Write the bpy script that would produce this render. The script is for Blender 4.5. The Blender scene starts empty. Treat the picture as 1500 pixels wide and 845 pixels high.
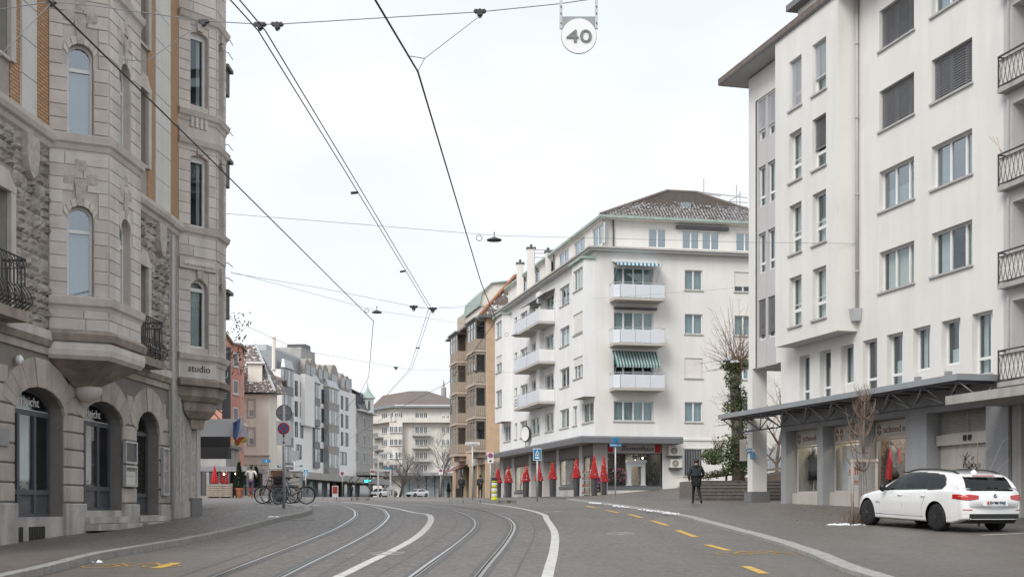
import bpy, bmesh, math, random
import numpy as np
from mathutils import Vector, Matrix
random.seed(7)
R = math.radians
S = bpy.context.scene
COL = S.collection
# ---------------------------------------------------------------- camera, sky, sun, exposure
FP, CX, HY, CZ = 1875.0, 750.0, 744.0, 1.8      # survey: focal length in photo pixels, horizon row, eye height in metres
cam = bpy.data.cameras.new('camera'); cam_o = bpy.data.objects.new('camera', cam); COL.objects.link(cam_o)
cam.sensor_width = 36; cam.lens = 45; cam.shift_y = (HY-422.5)/1500; cam.clip_end = 4000; cam.clip_start = .1
cam_o.location = (0, 0, CZ); cam_o.rotation_euler = (R(90), 0, 0)
S.camera = cam_o
SUN_EL, SUN_AZ = R(42), R(-148)                  # azimuth clockwise from +Y: soft light comes from behind, left of the camera
W = bpy.data.worlds.new('World'); S.world = W; W.use_nodes = True
nt = W.node_tree; nt.nodes.clear()
o_ = nt.nodes.new('ShaderNodeOutputWorld'); bg = nt.nodes.new('ShaderNodeBackground')
sky = nt.nodes.new('ShaderNodeTexSky'); sky.sky_type = 'NISHITA'; sky.sun_disc = False
sky.sun_elevation = SUN_EL; sky.sun_rotation = SUN_AZ
skm = nt.nodes.new('ShaderNodeMix'); skm.data_type = 'RGBA'; skm.blend_type = 'MULTIPLY'; skm.inputs[0].default_value = 1
skm.inputs[7].default_value = (.1, .1, .1, 1)
tc = nt.nodes.new('ShaderNodeTexCoord'); mp = nt.nodes.new('ShaderNodeMapping'); mp.inputs['Scale'].default_value = (1, 1, 2.2)
nz = nt.nodes.new('ShaderNodeTexNoise'); nz.inputs['Scale'].default_value = 4.2; nz.inputs['Detail'].default_value = 5
cr = nt.nodes.new('ShaderNodeValToRGB')
cr.color_ramp.elements[0].position = .34; cr.color_ramp.elements[0].color = (.595, .63, .67, 1)
cr.color_ramp.elements[1].position = .68; cr.color_ramp.elements[1].color = (.70, .71, .72, 1)
cl = nt.nodes.new('ShaderNodeMix'); cl.data_type = 'RGBA'; cl.inputs[0].default_value = .93     # closed cloud cover
L = nt.links.new
L(sky.outputs[0], skm.inputs[6]); L(tc.outputs['Generated'], mp.inputs[0]); L(mp.outputs[0], nz.inputs['Vector'])
L(nz.outputs[0], cr.inputs[0]); L(skm.outputs[2], cl.inputs[6]); L(cr.outputs[0], cl.inputs[7])
L(cl.outputs[2], bg.inputs[0]); L(bg.outputs[0], o_.inputs[0]); bg.inputs[1].default_value = 1.0
sl = bpy.data.lights.new('sun', 'SUN'); sl.energy = 1.5; sl.angle = R(30); sl.color = (1, .97, .93)
sun = bpy.data.objects.new('sun', sl); COL.objects.link(sun)
sd = Vector((math.sin(SUN_AZ)*math.cos(SUN_EL), math.cos(SUN_AZ)*math.cos(SUN_EL), math.sin(SUN_EL)))
sun.rotation_euler = sd.to_track_quat('Z', 'Y').to_euler(); sun.location = sd*80
vs = S.view_settings; vs.view_transform = 'Standard'; vs.look = 'None'; vs.exposure = .66; vs.gamma = 1; vs.use_curve_mapping = False
S.cycles.max_bounces = 6; S.cycles.transparent_max_bounces = 12; S.cycles.diffuse_bounces = 3; S.cycles.glossy_bounces = 3
S.cycles.caustics_reflective = False; S.cycles.caustics_refractive = False

# ---------------------------------------------------------------- materials
M = {}
def srgb(r, g, b):
    f = lambda c: (c/255/12.92 if c/255 < .04045 else ((c/255+.055)/1.055)**2.4)
    return (f(r), f(g), f(b))
def mat(name, col, rough=.7, var=.12, scale=3.0, streak=0.0, bump=0.0, bscale=40.0, metal=0.0, spec=.5, col2=None, coat=0.0, emit=None, es=1.0, thresh=None):
    m = bpy.data.materials.new(name); m.use_nodes = True; t = m.node_tree; p = t.nodes['Principled BSDF']; k = t.links.new
    p.inputs['Roughness'].default_value = rough; p.inputs['Metallic'].default_value = metal
    p.inputs['Specular IOR Level'].default_value = spec; p.inputs['Coat Weight'].default_value = coat
    g = t.nodes.new('ShaderNodeNewGeometry')
    c1 = tuple(max(0, x*(1-var)) for x in col); c2 = col2 or tuple(min(1, x*(1+var)) for x in col)
    n = t.nodes.new('ShaderNodeTexNoise'); n.inputs['Scale'].default_value = scale; n.inputs['Detail'].default_value = 6; n.inputs['Roughness'].default_value = .65
    k(g.outputs['Position'], n.inputs['Vector'])
    r = t.nodes.new('ShaderNodeValToRGB'); lo, hi = thresh or (.3, .7)
    r.color_ramp.elements[0].position = lo; r.color_ramp.elements[1].position = hi
    r.color_ramp.elements[0].color = (*c1, 1); r.color_ramp.elements[1].color = (*c2, 1)
    k(n.outputs[0], r.inputs[0]); out = r.outputs[0]
    if streak:
        mpn = t.nodes.new('ShaderNodeMapping'); mpn.inputs['Scale'].default_value = (1.5, 1.5, .12)
        n2 = t.nodes.new('ShaderNodeTexNoise'); n2.inputs['Scale'].default_value = 1.4; n2.inputs['Detail'].default_value = 7
        k(g.outputs['Position'], mpn.inputs[0]); k(mpn.outputs[0], n2.inputs['Vector'])
        r2 = t.nodes.new('ShaderNodeValToRGB'); r2.color_ramp.elements[0].position = .38; r2.color_ramp.elements[1].position = .62
        r2.color_ramp.elements[0].color = (1-streak,)*3+(1,); r2.color_ramp.elements[1].color = (1, 1, 1, 1)
        k(n2.outputs[0], r2.inputs[0])
        mx = t.nodes.new('ShaderNodeMix'); mx.data_type = 'RGBA'; mx.blend_type = 'MULTIPLY'; mx.inputs[0].default_value = 1
        k(out, mx.inputs[6]); k(r2.outputs[0], mx.inputs[7]); out = mx.outputs[2]
    k(out, p.inputs['Base Color'])
    if bump:
        n3 = t.nodes.new('ShaderNodeTexNoise'); n3.inputs['Scale'].default_value = bscale; n3.inputs['Detail'].default_value = 4
        k(g.outputs['Position'], n3.inputs['Vector'])
        b = t.nodes.new('ShaderNodeBump'); b.inputs['Strength'].default_value = bump; b.inputs['Distance'].default_value = .03
        k(n3.outputs[0], b.inputs['Height']); k(b.outputs[0], p.inputs['Normal'])
    if emit:
        p.inputs['Emission Color'].default_value = (*emit, 1); p.inputs['Emission Strength'].default_value = es
    M[name] = m; return m
def glassmat(name, tint=(.8, .86, .86), refl=.12, graze=.8):
    m = bpy.data.materials.new(name); m.use_nodes = True; t = m.node_tree; t.nodes.clear(); k = t.links.new
    o = t.nodes.new('ShaderNodeOutputMaterial'); mx = t.nodes.new('ShaderNodeMixShader'); tr = t.nodes.new('ShaderNodeBsdfTransparent')
    gl = t.nodes.new('ShaderNodeBsdfGlossy'); gl.inputs['Roughness'].default_value = .015; lw = t.nodes.new('ShaderNodeLayerWeight'); pw = t.nodes.new('ShaderNodeMath'); pw.operation = 'POWER'; pw.inputs[1].default_value = 4.5; fr = t.nodes.new('ShaderNodeMath'); fr.operation = 'MULTIPLY'; fr.inputs[1].default_value = graze; k(lw.outputs['Facing'], pw.inputs[0]); k(pw.outputs[0], fr.inputs[0])
    ad = t.nodes.new('ShaderNodeMath'); ad.operation = 'ADD'; ad.use_clamp = True; ad.inputs[1].default_value = refl
    tr.inputs[0].default_value = (*tint, 1); gl.inputs[0].default_value = (.86, .92, .96, 1)
    k(fr.outputs[0], ad.inputs[0]); k(ad.outputs[0], mx.inputs[0]); k(tr.outputs[0], mx.inputs[1]); k(gl.outputs[0], mx.inputs[2]); k(mx.outputs[0], o.inputs[0])
    M[name] = m; return m
def stripemat(name, ca, cb, axis_vec, period, rough=.8, duty=.5):
    m = bpy.data.materials.new(name); m.use_nodes = True; t = m.node_tree; p = t.nodes['Principled BSDF']; k = t.links.new
    p.inputs['Roughness'].default_value = rough
    g = t.nodes.new('ShaderNodeNewGeometry'); d = t.nodes.new('ShaderNodeVectorMath'); d.operation = 'DOT_PRODUCT'; d.inputs[1].default_value = tuple(a/period for a in axis_vec)
    f = t.nodes.new('ShaderNodeMath'); f.operation = 'FRACT'; c = t.nodes.new('ShaderNodeMath'); c.operation = 'GREATER_THAN'; c.inputs[1].default_value = duty
    mx = t.nodes.new('ShaderNodeMix'); mx.data_type = 'RGBA'; mx.inputs[6].default_value = (*ca, 1); mx.inputs[7].default_value = (*cb, 1)
    k(g.outputs['Position'], d.inputs[0]); k(d.outputs['Value'], f.inputs[0]); k(f.outputs[0], c.inputs[0]); k(c.outputs[0], mx.inputs[0]); k(mx.outputs[2], p.inputs['Base Color'])
    M[name] = m; return m
def asphaltmat(name, base, wet=.3):
    m = mat(name, base, .6, .10, 70.0, bump=.35, bscale=110); t = m.node_tree; p = t.nodes['Principled BSDF']; k = t.links.new; src = p.inputs['Base Color'].links[0].from_socket
    g = t.nodes.new('ShaderNodeNewGeometry'); out = src
    for sc, mp_, lo, hi, dk in ((.16, (1, .6, 1), .36, .68, .80), (.55, (.5, 1.0, 1), .38, .66, .88), (.8, (1, .1, 1), .42, .62, .88), (9.0, (1, 1, 1), .3, .7, .93)):
        q = t.nodes.new('ShaderNodeMapping'); q.inputs['Scale'].default_value = mp_; n = t.nodes.new('ShaderNodeTexNoise'); n.inputs['Scale'].default_value = sc; n.inputs['Detail'].default_value = 8; n.inputs['Roughness'].default_value = .62
        r = t.nodes.new('ShaderNodeValToRGB'); r.color_ramp.elements[0].position = lo; r.color_ramp.elements[1].position = hi; r.color_ramp.elements[0].color = (dk, dk*.99, dk*.98, 1); r.color_ramp.elements[1].color = (1.0, 1.0, 1.0, 1)
        x = t.nodes.new('ShaderNodeMix'); x.data_type = 'RGBA'; x.blend_type = 'MULTIPLY'; x.inputs[0].default_value = 1
        k(g.outputs['Position'], q.inputs[0]); k(q.outputs[0], n.inputs['Vector']); k(n.outputs[0], r.inputs[0]); k(out, x.inputs[6]); k(r.outputs[0], x.inputs[7]); out = x.outputs[2]
    k(out, p.inputs['Base Color']); rr = t.nodes.new('ShaderNodeMapRange'); rr.inputs['From Min'].default_value = .35; rr.inputs['From Max'].default_value = .65; rr.inputs['To Min'].default_value = .6-wet; rr.inputs['To Max'].default_value = .75; k(n.outputs[0], rr.inputs['Value']); k(rr.outputs[0], p.inputs['Roughness'])
    return m
def brickmat(name, ca, cb, mortar, ux, uy, bw=.26, bh=.075):
    m = bpy.data.materials.new(name); m.use_nodes = True; t = m.node_tree; p = t.nodes['Principled BSDF']; k = t.links.new
    p.inputs['Roughness'].default_value = .85
    g = t.nodes.new('ShaderNodeNewGeometry'); d = t.nodes.new('ShaderNodeVectorMath'); d.operation = 'DOT_PRODUCT'; d.inputs[1].default_value = (ux, uy, 0)
    sx = t.nodes.new('ShaderNodeSeparateXYZ'); cx = t.nodes.new('ShaderNodeCombineXYZ')
    b = t.nodes.new('ShaderNodeTexBrick'); b.inputs['Scale'].default_value = 1; b.inputs['Brick Width'].default_value = bw; b.inputs['Row Height'].default_value = bh
    b.inputs['Mortar Size'].default_value = .009; b.inputs['Color1'].default_value = (*ca, 1); b.inputs['Color2'].default_value = (*cb, 1); b.inputs['Mortar'].default_value = (*mortar, 1)
    k(g.outputs['Position'], d.inputs[0]); k(g.outputs['Position'], sx.inputs[0]); k(d.outputs['Value'], cx.inputs[0]); k(sx.outputs['Z'], cx.inputs[1])
    k(cx.outputs[0], b.inputs['Vector']); k(b.outputs['Color'], p.inputs['Base Color'])
    bp = t.nodes.new('ShaderNodeBump'); bp.inputs['Strength'].default_value = .5; bp.inputs['Distance'].default_value = .01; bp.invert = True
    k(b.outputs['Fac'], bp.inputs['Height']); k(bp.outputs[0], p.inputs['Normal'])
    M[name] = m; return m

# ---------------------------------------------------------------- mesh helpers
ORG = {}
def tag(o, label=None, cat=None, group=None, kind=None):
    if label: o['label'] = label
    if cat: o['category'] = cat
    if group: o['group'] = group
    if kind: o['kind'] = kind
    return o
def empty(name, loc, label=None, cat=None, group=None, rz=0):
    o = bpy.data.objects.new(name, None); COL.objects.link(o); o.location = loc; o.rotation_euler[2] = rz; o.empty_display_size = .2
    ORG[o.name] = Vector(loc); return tag(o, label, cat, group)
def V(*a): return Vector(a)
class MB:
    def __init__(s): s.v = []; s.f = []
    def add(s, vs, fs):
        b = len(s.v); s.v += [tuple(p) for p in vs]; s.f += [tuple(b+i for i in f) for f in fs]; return s
    def quad(s, *p): return s.add(p, [tuple(range(len(p)))])
    def hexa(s, p):      # 8 corners: bottom 0-3 ccw, top 4-7
        return s.add(p, [(3, 2, 1, 0), (4, 5, 6, 7), (0, 1, 5, 4), (1, 2, 6, 5), (2, 3, 7, 6), (3, 0, 4, 7)])
    def box(s, a, b):
        x0, y0, z0 = a; x1, y1, z1 = b
        return s.hexa([(x0, y0, z0), (x1, y0, z0), (x1, y1, z0), (x0, y1, z0), (x0, y0, z1), (x1, y0, z1), (x1, y1, z1), (x0, y1, z1)])
    def fbox(s, F, s0, s1, z0, z1, d0, d1):
        q = [F.P(s0, z0, d1), F.P(s1, z0, d1), F.P(s1, z0, d0), F.P(s0, z0, d0)]
        return s.hexa(q+[p+V(0, 0, z1-z0) for p in q])
    def beam(s, a, b, w, h=None):
        a = Vector(a); b = Vector(b); d = (b-a).normalized(); h = h or w
        up = V(0, 0, 1) if abs(d.z) < .95 else V(1, 0, 0)
        x = d.cross(up).normalized()*w/2; y = x.cross(d).normalized()*h/2
        return s.hexa([a-x-y, a+x-y, b+x-y, b-x-y, a-x+y, a+x+y, b+x+y, b-x+y])
    def tube(s, pts, r, n=6, cap=True):
        pts = [Vector(p) for p in pts]; m = len(pts); rr = r if hasattr(r, '__len__') else [r]*m; rings = []; vs = []
        prev = None
        for i, p in enumerate(pts):
            d = (pts[min(i+1, m-1)]-pts[max(i-1, 0)])
            d = d.normalized() if d.length > 1e-9 else V(0, 0, 1)
            if prev is None:
                up = V(0, 0, 1) if abs(d.z) < .9 else V(1, 0, 0); x = d.cross(up).normalized()
            else:
                x = (prev-d*prev.dot(d)); x = x.normalized() if x.length > 1e-6 else d.orthogonal().normalized()
            prev = x; y = d.cross(x)
            for k in range(n):
                a = 2*math.pi*k/n; vs.append(p+(x*math.cos(a)+y*math.sin(a))*rr[i])
        fs = [(i*n+k, i*n+(k+1) % n, (i+1)*n+(k+1) % n, (i+1)*n+k) for i in range(m-1) for k in range(n)]
        if cap: fs += [tuple(range(n))[::-1], tuple(range((m-1)*n, m*n))]
        return s.add(vs, fs)
    def lathe(s, c, prof, n=16, ax=None):
        c = Vector(c); rot = V(0, 0, 1).rotation_difference(Vector(ax)).to_matrix() if ax else Matrix.Identity(3); vs = []
        for r, z in prof:
            for k in range(n):
                a = 2*math.pi*k/n; vs.append(c+rot @ V(r*math.cos(a), r*math.sin(a), z))
        m = len(prof); fs = [(i*n+k, i*n+(k+1) % n, (i+1)*n+(k+1) % n, (i+1)*n+k) for i in range(m-1) for k in range(n)]
        if prof[0][0] > 1e-4: fs.append(tuple(range(n))[::-1])
        if prof[-1][0] > 1e-4: fs.append(tuple(range((m-1)*n, m*n)))
        return s.add(vs, fs)
    def torus(s, c, ax, r, t, n=28, m=6):
        rot = V(0, 0, 1).rotation_difference(Vector(ax)).to_matrix(); c = Vector(c); vs = []
        for i in range(n):
            a = 2*math.pi*i/n
            for j in range(m):
                b = 2*math.pi*j/m; q = r+t*math.cos(b); vs.append(c+rot @ V(q*math.cos(a), q*math.sin(a), t*math.sin(b)))
        return s.add(vs, [(i*m+j, ((i+1) % n)*m+j, ((i+1) % n)*m+(j+1) % m, i*m+(j+1) % m) for i in range(n) for j in range(m)])
    def poly(s, pts, dvec):   # extruded polygon
        pts = [Vector(p) for p in pts]; dv = Vector(dvec); n = len(pts)
        return s.add(pts+[p+dv for p in pts], [tuple(range(n)), tuple(range(n, 2*n))[::-1]]+[(i, n+i, n+(i+1) % n, (i+1) % n) for i in range(n)])
    def build(s, name, m, parent=None, smooth=False, kind=None, label=None, cat=None, group=None, org=None):
        if not s.v: return None
        a = np.array(s.v); lo = a.min(0); hi = a.max(0)
        c = Vector(org) if org is not None else V((lo[0]+hi[0])/2, (lo[1]+hi[1])/2, lo[2])
        me = bpy.data.meshes.new(name); me.from_pydata((a-np.array(c)).tolist(), [], s.f)
        bm = bmesh.new(); bm.from_mesh(me); bmesh.ops.recalc_face_normals(bm, faces=bm.faces); bm.to_mesh(me); bm.free()
        if smooth: me.polygons.foreach_set('use_smooth', [True]*len(me.polygons))
        me.materials.append(M[m] if isinstance(m, str) else m)
        o = bpy.data.objects.new(name, me); COL.objects.link(o)
        if parent is not None: o.parent = parent; o.location = c-ORG[parent.name]
        else: o.location = c
        ORG[o.name] = c
        return tag(o, label, cat, group, kind)
def inst(name, me, parent, loc, rz=0.0, scale=(1, 1, 1), m=None, rx=0.0):
    o = bpy.data.objects.new(name, me); COL.objects.link(o)
    o.parent = parent; o.location = Vector(loc)-(ORG[parent.name] if parent else V(0, 0, 0)); o.rotation_euler = (rx, 0, rz); o.scale = scale
    ORG[o.name] = Vector(loc)
    return o
def dup(o, loc=None, rz=None, parent=None, scale=None, label=None, group=None):
    c = o.copy(); COL.objects.link(c)
    if parent is not None: c.parent = parent
    if loc is not None: c.location = loc
    if rz is not None: c.rotation_euler[2] = rz
    if scale is not None: c.scale = (scale,)*3 if not hasattr(scale, '__len__') else scale
    if label: c['label'] = label
    if group: c['group'] = group
    for ch in [x for x in bpy.data.objects if x.parent == o]: dup(ch, parent=c)
    return c
def at(px, py, Y): return V((px-CX)/FP*Y, Y, CZ+(HY-py)/FP*Y)
class Fc:                # a vertical plane: u runs to the right as seen from outside, n points outwards
    def __init__(s, O, u):
        s.o = V(O[0], O[1]); s.u = V(u[0], u[1]).normalized(); s.n = V(s.u.y, -s.u.x); s.rz = math.atan2(s.u.y, s.u.x)
    def P(s, a, z, d=0):
        q = s.o+s.u*a+s.n*d; return V(q.x, q.y, z)
    def spx(s, px, d=0):
        k = (px-CX)/FP; o = s.o+s.n*d; return (k*o.y-o.x)/(s.u.x-k*s.u.y)
    def zpx(s, px, py, d=0):
        q = s.o+s.n*d+s.u*s.spx(px, d); return CZ+(HY-py)/FP*q.y
    def off(s, d, a=0): 
        q = s.o+s.n*d+s.u*a; return Fc((q.x, q.y), s.u)
def text(F, string, s0, z0, h, m, parent, d=.01, width=None, ext=.006, name='lettering', shear=0, align='LEFT', mirror=False):
    cu = bpy.data.curves.new(name, 'FONT'); cu.body = string; cu.size = h/.72; cu.extrude = ext; cu.shear = shear; cu.resolution_u = 3
    to = bpy.data.objects.new('tmp', cu); COL.objects.link(to); dg = bpy.context.evaluated_depsgraph_get()
    me = bpy.data.meshes.new_from_object(to.evaluated_get(dg)); bpy.data.objects.remove(to)
    n = len(me.vertices); co = np.zeros(n*3); me.vertices.foreach_get('co', co); co = co.reshape(-1, 3); w = co[:, 0].max()-co[:, 0].min() if n else 1
    if width: co[:, 0] *= width/w; w = width
    co[:, 0] -= co[:, 0].min()
    if align == 'CENTER': co[:, 0] -= w/2
    me.vertices.foreach_set('co', co.ravel()); me.materials.clear(); me.materials.append(M[m]); me.name = name
    o = bpy.data.objects.new(name, me); COL.objects.link(o); p = F.P(s0, z0, d); o.location = p-(ORG[parent.name] if parent else V(0, 0, 0)); o.parent = parent
    o.rotation_euler = (R(90), 0, F.rz); ORG[o.name] = p; return o
def arch_pts(a, b, zs, rise, n=10):
    c = (a+b)/2; h = (b-a)/2
    return [(c-h*math.cos(math.pi*i/n), zs+rise*math.sin(math.pi*i/n)) for i in range(n+1)]
def wall(F, s0, s1, z0, z1, ops, m, parent, dep=.18, d=0, name='wall'):
    """plane with real openings (a,b,zbottom,ztop[,arch rise]) and their reveals"""
    b = MB(); ss = sorted({s0, s1, *[x for o in ops for x in o[:2]]}); zs = sorted({z0, z1, *[x for o in ops for x in o[2:4]]})
    ss = [x for x in ss if s0-1e-6 <= x <= s1+1e-6]; zs = [x for x in zs if z0-1e-6 <= x <= z1+1e-6]
    for i in range(len(ss)-1):
        for j in range(len(zs)-1):
            cs, cz = (ss[i]+ss[i+1])/2, (zs[j]+zs[j+1])/2
            if any(o[0] < cs < o[1] and o[2] < cz < o[3] for o in ops): continue
            b.quad(F.P(ss[i], zs[j], d), F.P(ss[i+1], zs[j], d), F.P(ss[i+1], zs[j+1], d), F.P(ss[i], zs[j+1], d))
    for o in ops:
        a, e, c, t = o[:4]; rise = o[4] if len(o) > 4 else 0
        if rise:
            ap = arch_pts(a, e, t-rise, rise)
            for i in range(len(ap)-1):
                (x0, y0), (x1, y1) = ap[i], ap[i+1]
                b.quad(F.P(x0, y0, d), F.P(x1, y1, d), F.P(x1, t, d), F.P(x0, t, d))
            ring = [(a, c)]+ap+[(e, c)]
        else: ring = [(a, c), (a, t), (e, t), (e, c)]
        for i in range(len(ring)):
            (x0, y0), (x1, y1) = ring[i], ring[(i+1) % len(ring)]
            b.quad(F.P(x0, y0, d), F.P(x1, y1, d), F.P(x1, y1, d-dep), F.P(x0, y0, d-dep))
    return b.build(name, m, parent)
def curtain(F, s0, s1, z0, z1, d, m, parent, pleat=.12):
    n = max(4, int((s1-s0)/pleat)*2); b = MB(); P = [F.P(s0+(s1-s0)*i/n, 0, d+.02*(1 if i % 2 else -1)) for i in range(n+1)]
    for i in range(n):
        p, q = P[i], P[i+1]; b.quad(V(p.x, p.y, z0), V(q.x, q.y, z0), V(q.x, q.y, z1), V(p.x, p.y, z1))
    return b.build('curtain', m, parent)
def slats(F, s0, s1, z0, z1, d, m, parent, step=.075, tilt=.014, name='blind'):
    b = MB(); z = z1
    while z > z0+step*.5:
        b.add([F.P(s0, z, d-tilt), F.P(s1, z, d-tilt), F.P(s1, z-step*.8, d+tilt), F.P(s0, z-step*.8, d+tilt)], [(0, 1, 2, 3)]); z -= step
    b.fbox(F, s0, s1, z0-.02, z0+.02, d-.015, d+.015)
    return b.build(name, m, parent, kind='stuff')
def window(F, s0, s1, z0, z1, par, dep=.18, lights=2, fm='frame_white', gl='glass', cur=None, sill='stone_sill', blind=None, bm_='slat_dark', fw=.065, transom=None,
           low=None, rise=0, panes=True, d=0, sillw=.06, curh=1.0, lw=None, bstep=.075, room='room'):
    """frame (part) > panes, sill, curtain, blind (sub-parts)"""
    D = d-dep; b = MB(); f0, f1 = D-.02, D+.04
    if cur == 'any': cur = random.choice([None, 'split', 'split', 'curtain', 'curtain_cream']); curh = random.choice([1, 1, .55, .7])
    zt = z1-rise
    b.fbox(F, s0, s0+fw, z0, zt, f0, f1); b.fbox(F, s1-fw, s1, z0, zt, f0, f1); b.fbox(F, s0+fw, s1-fw, z0, z0+fw, f0, f1)
    if not rise: b.fbox(F, s0+fw, s1-fw, z1-fw, z1, f0, f1)
    else:
        A = arch_pts(s0, s1, zt, rise); B = arch_pts(s0+fw, s1-fw, zt, rise-fw)
        for i in range(len(A)-1):
            q = [A[i], A[i+1], B[i+1], B[i]]; b.poly([F.P(x, y, f1) for x, y in q], F.P(0, 0, f0)-F.P(0, 0, f1))
    fr = lw or [1/lights]*lights; xs = [s0]; 
    for w in fr: xs.append(xs[-1]+(s1-s0)*w)
    top = zt if not rise else (transom or zt)
    for x in xs[1:-1]: b.fbox(F, x-fw*.75, x+fw*.75, z0+fw, (top if rise else z1-fw), f0, f1+.012)
    for tz in (transom, low):
        if tz: b.fbox(F, s0+fw, s1-fw, tz-fw*.7, tz+fw*.7, f0, f1+.006)
    fo = b.build('window', fm, par)
    if panes:
        cuts = [z0+fw]+[t for t in (low, transom) if t]+[z1-fw if not rise else zt]
        for i in range(len(xs)-1):
            for j in range(len(cuts)-1):
                MB().fbox(F, xs[i]+fw*.4, xs[i+1]-fw*.4, cuts[j], cuts[j+1], D+.004, D+.012).build('pane', gl, fo)
    else: MB().fbox(F, s0+fw*.5, s1-fw*.5, z0+fw*.5, (zt if rise else z1-fw*.5), D+.004, D+.012).build('pane', gl, fo)
    if rise:
        A = arch_pts(s0+fw*.5, s1-fw*.5, zt, rise-fw*.5); MB().poly([F.P(x, y, D+.004) for x, y in A], F.P(0, 0, .008)-F.P(0, 0, 0)).build('pane', gl, fo)
    if sill: MB().fbox(F, s0-sillw, s1+sillw, z0-.07, z0, D+.045, d+.07).build('sill', sill, fo)
    if cur: 
        if cur == 'split':
            w = (s1-s0)*.27; curtain(F, s0+.05, s0+w, z0+.03, z1-.05, D-.12, 'curtain', fo); curtain(F, s1-w, s1-.05, z0+.03, z1-.05, D-.12, 'curtain', fo)
        else: curtain(F, s0+.04, s1-.04, z0+.03, z0+(z1-z0)*curh-.04, D-.12, cur, fo)
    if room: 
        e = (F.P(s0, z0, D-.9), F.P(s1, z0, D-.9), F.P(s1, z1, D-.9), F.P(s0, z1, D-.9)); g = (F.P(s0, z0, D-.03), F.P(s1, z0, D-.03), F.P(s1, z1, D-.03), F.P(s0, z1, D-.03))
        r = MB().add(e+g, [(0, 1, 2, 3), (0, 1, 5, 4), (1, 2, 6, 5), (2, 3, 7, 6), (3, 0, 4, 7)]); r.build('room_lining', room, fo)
    if blind: slats(F, s0+.02, s1-.02, z1-(z1-z0)*blind, z1-.01, D+.1, bm_, fo, step=bstep)
    return fo
def shell(pts, z0, z1, m, parent, name='back_wall', top=True):
    b = MB()
    for i in range(len(pts)-1):
        (x0, y0), (x1, y1) = pts[i], pts[i+1]; b.quad((x0, y0, z0), (x1, y1, z0), (x1, y1, z1), (x0, y0, z1))
    if top: b.add([(x, y, z1-.01) for x, y in pts], [tuple(range(len(pts)))])
    return b.build(name, m, parent)
_bx = {}
def blockmesh(w, h, t, m, bev=.012, q=.01):
    k = (round(w/q), round(h/q), round(t/q), m)
    if k not in _bx:
        w, h, t = k[0]*q/2, k[1]*q/2, k[2]*q; e = min(bev, w*.4, h*.4)
        vs = [(-w, 0, -h), (w, 0, -h), (w, 0, h), (-w, 0, h), (-w, -t+e, -h), (w, -t+e, -h), (w, -t+e, h), (-w, -t+e, h), (-w+e, -t, -h+e), (w-e, -t, -h+e), (w-e, -t, h-e), (-w+e, -t, h-e)]
        fs = [(0, 1, 5, 4), (1, 2, 6, 5), (2, 3, 7, 6), (3, 0, 4, 7), (4, 5, 9, 8), (5, 6, 10, 9), (6, 7, 11, 10), (7, 4, 8, 11), (8, 9, 10, 11)]
        me = bpy.data.meshes.new('stone'); me.from_pydata(vs, [], fs); me.materials.append(M[m]); _bx[k] = me
    return _bx[k]
def block(F, s0, s1, z0, z1, t, m, parent, name='stone', d=0, bev=.012):
    return inst(name, blockmesh(s1-s0, z1-z0, t, m, bev), parent, F.P((s0+s1)/2, (z0+z1)/2, d), F.rz)
def ashlar(F, s0, s1, z0, z1, h, lens, mats, parent, t=.03, gap=.012, ops=(), seed=1, bev=.012, d=0):
    rnd = random.Random(seed); z = z0; n = max(1, round((z1-z0)/h)); h = (z1-z0)/n
    for i in range(n):
        iv = [(s0, s1)]
        for o in ops:
            a, b_, c, t_ = o[:4]
            if z+h-.02 > c and z+.02 < t_:
                iv = [q for (x, y) in iv for q in ((x, min(y, a)), (max(x, b_), y)) if q[1]-q[0] > .02]
        for x, y in iv:
            p = x; lim = rnd.uniform(.4, 1) if lens < y-x else 1
            while p < y-.01:
                e = min(y, p+lens*lim*rnd.uniform(.8, 1.2)); lim = 1
                if y-e < lens*.35: e = y
                block(F, p+gap/2, e-gap/2, z+gap/2, z+h-gap/2, t, rnd.choice(mats), parent, d=d, bev=bev); p = e
        z += h
def roughmesh(k, m):
    key = ('rough', k, m)
    if key not in _bx:
        rnd = random.Random(k); n = 4; vs = []; fs = []
        for j in range(n+1):
            for i in range(n+1):
                e = min(i, j, n-i, n-j); vs.append((i/n-.5, 0 if e == 0 else -rnd.uniform(.45, 1.0), j/n-.5))
        for j in range(n):
            for i in range(n): fs.append((j*(n+1)+i, j*(n+1)+i+1, (j+1)*(n+1)+i+1, (j+1)*(n+1)+i))
        me = bpy.data.meshes.new('rough_stone'); me.from_pydata(vs, [], fs); me.materials.append(M[m]); _bx[key] = me
    return _bx[key]
def rubble(F, s0, s1, z0, z1, mats, parent, ops=(), seed=3, hmin=.18, hmax=.36, t=.11):
    rnd = random.Random(seed); z = z0
    while z < z1-.02:
        h = rnd.uniform(hmin, hmax); h = z1-z if z1-z-h < hmin*.8 else h
        iv = [(s0, s1)]
        for o in ops:
            if z+h-.02 > o[2] and z+.02 < o[3]: iv = [q for (x, y) in iv for q in ((x, min(y, o[0])), (max(x, o[1]), y)) if q[1]-q[0] > .04]
        for x, y in iv:
            p = x
            while p < y-.01:
                e = min(y, p+rnd.uniform(.22, .52)); e = y if y-e < .15 else e
                zz = [(z, z+h)] if h < .26 or rnd.random() < .5 else [(z, z+h*.5), (z+h*.5, z+h)]
                for a, b_ in zz:
                    inst('stone', roughmesh(rnd.randrange(10), rnd.choice(mats)), parent, F.P((p+e)/2, (a+b_)/2, 0), F.rz, (e-p-.008, t*rnd.uniform(.4, 1.2), b_-a-.008))
                p = e
        z += h
asphaltmat('asphalt', (.176, .159, .146), .22); asphaltmat('asphalt_pave', (.168, .152, .140), .3)
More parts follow.
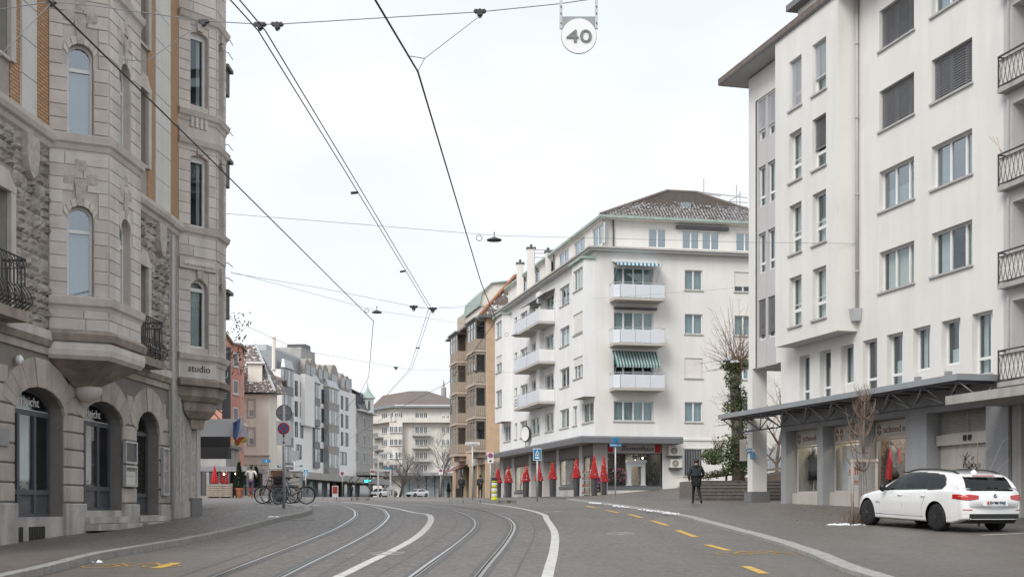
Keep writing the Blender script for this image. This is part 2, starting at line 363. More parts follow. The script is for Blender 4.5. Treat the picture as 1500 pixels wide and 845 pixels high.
mat('asphalt_dark', (.07, .066, .064), .55, .2, 2)
mat('ground', (.1, .1, .095), .9)
mat('kerb', (.27, .26, .245), .75, .25, 6, bump=.4, bscale=30)
mat('kerb_strip', (.33, .32, .30), .75, .25, 6, bump=.4, bscale=30)
mat('paint_white', (.54, .53, .505), .7, .25, 7)
mat('paint_yellow', (.55, .34, .07), .7, .3, 7)
mat('paint_yellow_worn', (.40, .24, .06), .7, .4, 14)
mat('rail_steel', (.45, .44, .43), .28, .1, 5, metal=.9)
mat('rail_groove', (.035, .032, .03), .8)
mat('snow', (.82, .84, .87), .75, .06, 12, bump=.6, bscale=25)
mat('snow_dirty', (.62, .63, .64), .8, .2, 12, bump=.6, bscale=25)
# stone, plaster
st = dict(rough=.85, bump=.25, bscale=50)
mat('sand_a', (.645, .59, .545), var=.12, scale=2.5, streak=.14, **st)
mat('sand_b', (.595, .54, .495), var=.12, scale=2.5, streak=.16, **st)
mat('sand_c', (.68, .63, .585), var=.10, scale=2.5, streak=.12, **st)
mat('sand_joint', (.36, .325, .29), .9)
mat('sand_rough', (.50, .455, .405), .9, .25, 8, bump=.8, bscale=30)
mat('grey_stone_a', (.42, .38, .34), .9, .25, 3, streak=.25, bump=.6, bscale=25)
mat('grey_stone_b', (.34, .31, .28), .9, .25, 3, streak=.25, bump=.6, bscale=25)
mat('grey_stone_c', (.44, .41, .375), .9, .2, 3, streak=.2, bump=.6, bscale=25)
mat('ground_stone_a', (.48, .425, .375), .85, .16, 1.6, streak=.22, bump=.3)
mat('ground_stone_b', (.45, .40, .35), .85, .16, 1.6, streak=.25, bump=.3)
mat('ground_joint', (.22, .20, .18), .95)
mat('plinth_stone', (.46, .44, .41), .8, .2, 2.5, streak=.35, bump=.3)
mat('brown_ledge', (.34, .285, .24), .85, .2, 3, streak=.3, bump=.3)
mat('render_coarse', (.47, .445, .41), .95, .3, 7, streak=.3, bump=1.0, bscale=18)
mat('pilaster', (.66, .645, .62), .8, .06, 2, streak=.08)
mat('plaster_white', (.77, .75, .715), .85, .04, .5, streak=.055, bump=.12, bscale=60)
mat('plaster_mid', (.78, .755, .715), .85, .04, .5, streak=.05, bump=.12, bscale=60)
mat('plaster_bay', (.82, .815, .80), .85, .03, .8, streak=.05, bump=.1, bscale=60)
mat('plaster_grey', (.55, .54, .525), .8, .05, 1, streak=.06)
mat('panel_grey', (.52, .51, .50), .55, .03, 1)
mat('granite', (.33, .335, .345), .6, .2, 30, streak=.1, bump=.1, bscale=80)
mat('granite_dark', (.17, .17, .17), .7, .25, 25)
mat('beige_panel', (.50, .465, .42), .6, .05, 2, streak=.08)
mat('concrete', (.42, .405, .385), .85, .12, 2, streak=.2, bump=.2)
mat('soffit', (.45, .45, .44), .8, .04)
mat('fascia', (.15, .155, .165), .5, .06, 2)
mat('zinc', (.30, .315, .33), .45, .1, 2, metal=.3)
mat('zinc_light', (.47, .49, .50), .5, .1, 2, metal=.2)
mat('copper_green', (.36, .44, .40), .7, .15, 3, streak=.15)
mat('steel_grey', (.27, .275, .28), .5, .12, 4, metal=.4)
mat('steel_dark', (.10, .10, .105), .5, .15, 4, metal=.3)
mat('steel_light', (.50, .51, .52), .45, .08, 4, metal=.4)
mat('iron', (.05, .047, .044), .6, .25, 8)
mat('black', (.012, .012, .013), .6)
mat('black_soft', (.03, .03, .032), .8)
mat('frame_white', (.80, .80, .785), .45, .03)
mat('frame_grey', (.10, .11, .12), .5, .08)
mat('frame_shop', (.085, .09, .10), .55, .12)
mat('frame_stone', (.50, .48, .45), .8, .06, streak=.1)
mat('stone_sill', (.44, .44, .43), .75, .1)
mat('slat_dark', (.17, .17, .175), .45, .15)
mat('slat_light', (.60, .63, .66), .5, .05)
mat('shutter', (.72, .69, .65), .7, .05)
mat('curtain', (.66, .68, .68), .9, .08, 3)
mat('curtain_teal', (.42, .50, .52), .9, .1, 3)
mat('curtain_cream', (.70, .68, .63), .9, .06, 3)
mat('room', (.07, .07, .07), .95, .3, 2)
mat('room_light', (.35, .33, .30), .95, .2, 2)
glassmat('glass', (.84, .88, .88), .07); glassmat('glass_sky', (.7, .75, .78), .22); glassmat('glass_shop', (.93, .94, .94), .025, .5); glassmat('glass_dark', (.6, .62, .64), .07)
mat('roof_tile', (.165, .135, .12), .85, .3, 5, bump=.5, bscale=12)
mat('panel_dark', (.03, .03, .032), .7); mat('roof_tile_snow', (.135, .105, .09), .85, 0, 3.0, col2=(.80, .81, .83), thresh=(.54, .64))
mat('roof_slate', (.13, .13, .135), .7, .2, 4)
mat('ridge_tile', (.38, .17, .095), .85, .2, 6)
mat('orange_plaster', (.66, .485, .335), .9, .09, 1.5, streak=.1, bump=.3)
mat('wood_brown', (.36, .305, .25), .75, .2, 6, streak=.2)
mat('wood_light', (.50, .425, .35), .75, .15, 6)
mat('salmon', (.62, .30, .235), .85, .06, 1.2, streak=.07)
mat('cream', (.82, .78, .70), .85, .04, 1, streak=.06)
mat('cream_far', (.72, .68, .615), .85, .06, .6, streak=.1)
mat('white_far', (.84, .83, .81), .8, .03, .8, streak=.05)
mat('balcony_panel', (.66, .69, .73), .55, .03, 1)
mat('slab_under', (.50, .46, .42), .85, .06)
stripemat('awning_green', (.03, .14, .16), (.46, .48, .43), (.9797, .2008, 0), .2, duty=.58)
stripemat('awning_blue', (.05, .22, .32), (.72, .75, .76), (.9797, .2008, 0), .26)
mat('white_enamel', (.84, .84, .84), .35, .02)
mat('sign_blue', (.012, .20, .40), .4, .03); mat('sign_red', (.55, .02, .03), .4, .03); mat('sign_text_grey', (.18, .18, .18), .5); mat('sign_green', (.02, .35, .34), .4)
mat('sign_back', (.30, .31, .32), .5, .08, metal=.5)
mat('logo_red', (.45, .06, .05), .5); mat('logo_dark', (.16, .05, .045), .5); mat('red_bright', (.55, .02, .025), .6, .2, 30)
mat('hi_yellow', (.70, .72, .03), .5, .05); mat('pink', (.75, .12, .45), .6); mat('chalk', (.75, .75, .75), .8); mat('orange', (.72, .2, .05), .6)
mat('terracotta', (.42, .16, .085), .85, .15, 6); mat('pot_grey', (.055, .055, .06), .45, .15)
mat('conifer', (.022, .042, .016), .8, .4, 6); mat('ivy', (.035, .07, .015), .55, .5, 9, col2=(.09, .13, .035)); mat('ivy_dry', (.10, .06, .035), .8, .4, 8)
mat('bark', (.15, .12, .10), .9, .3, 12, bump=.4, bscale=30); mat('twig', (.20, .135, .10), .85, .25, 8); mat('twig_grey', (.20, .18, .165), .9, .2, 8); mat('stake', (.33, .28, .235), .85, .2, 8)
mat('skin', (.42, .25, .18), .6, .06); mat('coat_black', (.014, .02, .021), .75, .35, 10, bump=.5, bscale=8); mat('trouser_black', (.01, .01, .012), .8, .3, 10)
mat('hair_dark', (.03, .02, .014), .6, .3, 20); mat('shirt_white', (.62, .58, .53), .8, .06); mat('leggings', (.13, .09, .15), .7, .5, 12); mat('legging_red', (.65, .09, .04), .7, .2)
mat('car_white', (.80, .80, .80), .22, .01, coat=1.0); mat('car_dark', (.03, .033, .035), .25, .05, coat=1.0)
mat('rubber', (.012, .012, .012), .75, .2, 12); mat('rim_black', (.07, .07, .075), .25, .1, metal=.7); mat('chrome', (.7, .7, .7), .12, .03, metal=1)
glassmat('car_glass', (.12, .13, .135), .05)
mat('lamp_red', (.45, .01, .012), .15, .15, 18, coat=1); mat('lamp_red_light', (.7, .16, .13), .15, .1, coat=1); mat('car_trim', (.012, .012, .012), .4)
mat('lit_warm', (.9, .8, .6), .5, emit=(1, .78, .5), es=4.0); mat('lit_white', (.9, .9, .85), .5, emit=(1, .95, .85), es=6.0); mat('lit_strip', (.9, .9, .8), .5, emit=(1, .88, .65), es=5.0)
mat('signal_green', (.02, .6, .5), .4, emit=(.05, .9, .75), es=1.6)
mat('flowers', (.35, .15, .16), .8, .9, 14, col2=(.10, .14, .05)); mat('goods', (.30, .24, .20), .8, .9, 11, col2=(.55, .5, .45)); mat('goods_dark', (.10, .08, .07), .8, .9, 11, col2=(.35, .25, .2))
mat('step_stone', (.15, .135, .125), .85, .3, 5, bump=.4); mat('soil', (.10, .07, .05), .95, .4, 9, bump=.8, bscale=12)
mat('wood_rail', (.26, .22, .18), .85, .2, 8); mat('hedge_dry', (.11, .085, .04), .9, .5, 7, col2=(.07, .09, .02))
mat('insulator', (.03, .028, .027), .5); mat('copper_fit', (.45, .26, .16), .5, metal=.4); mat('wire', (.028, .028, .03), .6); mat('wire_grey', (.20, .20, .21), .6)
mat('poster', (.32, .33, .32), .3, .9, 6, col2=(.06, .07, .08)); mat('poster_blue', (.22, .34, .42), .3, .6, 5, col2=(.55, .40, .32)); mat('poster_cream', (.60, .585, .53), .6, .03)
mat('flag_blue', (.12, .18, .38), .8, .05); mat('flag_white', (.72, .70, .74), .8, .05); mat('flag_red', (.55, .09, .07), .8, .05); mat('flag_yellow', (.70, .58, .12), .8, .05)
mat('bike_silver', (.40, .40, .41), .35, .05, metal=.6); mat('bike_blue', (.06, .14, .18), .35, metal=.3)
mat('kiosk_art', (.16, .12, .15), .4, .9, 4, col2=(.40, .22, .12))
# ---------------------------------------------------------------- terrain: the street climbs 4 % and flattens out
_yk = [-60, 0, 20, 31.5, 40, 47, 56, 70, 82, 110, 150, 200, 260, 400, 900]
_zk = [-2.3, 0, .78, 1.22, 1.55, 1.79, 2.02, 2.30, 2.50, 2.55, 2.95, 3.55, 4.1, 4.9, 7]
_yy = np.arange(-60, 900, 1.0); _zz = np.interp(_yy, _yk, _zk); _kk = np.ones(7)/7
_zz = np.concatenate([_zz[:3], np.convolve(_zz, _kk, 'valid'), _zz[-3:]])
def sstep(a, b, x):
    t = min(1, max(0, (x-a)/(b-a))); return t*t*(3-2*t)
def zg(x, y):
    z = float(np.interp(y, _yy, _zz))
    if x > 4.5: z += .09*min(12, x-4.5)*sstep(58, 80, y)
    return z
def hit(px, py, lift=0.0):
    k = (px-CX)/FP; m = (HY-py)/FP; Y = 8.0; f = lambda Y: CZ+m*Y-zg(k*Y, Y)-lift; p = f(Y)
    while Y < 400:
        q = f(Y+.25)
        if p > 0 >= q:
            a, b = Y, Y+.25
            for _ in range(25):
                c = (a+b)/2
                if f(c) > 0: a = c
                else: b = c
            return (k*a, a)
        p = q; Y += .25
    return (k*Y, Y)
def smooth(pts, n=6):
    out = []; P = [np.array(p, float) for p in pts]; P = [2*P[0]-P[1]]+P+[2*P[-1]-P[-2]]
    for i in range(1, len(P)-2):
        for j in range(n):
            t = j/n; a, b, c, d = P[i-1:i+3]
            out.append(tuple(.5*((2*b)+(-a+c)*t+(2*a-5*b+4*c-d)*t*t+(-a+3*b-3*c+d)*t**3)))
    return out+[tuple(P[-2])]
def resample(pts, step):
    P = [np.array(p) for p in pts]; d = [0]
    for i in range(len(P)-1): d.append(d[-1]+np.linalg.norm(P[i+1]-P[i]))
    n = max(1, round(d[-1]/step)); t = np.linspace(0, d[-1], n+1)
    return list(zip(np.interp(t, d, [p[0] for p in P]), np.interp(t, d, [p[1] for p in P])))
def grid(x0, x1, nx, y0, y1, ny, dz, name, m, kind='structure'):
    b = MB(); vs = []
    for j in range(ny+1):
        for i in range(nx+1):
            x = x0+(x1-x0)*i/nx; y = y0+(y1-y0)*j/ny; vs.append((x, y, zg(x, y)+dz))
    b.add(vs, [(j*(nx+1)+i, j*(nx+1)+i+1, (j+1)*(nx+1)+i+1, (j+1)*(nx+1)+i) for j in range(ny) for i in range(nx)])
    return b.build(name, m, kind=kind)
def sheet(A, B, dz, name, m, nv=6, kind='structure', parent=None, edge=0.0):
    n = min(len(A), len(B)); b = MB(); vs = []
    for i in range(n):
        for j in range(nv+1):
            t = j/nv; x = A[i][0]*(1-t)+B[i][0]*t; y = A[i][1]*(1-t)+B[i][1]*t; vs.append((x, y, zg(x, y)+dz))
    b.add(vs, [(i*(nv+1)+j, i*(nv+1)+j+1, (i+1)*(nv+1)+j+1, (i+1)*(nv+1)+j) for i in range(n-1) for j in range(nv)])
    if edge:
        for i in range(n-1):
            p, q = vs[i*(nv+1)], vs[(i+1)*(nv+1)]; b.quad(p, q, (q[0], q[1], q[2]-edge), (p[0], p[1], p[2]-edge))
    return b.build(name, m, parent, kind=kind)
def ribbon(pts, w, dz, name, m, parent, off=0.0, step=.8):
    P = resample(pts, step); b = MB(); vs = []
    for i, p in enumerate(P):
        a = P[max(0, i-1)]; c = P[min(len(P)-1, i+1)]; t = V(c[0]-a[0], c[1]-a[1]).normalized(); n = V(t.y, -t.x)
        for s_ in (off-w/2, off+w/2):
            x, y = p[0]+n.x*s_, p[1]+n.y*s_; vs.append((x, y, zg(x, y)+dz))
    b.add(vs, [(2*i, 2*i+1, 2*i+3, 2*i+2) for i in range(len(P)-1)])
    return b.build(name, m, parent)
ground = grid(-700, 700, 28, -60, 880, 94, -.35, 'ground', 'ground')
road = grid(-75, 45, 60, -12, 330, 171, 0, 'road', 'asphalt')
# left pavement with its kerb of granite blocks
LK = smooth([(-7.35, 5), (-7.35, 12)]+[hit(x, y, .12) for x, y in ((56, 829.7), (140, 809.7), (224, 795.7), (280, 786.3), (345, 772.3), (401, 758.3))]+[(-6.62, 41), (-7.2, 44.8), (-8.6, 48.2), (-10.0, 52.5), (-11.5, 60), (-14, 75), (-20, 105), (-28, 150)], 5)
LK = resample(LK, 1.0)
pave_l = sheet([(p[0]-.1, p[1]) for p in LK], [(-45, 4+i*.0+p[1]*.93) for i, p in enumerate(LK)], .118, 'pavement_left', 'asphalt_pave', nv=14, edge=.3)
def kerb(P, w, h, m, parent, gap=.015, lift=.125, n=None, side=-1, tilt=0.0):
    for i in range(len(P)-1 if n is None else n):
        (x0, y0), (x1, y1) = P[i], P[i+1]; c = V((x0+x1)/2, (y0+y1)/2); t = V(x1-x0, y1-y0); ln = t.length; rz = math.atan2(t.y, t.x)
        z0, z1 = zg(x0, y0), zg(x1, y1); k = ('kerb', m, w, h)
        if k not in _bx:
            b = MB(); e = .02; b.hexa([(-.5, -w/2, -h), (.5, -w/2, -h), (.5, w/2, -h), (-.5, w/2, -h), (-.5, -w/2+e, 0), (.5, -w/2+e, 0), (.5, w/2-e, 0), (-.5, w/2-e, 0)])
            me = bpy.data.meshes.new('kerb_stone'); me.from_pydata(b.v, [], b.f); me.materials.append(M[m]); _bx[k] = me
        o = inst('kerb_stone', _bx[k], parent, (c.x, c.y, (z0+z1)/2+lift+random.uniform(-.004, .004)), rz, (ln-gap, 1, 1)); o.rotation_euler = (0, -math.atan2(z1-z0, ln), rz)
kerb(LK, .26, .4, 'kerb', pave_l, n=58)
# right side: pavement almost flush, edged with a strip of pale stone slabs
RK = smooth([(5.3, 6), (5.45, 14)]+[hit(x, y, .07) for x, y in ((1248.6, 830), (1197, 809), (1127, 786.6), (1057, 768.4), (996.6, 753))]+[(4.56, 46), (3.67, 55), (3.1, 63), (2.2, 78), (-1.2, 95), (-5.2, 112), (-9, 132), (-14, 165)], 5)
RK = resample(RK, .8)
pave_r = sheet([(p[0]+.05, p[1]) for p in RK], [(42, p[1]+.0) for p in RK], .06, 'pavement_right', 'asphalt_pave', nv=22, edge=.2)
kerb(RK, .36, .3, 'kerb_strip', pave_r, n=75, lift=.072)
# carriageway paint and tram rails
def lane(pxs, ext, w, name, m, dz=.006):
    return ribbon(smooth([hit(*p) for p in pxs]+ext, 8), w, dz, name, m, road)
T1 = smooth([(-4.02, 8), (-4.0, 14), (-4.0, 20.9), (-3.95, 27), (-4.0, 33), (-4.3, 39), (-4.62, 42), (-5.2, 46), (-6.5, 52), (-8.8, 60), (-12, 69), (-19, 85), (-28, 104)], 8)
T2 = smooth([(-1.5, 8), (-1.25, 14), (-.95, 20.9), (-.65, 27), (-.46, 33), (-.55, 37), (-.82, 40), (-1.35, 44), (-2.2, 48), (-3.9, 54), (-6.3, 61), (-9.5, 69), (-16.5, 85), (-26, 106)], 8)
for T in (T1, T2):
    for o_s in (-.5, .5):
        ribbon(T, .30, .003, 'rail_joint', 'asphalt_dark', road, off=o_s, step=.5)
        ribbon(T, .115, .007, 'tram_rail', 'rail_steel', road, off=o_s, step=.5)
        ribbon(T, .035, .011, 'rail_groove', 'rail_groove', road, off=o_s-(.02 if o_s > 0 else -.02), step=.5)
lane([(493, 846), (522.6, 831.6), (606.6, 788.7), (630, 765), (627.6, 753.7)], [(-3.3, 43), (-4.5, 48), (-6.6, 55.5), (-10, 64)], .18, 'white_line', 'paint_white')
lane([(801, 847), (805, 831.4), (812, 802), (812, 778.7), (800.7, 760)], [(1.0, 41.5), (.35, 47), (-.9, 54), (-2.6, 61)], .18, 'white_line', 'paint_white')
ribbon(smooth([(-1.9, 60), (-4.5, 66), (-8, 73)], 6), .2, .006, 'white_line', 'paint_white', road)
for a, b_ in (((1067, 806), (1035.5, 797.5)), ((1019, 786.4), (992, 776.3)), ((978, 769.5), (955, 762.3)), ((940, 758.2), (922, 753)), ((905.8, 750.7), (888, 747)), ((872.8, 743.8), (858, 740.6)), ((1120, 840), (1092, 829))):
    A, B = hit(*a), hit(*b_); ribbon([A, B], .17, .006, 'yellow_dash', 'paint_yellow', road)
ribbon([hit(228, 832), hit(259, 824)], .2, .006, 'yellow_dash', 'paint_yellow', road)
def bikemark(c, rz, sc, m):
    b = MB()
    def arc(cx, cy, r, a0, a1, w=.05):
        q = [(cx+r*math.cos(a0+(a1-a0)*i/14), cy+r*math.sin(a0+(a1-a0)*i/14)) for i in range(15)]; line(q, w)
    def line(q, w=.05):
        vs = []
        for i, p in enumerate(q):
            a, e = q[max(0, i-1)], q[min(len(q)-1, i+1)]; t = V(e[0]-a[0], e[1]-a[1]).normalized(); n = V(-t.y, t.x)
            for s_ in (-w/2, w/2):
                lx, ly = (p[0]+n.x*s_)*sc, (p[1]+n.y*s_)*sc; x = c[0]+lx*math.cos(rz)-ly*math.sin(rz); y = c[1]+lx*math.sin(rz)+ly*math.cos(rz); vs.append((x, y, zg(x, y)+.007))
        b.add(vs, [(2*i, 2*i+1, 2*i+3, 2*i+2) for i in range(len(q)-1)])
    arc(-.55, 0, .33, 0, 6.283); arc(.55, 0, .33, 0, 6.283); line([(-.55, 0), (-.3, .6), (.35, .6)]); line([(-.55, 0), (-.05, 0), (.35, .6)]); line([(-.05, 0), (-.3, .6)]); line([(.55, 0), (.3, .8), (.12, .85)]); line([(-.45, .68), (-.15, .68)])
    return b.build('bicycle_symbol', m, road)
p_ = hit(1117, 811); bikemark(p_, R(4), 1.0, 'paint_yellow_worn')
p_ = hit(192, 829); bikemark(p_, R(4), .9, 'paint_yellow_worn')
# parking bay line by the car
ribbon([hit(1437, 783.5, .06), hit(1500, 781, .06)], .12, .066, 'parking_line', 'paint_white', road)
# traffic islands
def island(pts, name, lift=.13):
    b = MB(); n = len(pts); top = [(x, y, zg(x, y)+lift) for x, y in pts]; bot = [(x, y, z-.3) for x, y, z in top]
    b.add(top+bot, [tuple(range(n))]+[(i, n+i, n+(i+1) % n, (i+1) % n) for i in range(n)])
    o = b.build(name, 'asphalt_pave', kind='structure'); P = list(pts)+[pts[0]]
    kerb(resample(P, .8), .2, .3, 'kerb', o, lift=lift+.006); return o
def blob(cx, cy, a, b_, rz, n=14):
    return [(cx+a*math.cos(t)*math.cos(rz)-b_*math.sin(t)*math.sin(rz), cy+a*math.cos(t)*math.sin(rz)+b_*math.sin(t)*math.cos(rz)) for t in [2*math.pi*i/n for i in range(n)]]
island(blob(-1.35, 57.0, 1.55, .7, R(-18)), 'traffic_island')
island(blob(-9.3, 66.5, 2.3, 1.1, R(-35)), 'traffic_island')
# old snow along the kerbs and beside the bicycles
def snowpatch(cx, cy, a, b_, rz, lift, n, seed, m='snow', hmax=.05, sz=.11, name='snow_patch'):
    rnd = random.Random(seed); b = MB()
    for i in range(n):
        t = rnd.uniform(0, 6.28); q = math.sqrt(rnd.random()); x = a*q*math.cos(t); y = b_*q*math.sin(t)
        X = cx+x*math.cos(rz)-y*math.sin(rz); Y = cy+x*math.sin(rz)+y*math.cos(rz); s_ = rnd.uniform(.025, sz); k = 7; z = zg(X, Y)+lift
        ring = [(X+s_*rnd.uniform(.6, 1.2)*math.cos(6.283*j/k), Y+s_*rnd.uniform(.6, 1.2)*math.sin(6.283*j/k), z) for j in range(k)]
        b.add(ring+[(X, Y, z+rnd.uniform(.2, 1)*hmax)], [(j, (j+1) % k, k) for j in range(k)])
    return b.build(name, m, kind='stuff')
for i, (x, y) in enumerate(((868, 737), (890, 739.5), (905, 742), (925, 744.5), (945, 747.5), (968, 751), (978, 752))):
    c = hit(x, y, .06); snowpatch(c[0]+.12, c[1], 1.3, .2, R(97), .07, (60, 18, 40, 12, 46, 16, 30)[i], 40+i, 'snow_dirty' if i % 2 else 'snow', .03, sz=.06)
c = hit(1253, 768, .06); snowpatch(c[0]-.2, c[1]-.1, .6, .35, R(4), .06, 34, 60, 'snow', .04)
c = hit(415, 741, .12); snowpatch(c[0], c[1]+1, 1.2, 2.6, R(10), .115, 130, 61, 'snow_dirty', .012)
c = hit(430, 752); snowpatch(c[0], c[1], .3, 2.2, R(5), .002, 50, 62, 'snow_dirty', .012)
c = hit(400, 757, .12); snowpatch(c[0], c[1], .12, .22, 0, .12, 7, 63)
c = hit(141, 823); snowpatch(c[0], c[1], .12, .06, 0, 0, 5, 64)
for o in [o for o in bpy.data.objects if o.name.startswith('snow_patch')]: tag(o, 'thin patch of old snow lying on the street', 'snow')
# more leaves and litter on the pavement by the young tree
rnd = random.Random(5); b = MB()
for i in range(220):
    c = hit(rnd.uniform(1150, 1300), rnd.uniform(748, 772), .06); a = rnd.uniform(0, 6.28); s_ = rnd.uniform(.015, .04); z = zg(*c)+.066
    b.quad(*[(c[0]+s_*math.cos(a+t), c[1]+s_*math.sin(a+t), z+rnd.uniform(0, .012)) for t in (0, 1.3, 3.1, 4.5)])
tag(b.build('fallen_leaves', 'ivy_dry', kind='stuff'), 'brown fallen leaves scattered on the pavement by the young tree', 'leaves')
# repairs, seams and covers in the carriageway
for T in (T1, T2):
    for o_s in (-1.05, 1.05): ribbon(T, .035, .002, 'track_seam', 'asphalt_dark', road, off=o_s, step=.5)
asphaltmat('asphalt_new', (.112, .102, .095), .2); asphaltmat('asphalt_old', (.20, .184, .17), .15)
for (x, y, w, l, a, m_) in ((1.9, 36.5, .8, 7, -3, 'asphalt_old'), (-5.9, 27.5, .7, 4.2, 1, 'asphalt_old'), (4.3, 37, .6, 3.4, 4, 'asphalt_old'), (-2.4, 30, .7, 9, 1, 'asphalt_old')):
    ribbon([(x, y-l/2), (x+math.sin(R(a))*l, y+l/2)], w, .0022, 'asphalt_patch', m_, road)
for x, y in ((2.6, 30.6), (-2.35, 24.2), (1.4, 43.5), (-6.1, 37.5)):
    n = 24; b = MB(); b.add([(x+.31*math.cos(6.283*i/n), y+.31*math.sin(6.283*i/n), zg(x+.31*math.cos(6.283*i/n), y+.31*math.sin(6.283*i/n))+.0045) for i in range(n)], [tuple(range(n))]); c_ = b.build('manhole_cover', 'steel_dark', road)
    b = MB(); b.torus((x, y, zg(x, y)+.004), (0, -.04, 1), .33, .018, 24, 4); b.build('manhole_ring', 'kerb', c_)
# ---------------------------------------------------------------- right: white office block with shops and a truss canopy
RF = Fc((10.32, 55.8), (.2592, -1))
def build_right():
    e = empty('office_building', (14, 48, 1.9), 'tall white office block with narrow bay windows above a fashion shop on the right', 'building')
    F = RF; sp = F.spx; E = sp(1470); P0 = sp(1144); z_b, z_p, z_t = 8.27, 7.82, 20.45
    c1 = (sp(1288), sp(1339)); c2 = (sp(1364.5), sp(1424)); rows = [9.42+2.85*i for i in range(4)]; H = 1.42
    ops = [(c[0], c[1], z, z+H) for c in (c1, c2) for z in rows]
    wall(F, sp(1137)-.02, E, z_b, z_t, ops, 'plaster_white', e, .22)
    for ci, c in enumerate((c1, c2)):
        for ri, z in enumerate(rows):
            bl = 1.0 if (ri >= 2 and not (ci == 1 and ri == 3)) else None
            window(F, c[0], c[1], z, z+H, e, dep=.22, lights=3, lw=[.38, .38, .24], cur='any', blind=bl, gl='glass_sky' if ri > 0 else 'glass', sillw=.08, bstep=.085)
    # first-floor band of tall windows
    px = [(1171, 1186), (1200.5, 1217), (1231.5, 1250.5), (1264, 1285), (1299, 1322.7), (1337.5, 1363), (1379, 1406.7), (1424, 1454)]
    ops = [(sp(a), sp(b_), 5.93, 7.86) for a, b_ in px]
    wall(F, P0, E, 5.72, z_b, ops, 'plaster_white', e, .26)
    for i, o in enumerate(ops): window(F, *o, e, dep=.26, lights=2, lw=[.68, .32], low=6.45, cur='any', sillw=.03)
    for i in (2, 5, 6):    # louvre boxes below some windows
        MB().fbox(F, ops[i][0]+.08, ops[i][1]-.08, 5.96, 6.38, -.2, -.13).build('infill_panel', 'plaster_white', e)
    # end section over the passage: grey metal panels, two narrow window columns
    w1 = (sp(1109.5), sp(1120)); w2 = (sp(1123), sp(1134.6)); rz_ = [8.98+2.84*i for i in range(4)]
    ops = [(w[0], w[1], z, z+1.72) for w in (w1, w2) for z in rz_]
    wall(F, 0, sp(1106.8), z_p, z_t, [], 'plaster_white', e, name='end_pier')
    MB().fbox(F, sp(1106.8), sp(1137), 19.3, z_t, -.3, 0).build('lintel', 'plaster_white', e)
    wall(F, sp(1106.8), sp(1137), z_p, 19.3, ops, 'panel_grey', e, .14, d=-.05)
    for (a, b_, c, t) in ops:
        k = round((c-8.98)/2.84)
        window(F, a, b_, c, t, e, dep=.19, lights=1, low=c+.42, sill=None, cur='curtain', blind={0: .86, 3: .72}.get(k), bm_='slat_dark' if k == 0 else 'slat_light', fw=.07)
    MB().fbox(F, (w1[1]+w2[0])/2-.02, (w1[1]+w2[0])/2+.02, z_p, 19.3, -.05, -.03).build('cover_strip', 'plaster_grey', e)
    # bay
    B = F.off(.8); bs = B.spx; b0, b1 = bs(1135.5), bs(1227)
    cc = ((bs(1156), bs(1174)), (bs(1190), bs(1210))); rb = [8.9+2.83*i for i in range(4)]
    ops = [(c[0], c[1], z, z+1.92) for c in cc for z in rb]
    wall(B, b0, b1, z_b, z_t+.05, ops, 'plaster_white', e, .24, name='bay_wall')
    for ci, c in enumerate(cc):
        for ri, z in enumerate(rb):
            bl = {(0, 3): 1.0, (1, 3): .68, (1, 2): .6}.get((ci, ri)); bmt = 'slat_light' if ri == 3 else 'slat_dark'
            w = window(B, c[0], c[1], z, z+1.92, e, dep=.24, lights=1, low=z+.62, cur='any', blind=bl, bm_=bmt, fw=.09, sillw=.08)
            if not bl: MB().tube([B.P(c[0]+.12, z+.82, -.14), B.P(c[1]-.02, z+.82, -.14)], .02).build('guard_bar', 'frame_white', w)
    q = B.P(b1, 0); wall(Fc((q.x, q.y), -F.n), 0, .8, z_b, z_t+.05, [], 'plaster_white', e, name='bay_side')
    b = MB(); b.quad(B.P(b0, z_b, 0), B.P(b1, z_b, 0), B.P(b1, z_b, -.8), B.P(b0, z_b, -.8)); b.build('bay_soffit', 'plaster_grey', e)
    q = B.P(b0, 0, -.8); wall(Fc((q.x, q.y), F.n), 0, .8, z_b, z_t, [], 'plaster_white', e, name='bay_side')
    MB().fbox(F, sp(1137)-.01, P0+.02, z_p, z_b, -.3, -.003).build('spandrel', 'plaster_white', e)
    # rain pipe with hopper
    dp = sp(1258.5); b = MB(); b.tube([F.P(dp, z_t, .09), F.P(dp, 9.05, .09)], .055, 8)
    for z in (10.4, 13.2, 16, 18.7): b.tube([F.P(dp, z, .09), F.P(dp, z+.06, .09)], .075, 8)
    pipe = b.build('rain_pipe', 'frame_stone', e, smooth=True)
    b = MB(); a = [F.P(dp+x*.17, 8.62, d) for x, d in ((-1, .03), (1, .03), (1, .28), (-1, .28))]; t = [F.P(dp+x*.24, 9.06, d) for x, d in ((-1, .01), (1, .01), (1, .36), (-1, .36))]
    b.hexa([a[3], a[2], a[1], a[0], t[3], t[2], t[1], t[0]]); b.build('hopper', 'zinc_light', pipe)
    # eaves, roof, dormer
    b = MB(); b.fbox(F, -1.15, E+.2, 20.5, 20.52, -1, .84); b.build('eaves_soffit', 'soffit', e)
    MB().fbox(F, -1.15, E+.2, 20.49, 20.76, .84, .9).build('eaves_fascia', 'fascia', e); MB().fbox(F, -1.2, -1.15, 20.49, 20.76, -1, .9).build('eaves_fascia', 'fascia', e)
    b = MB(); b.hexa([F.P(-1.2, 20.53, .92), F.P(E+.3, 20.53, .92), F.P(E+.3, 20.53, -12), F.P(-1.2, 20.53, -12), F.P(-1.2, 20.78, .92), F.P(E+.3, 20.78, .92), F.P(E+.3, 24.0, -6), F.P(-1.2, 24.0, -6)]); b.build('roof', 'roof_tile', e)
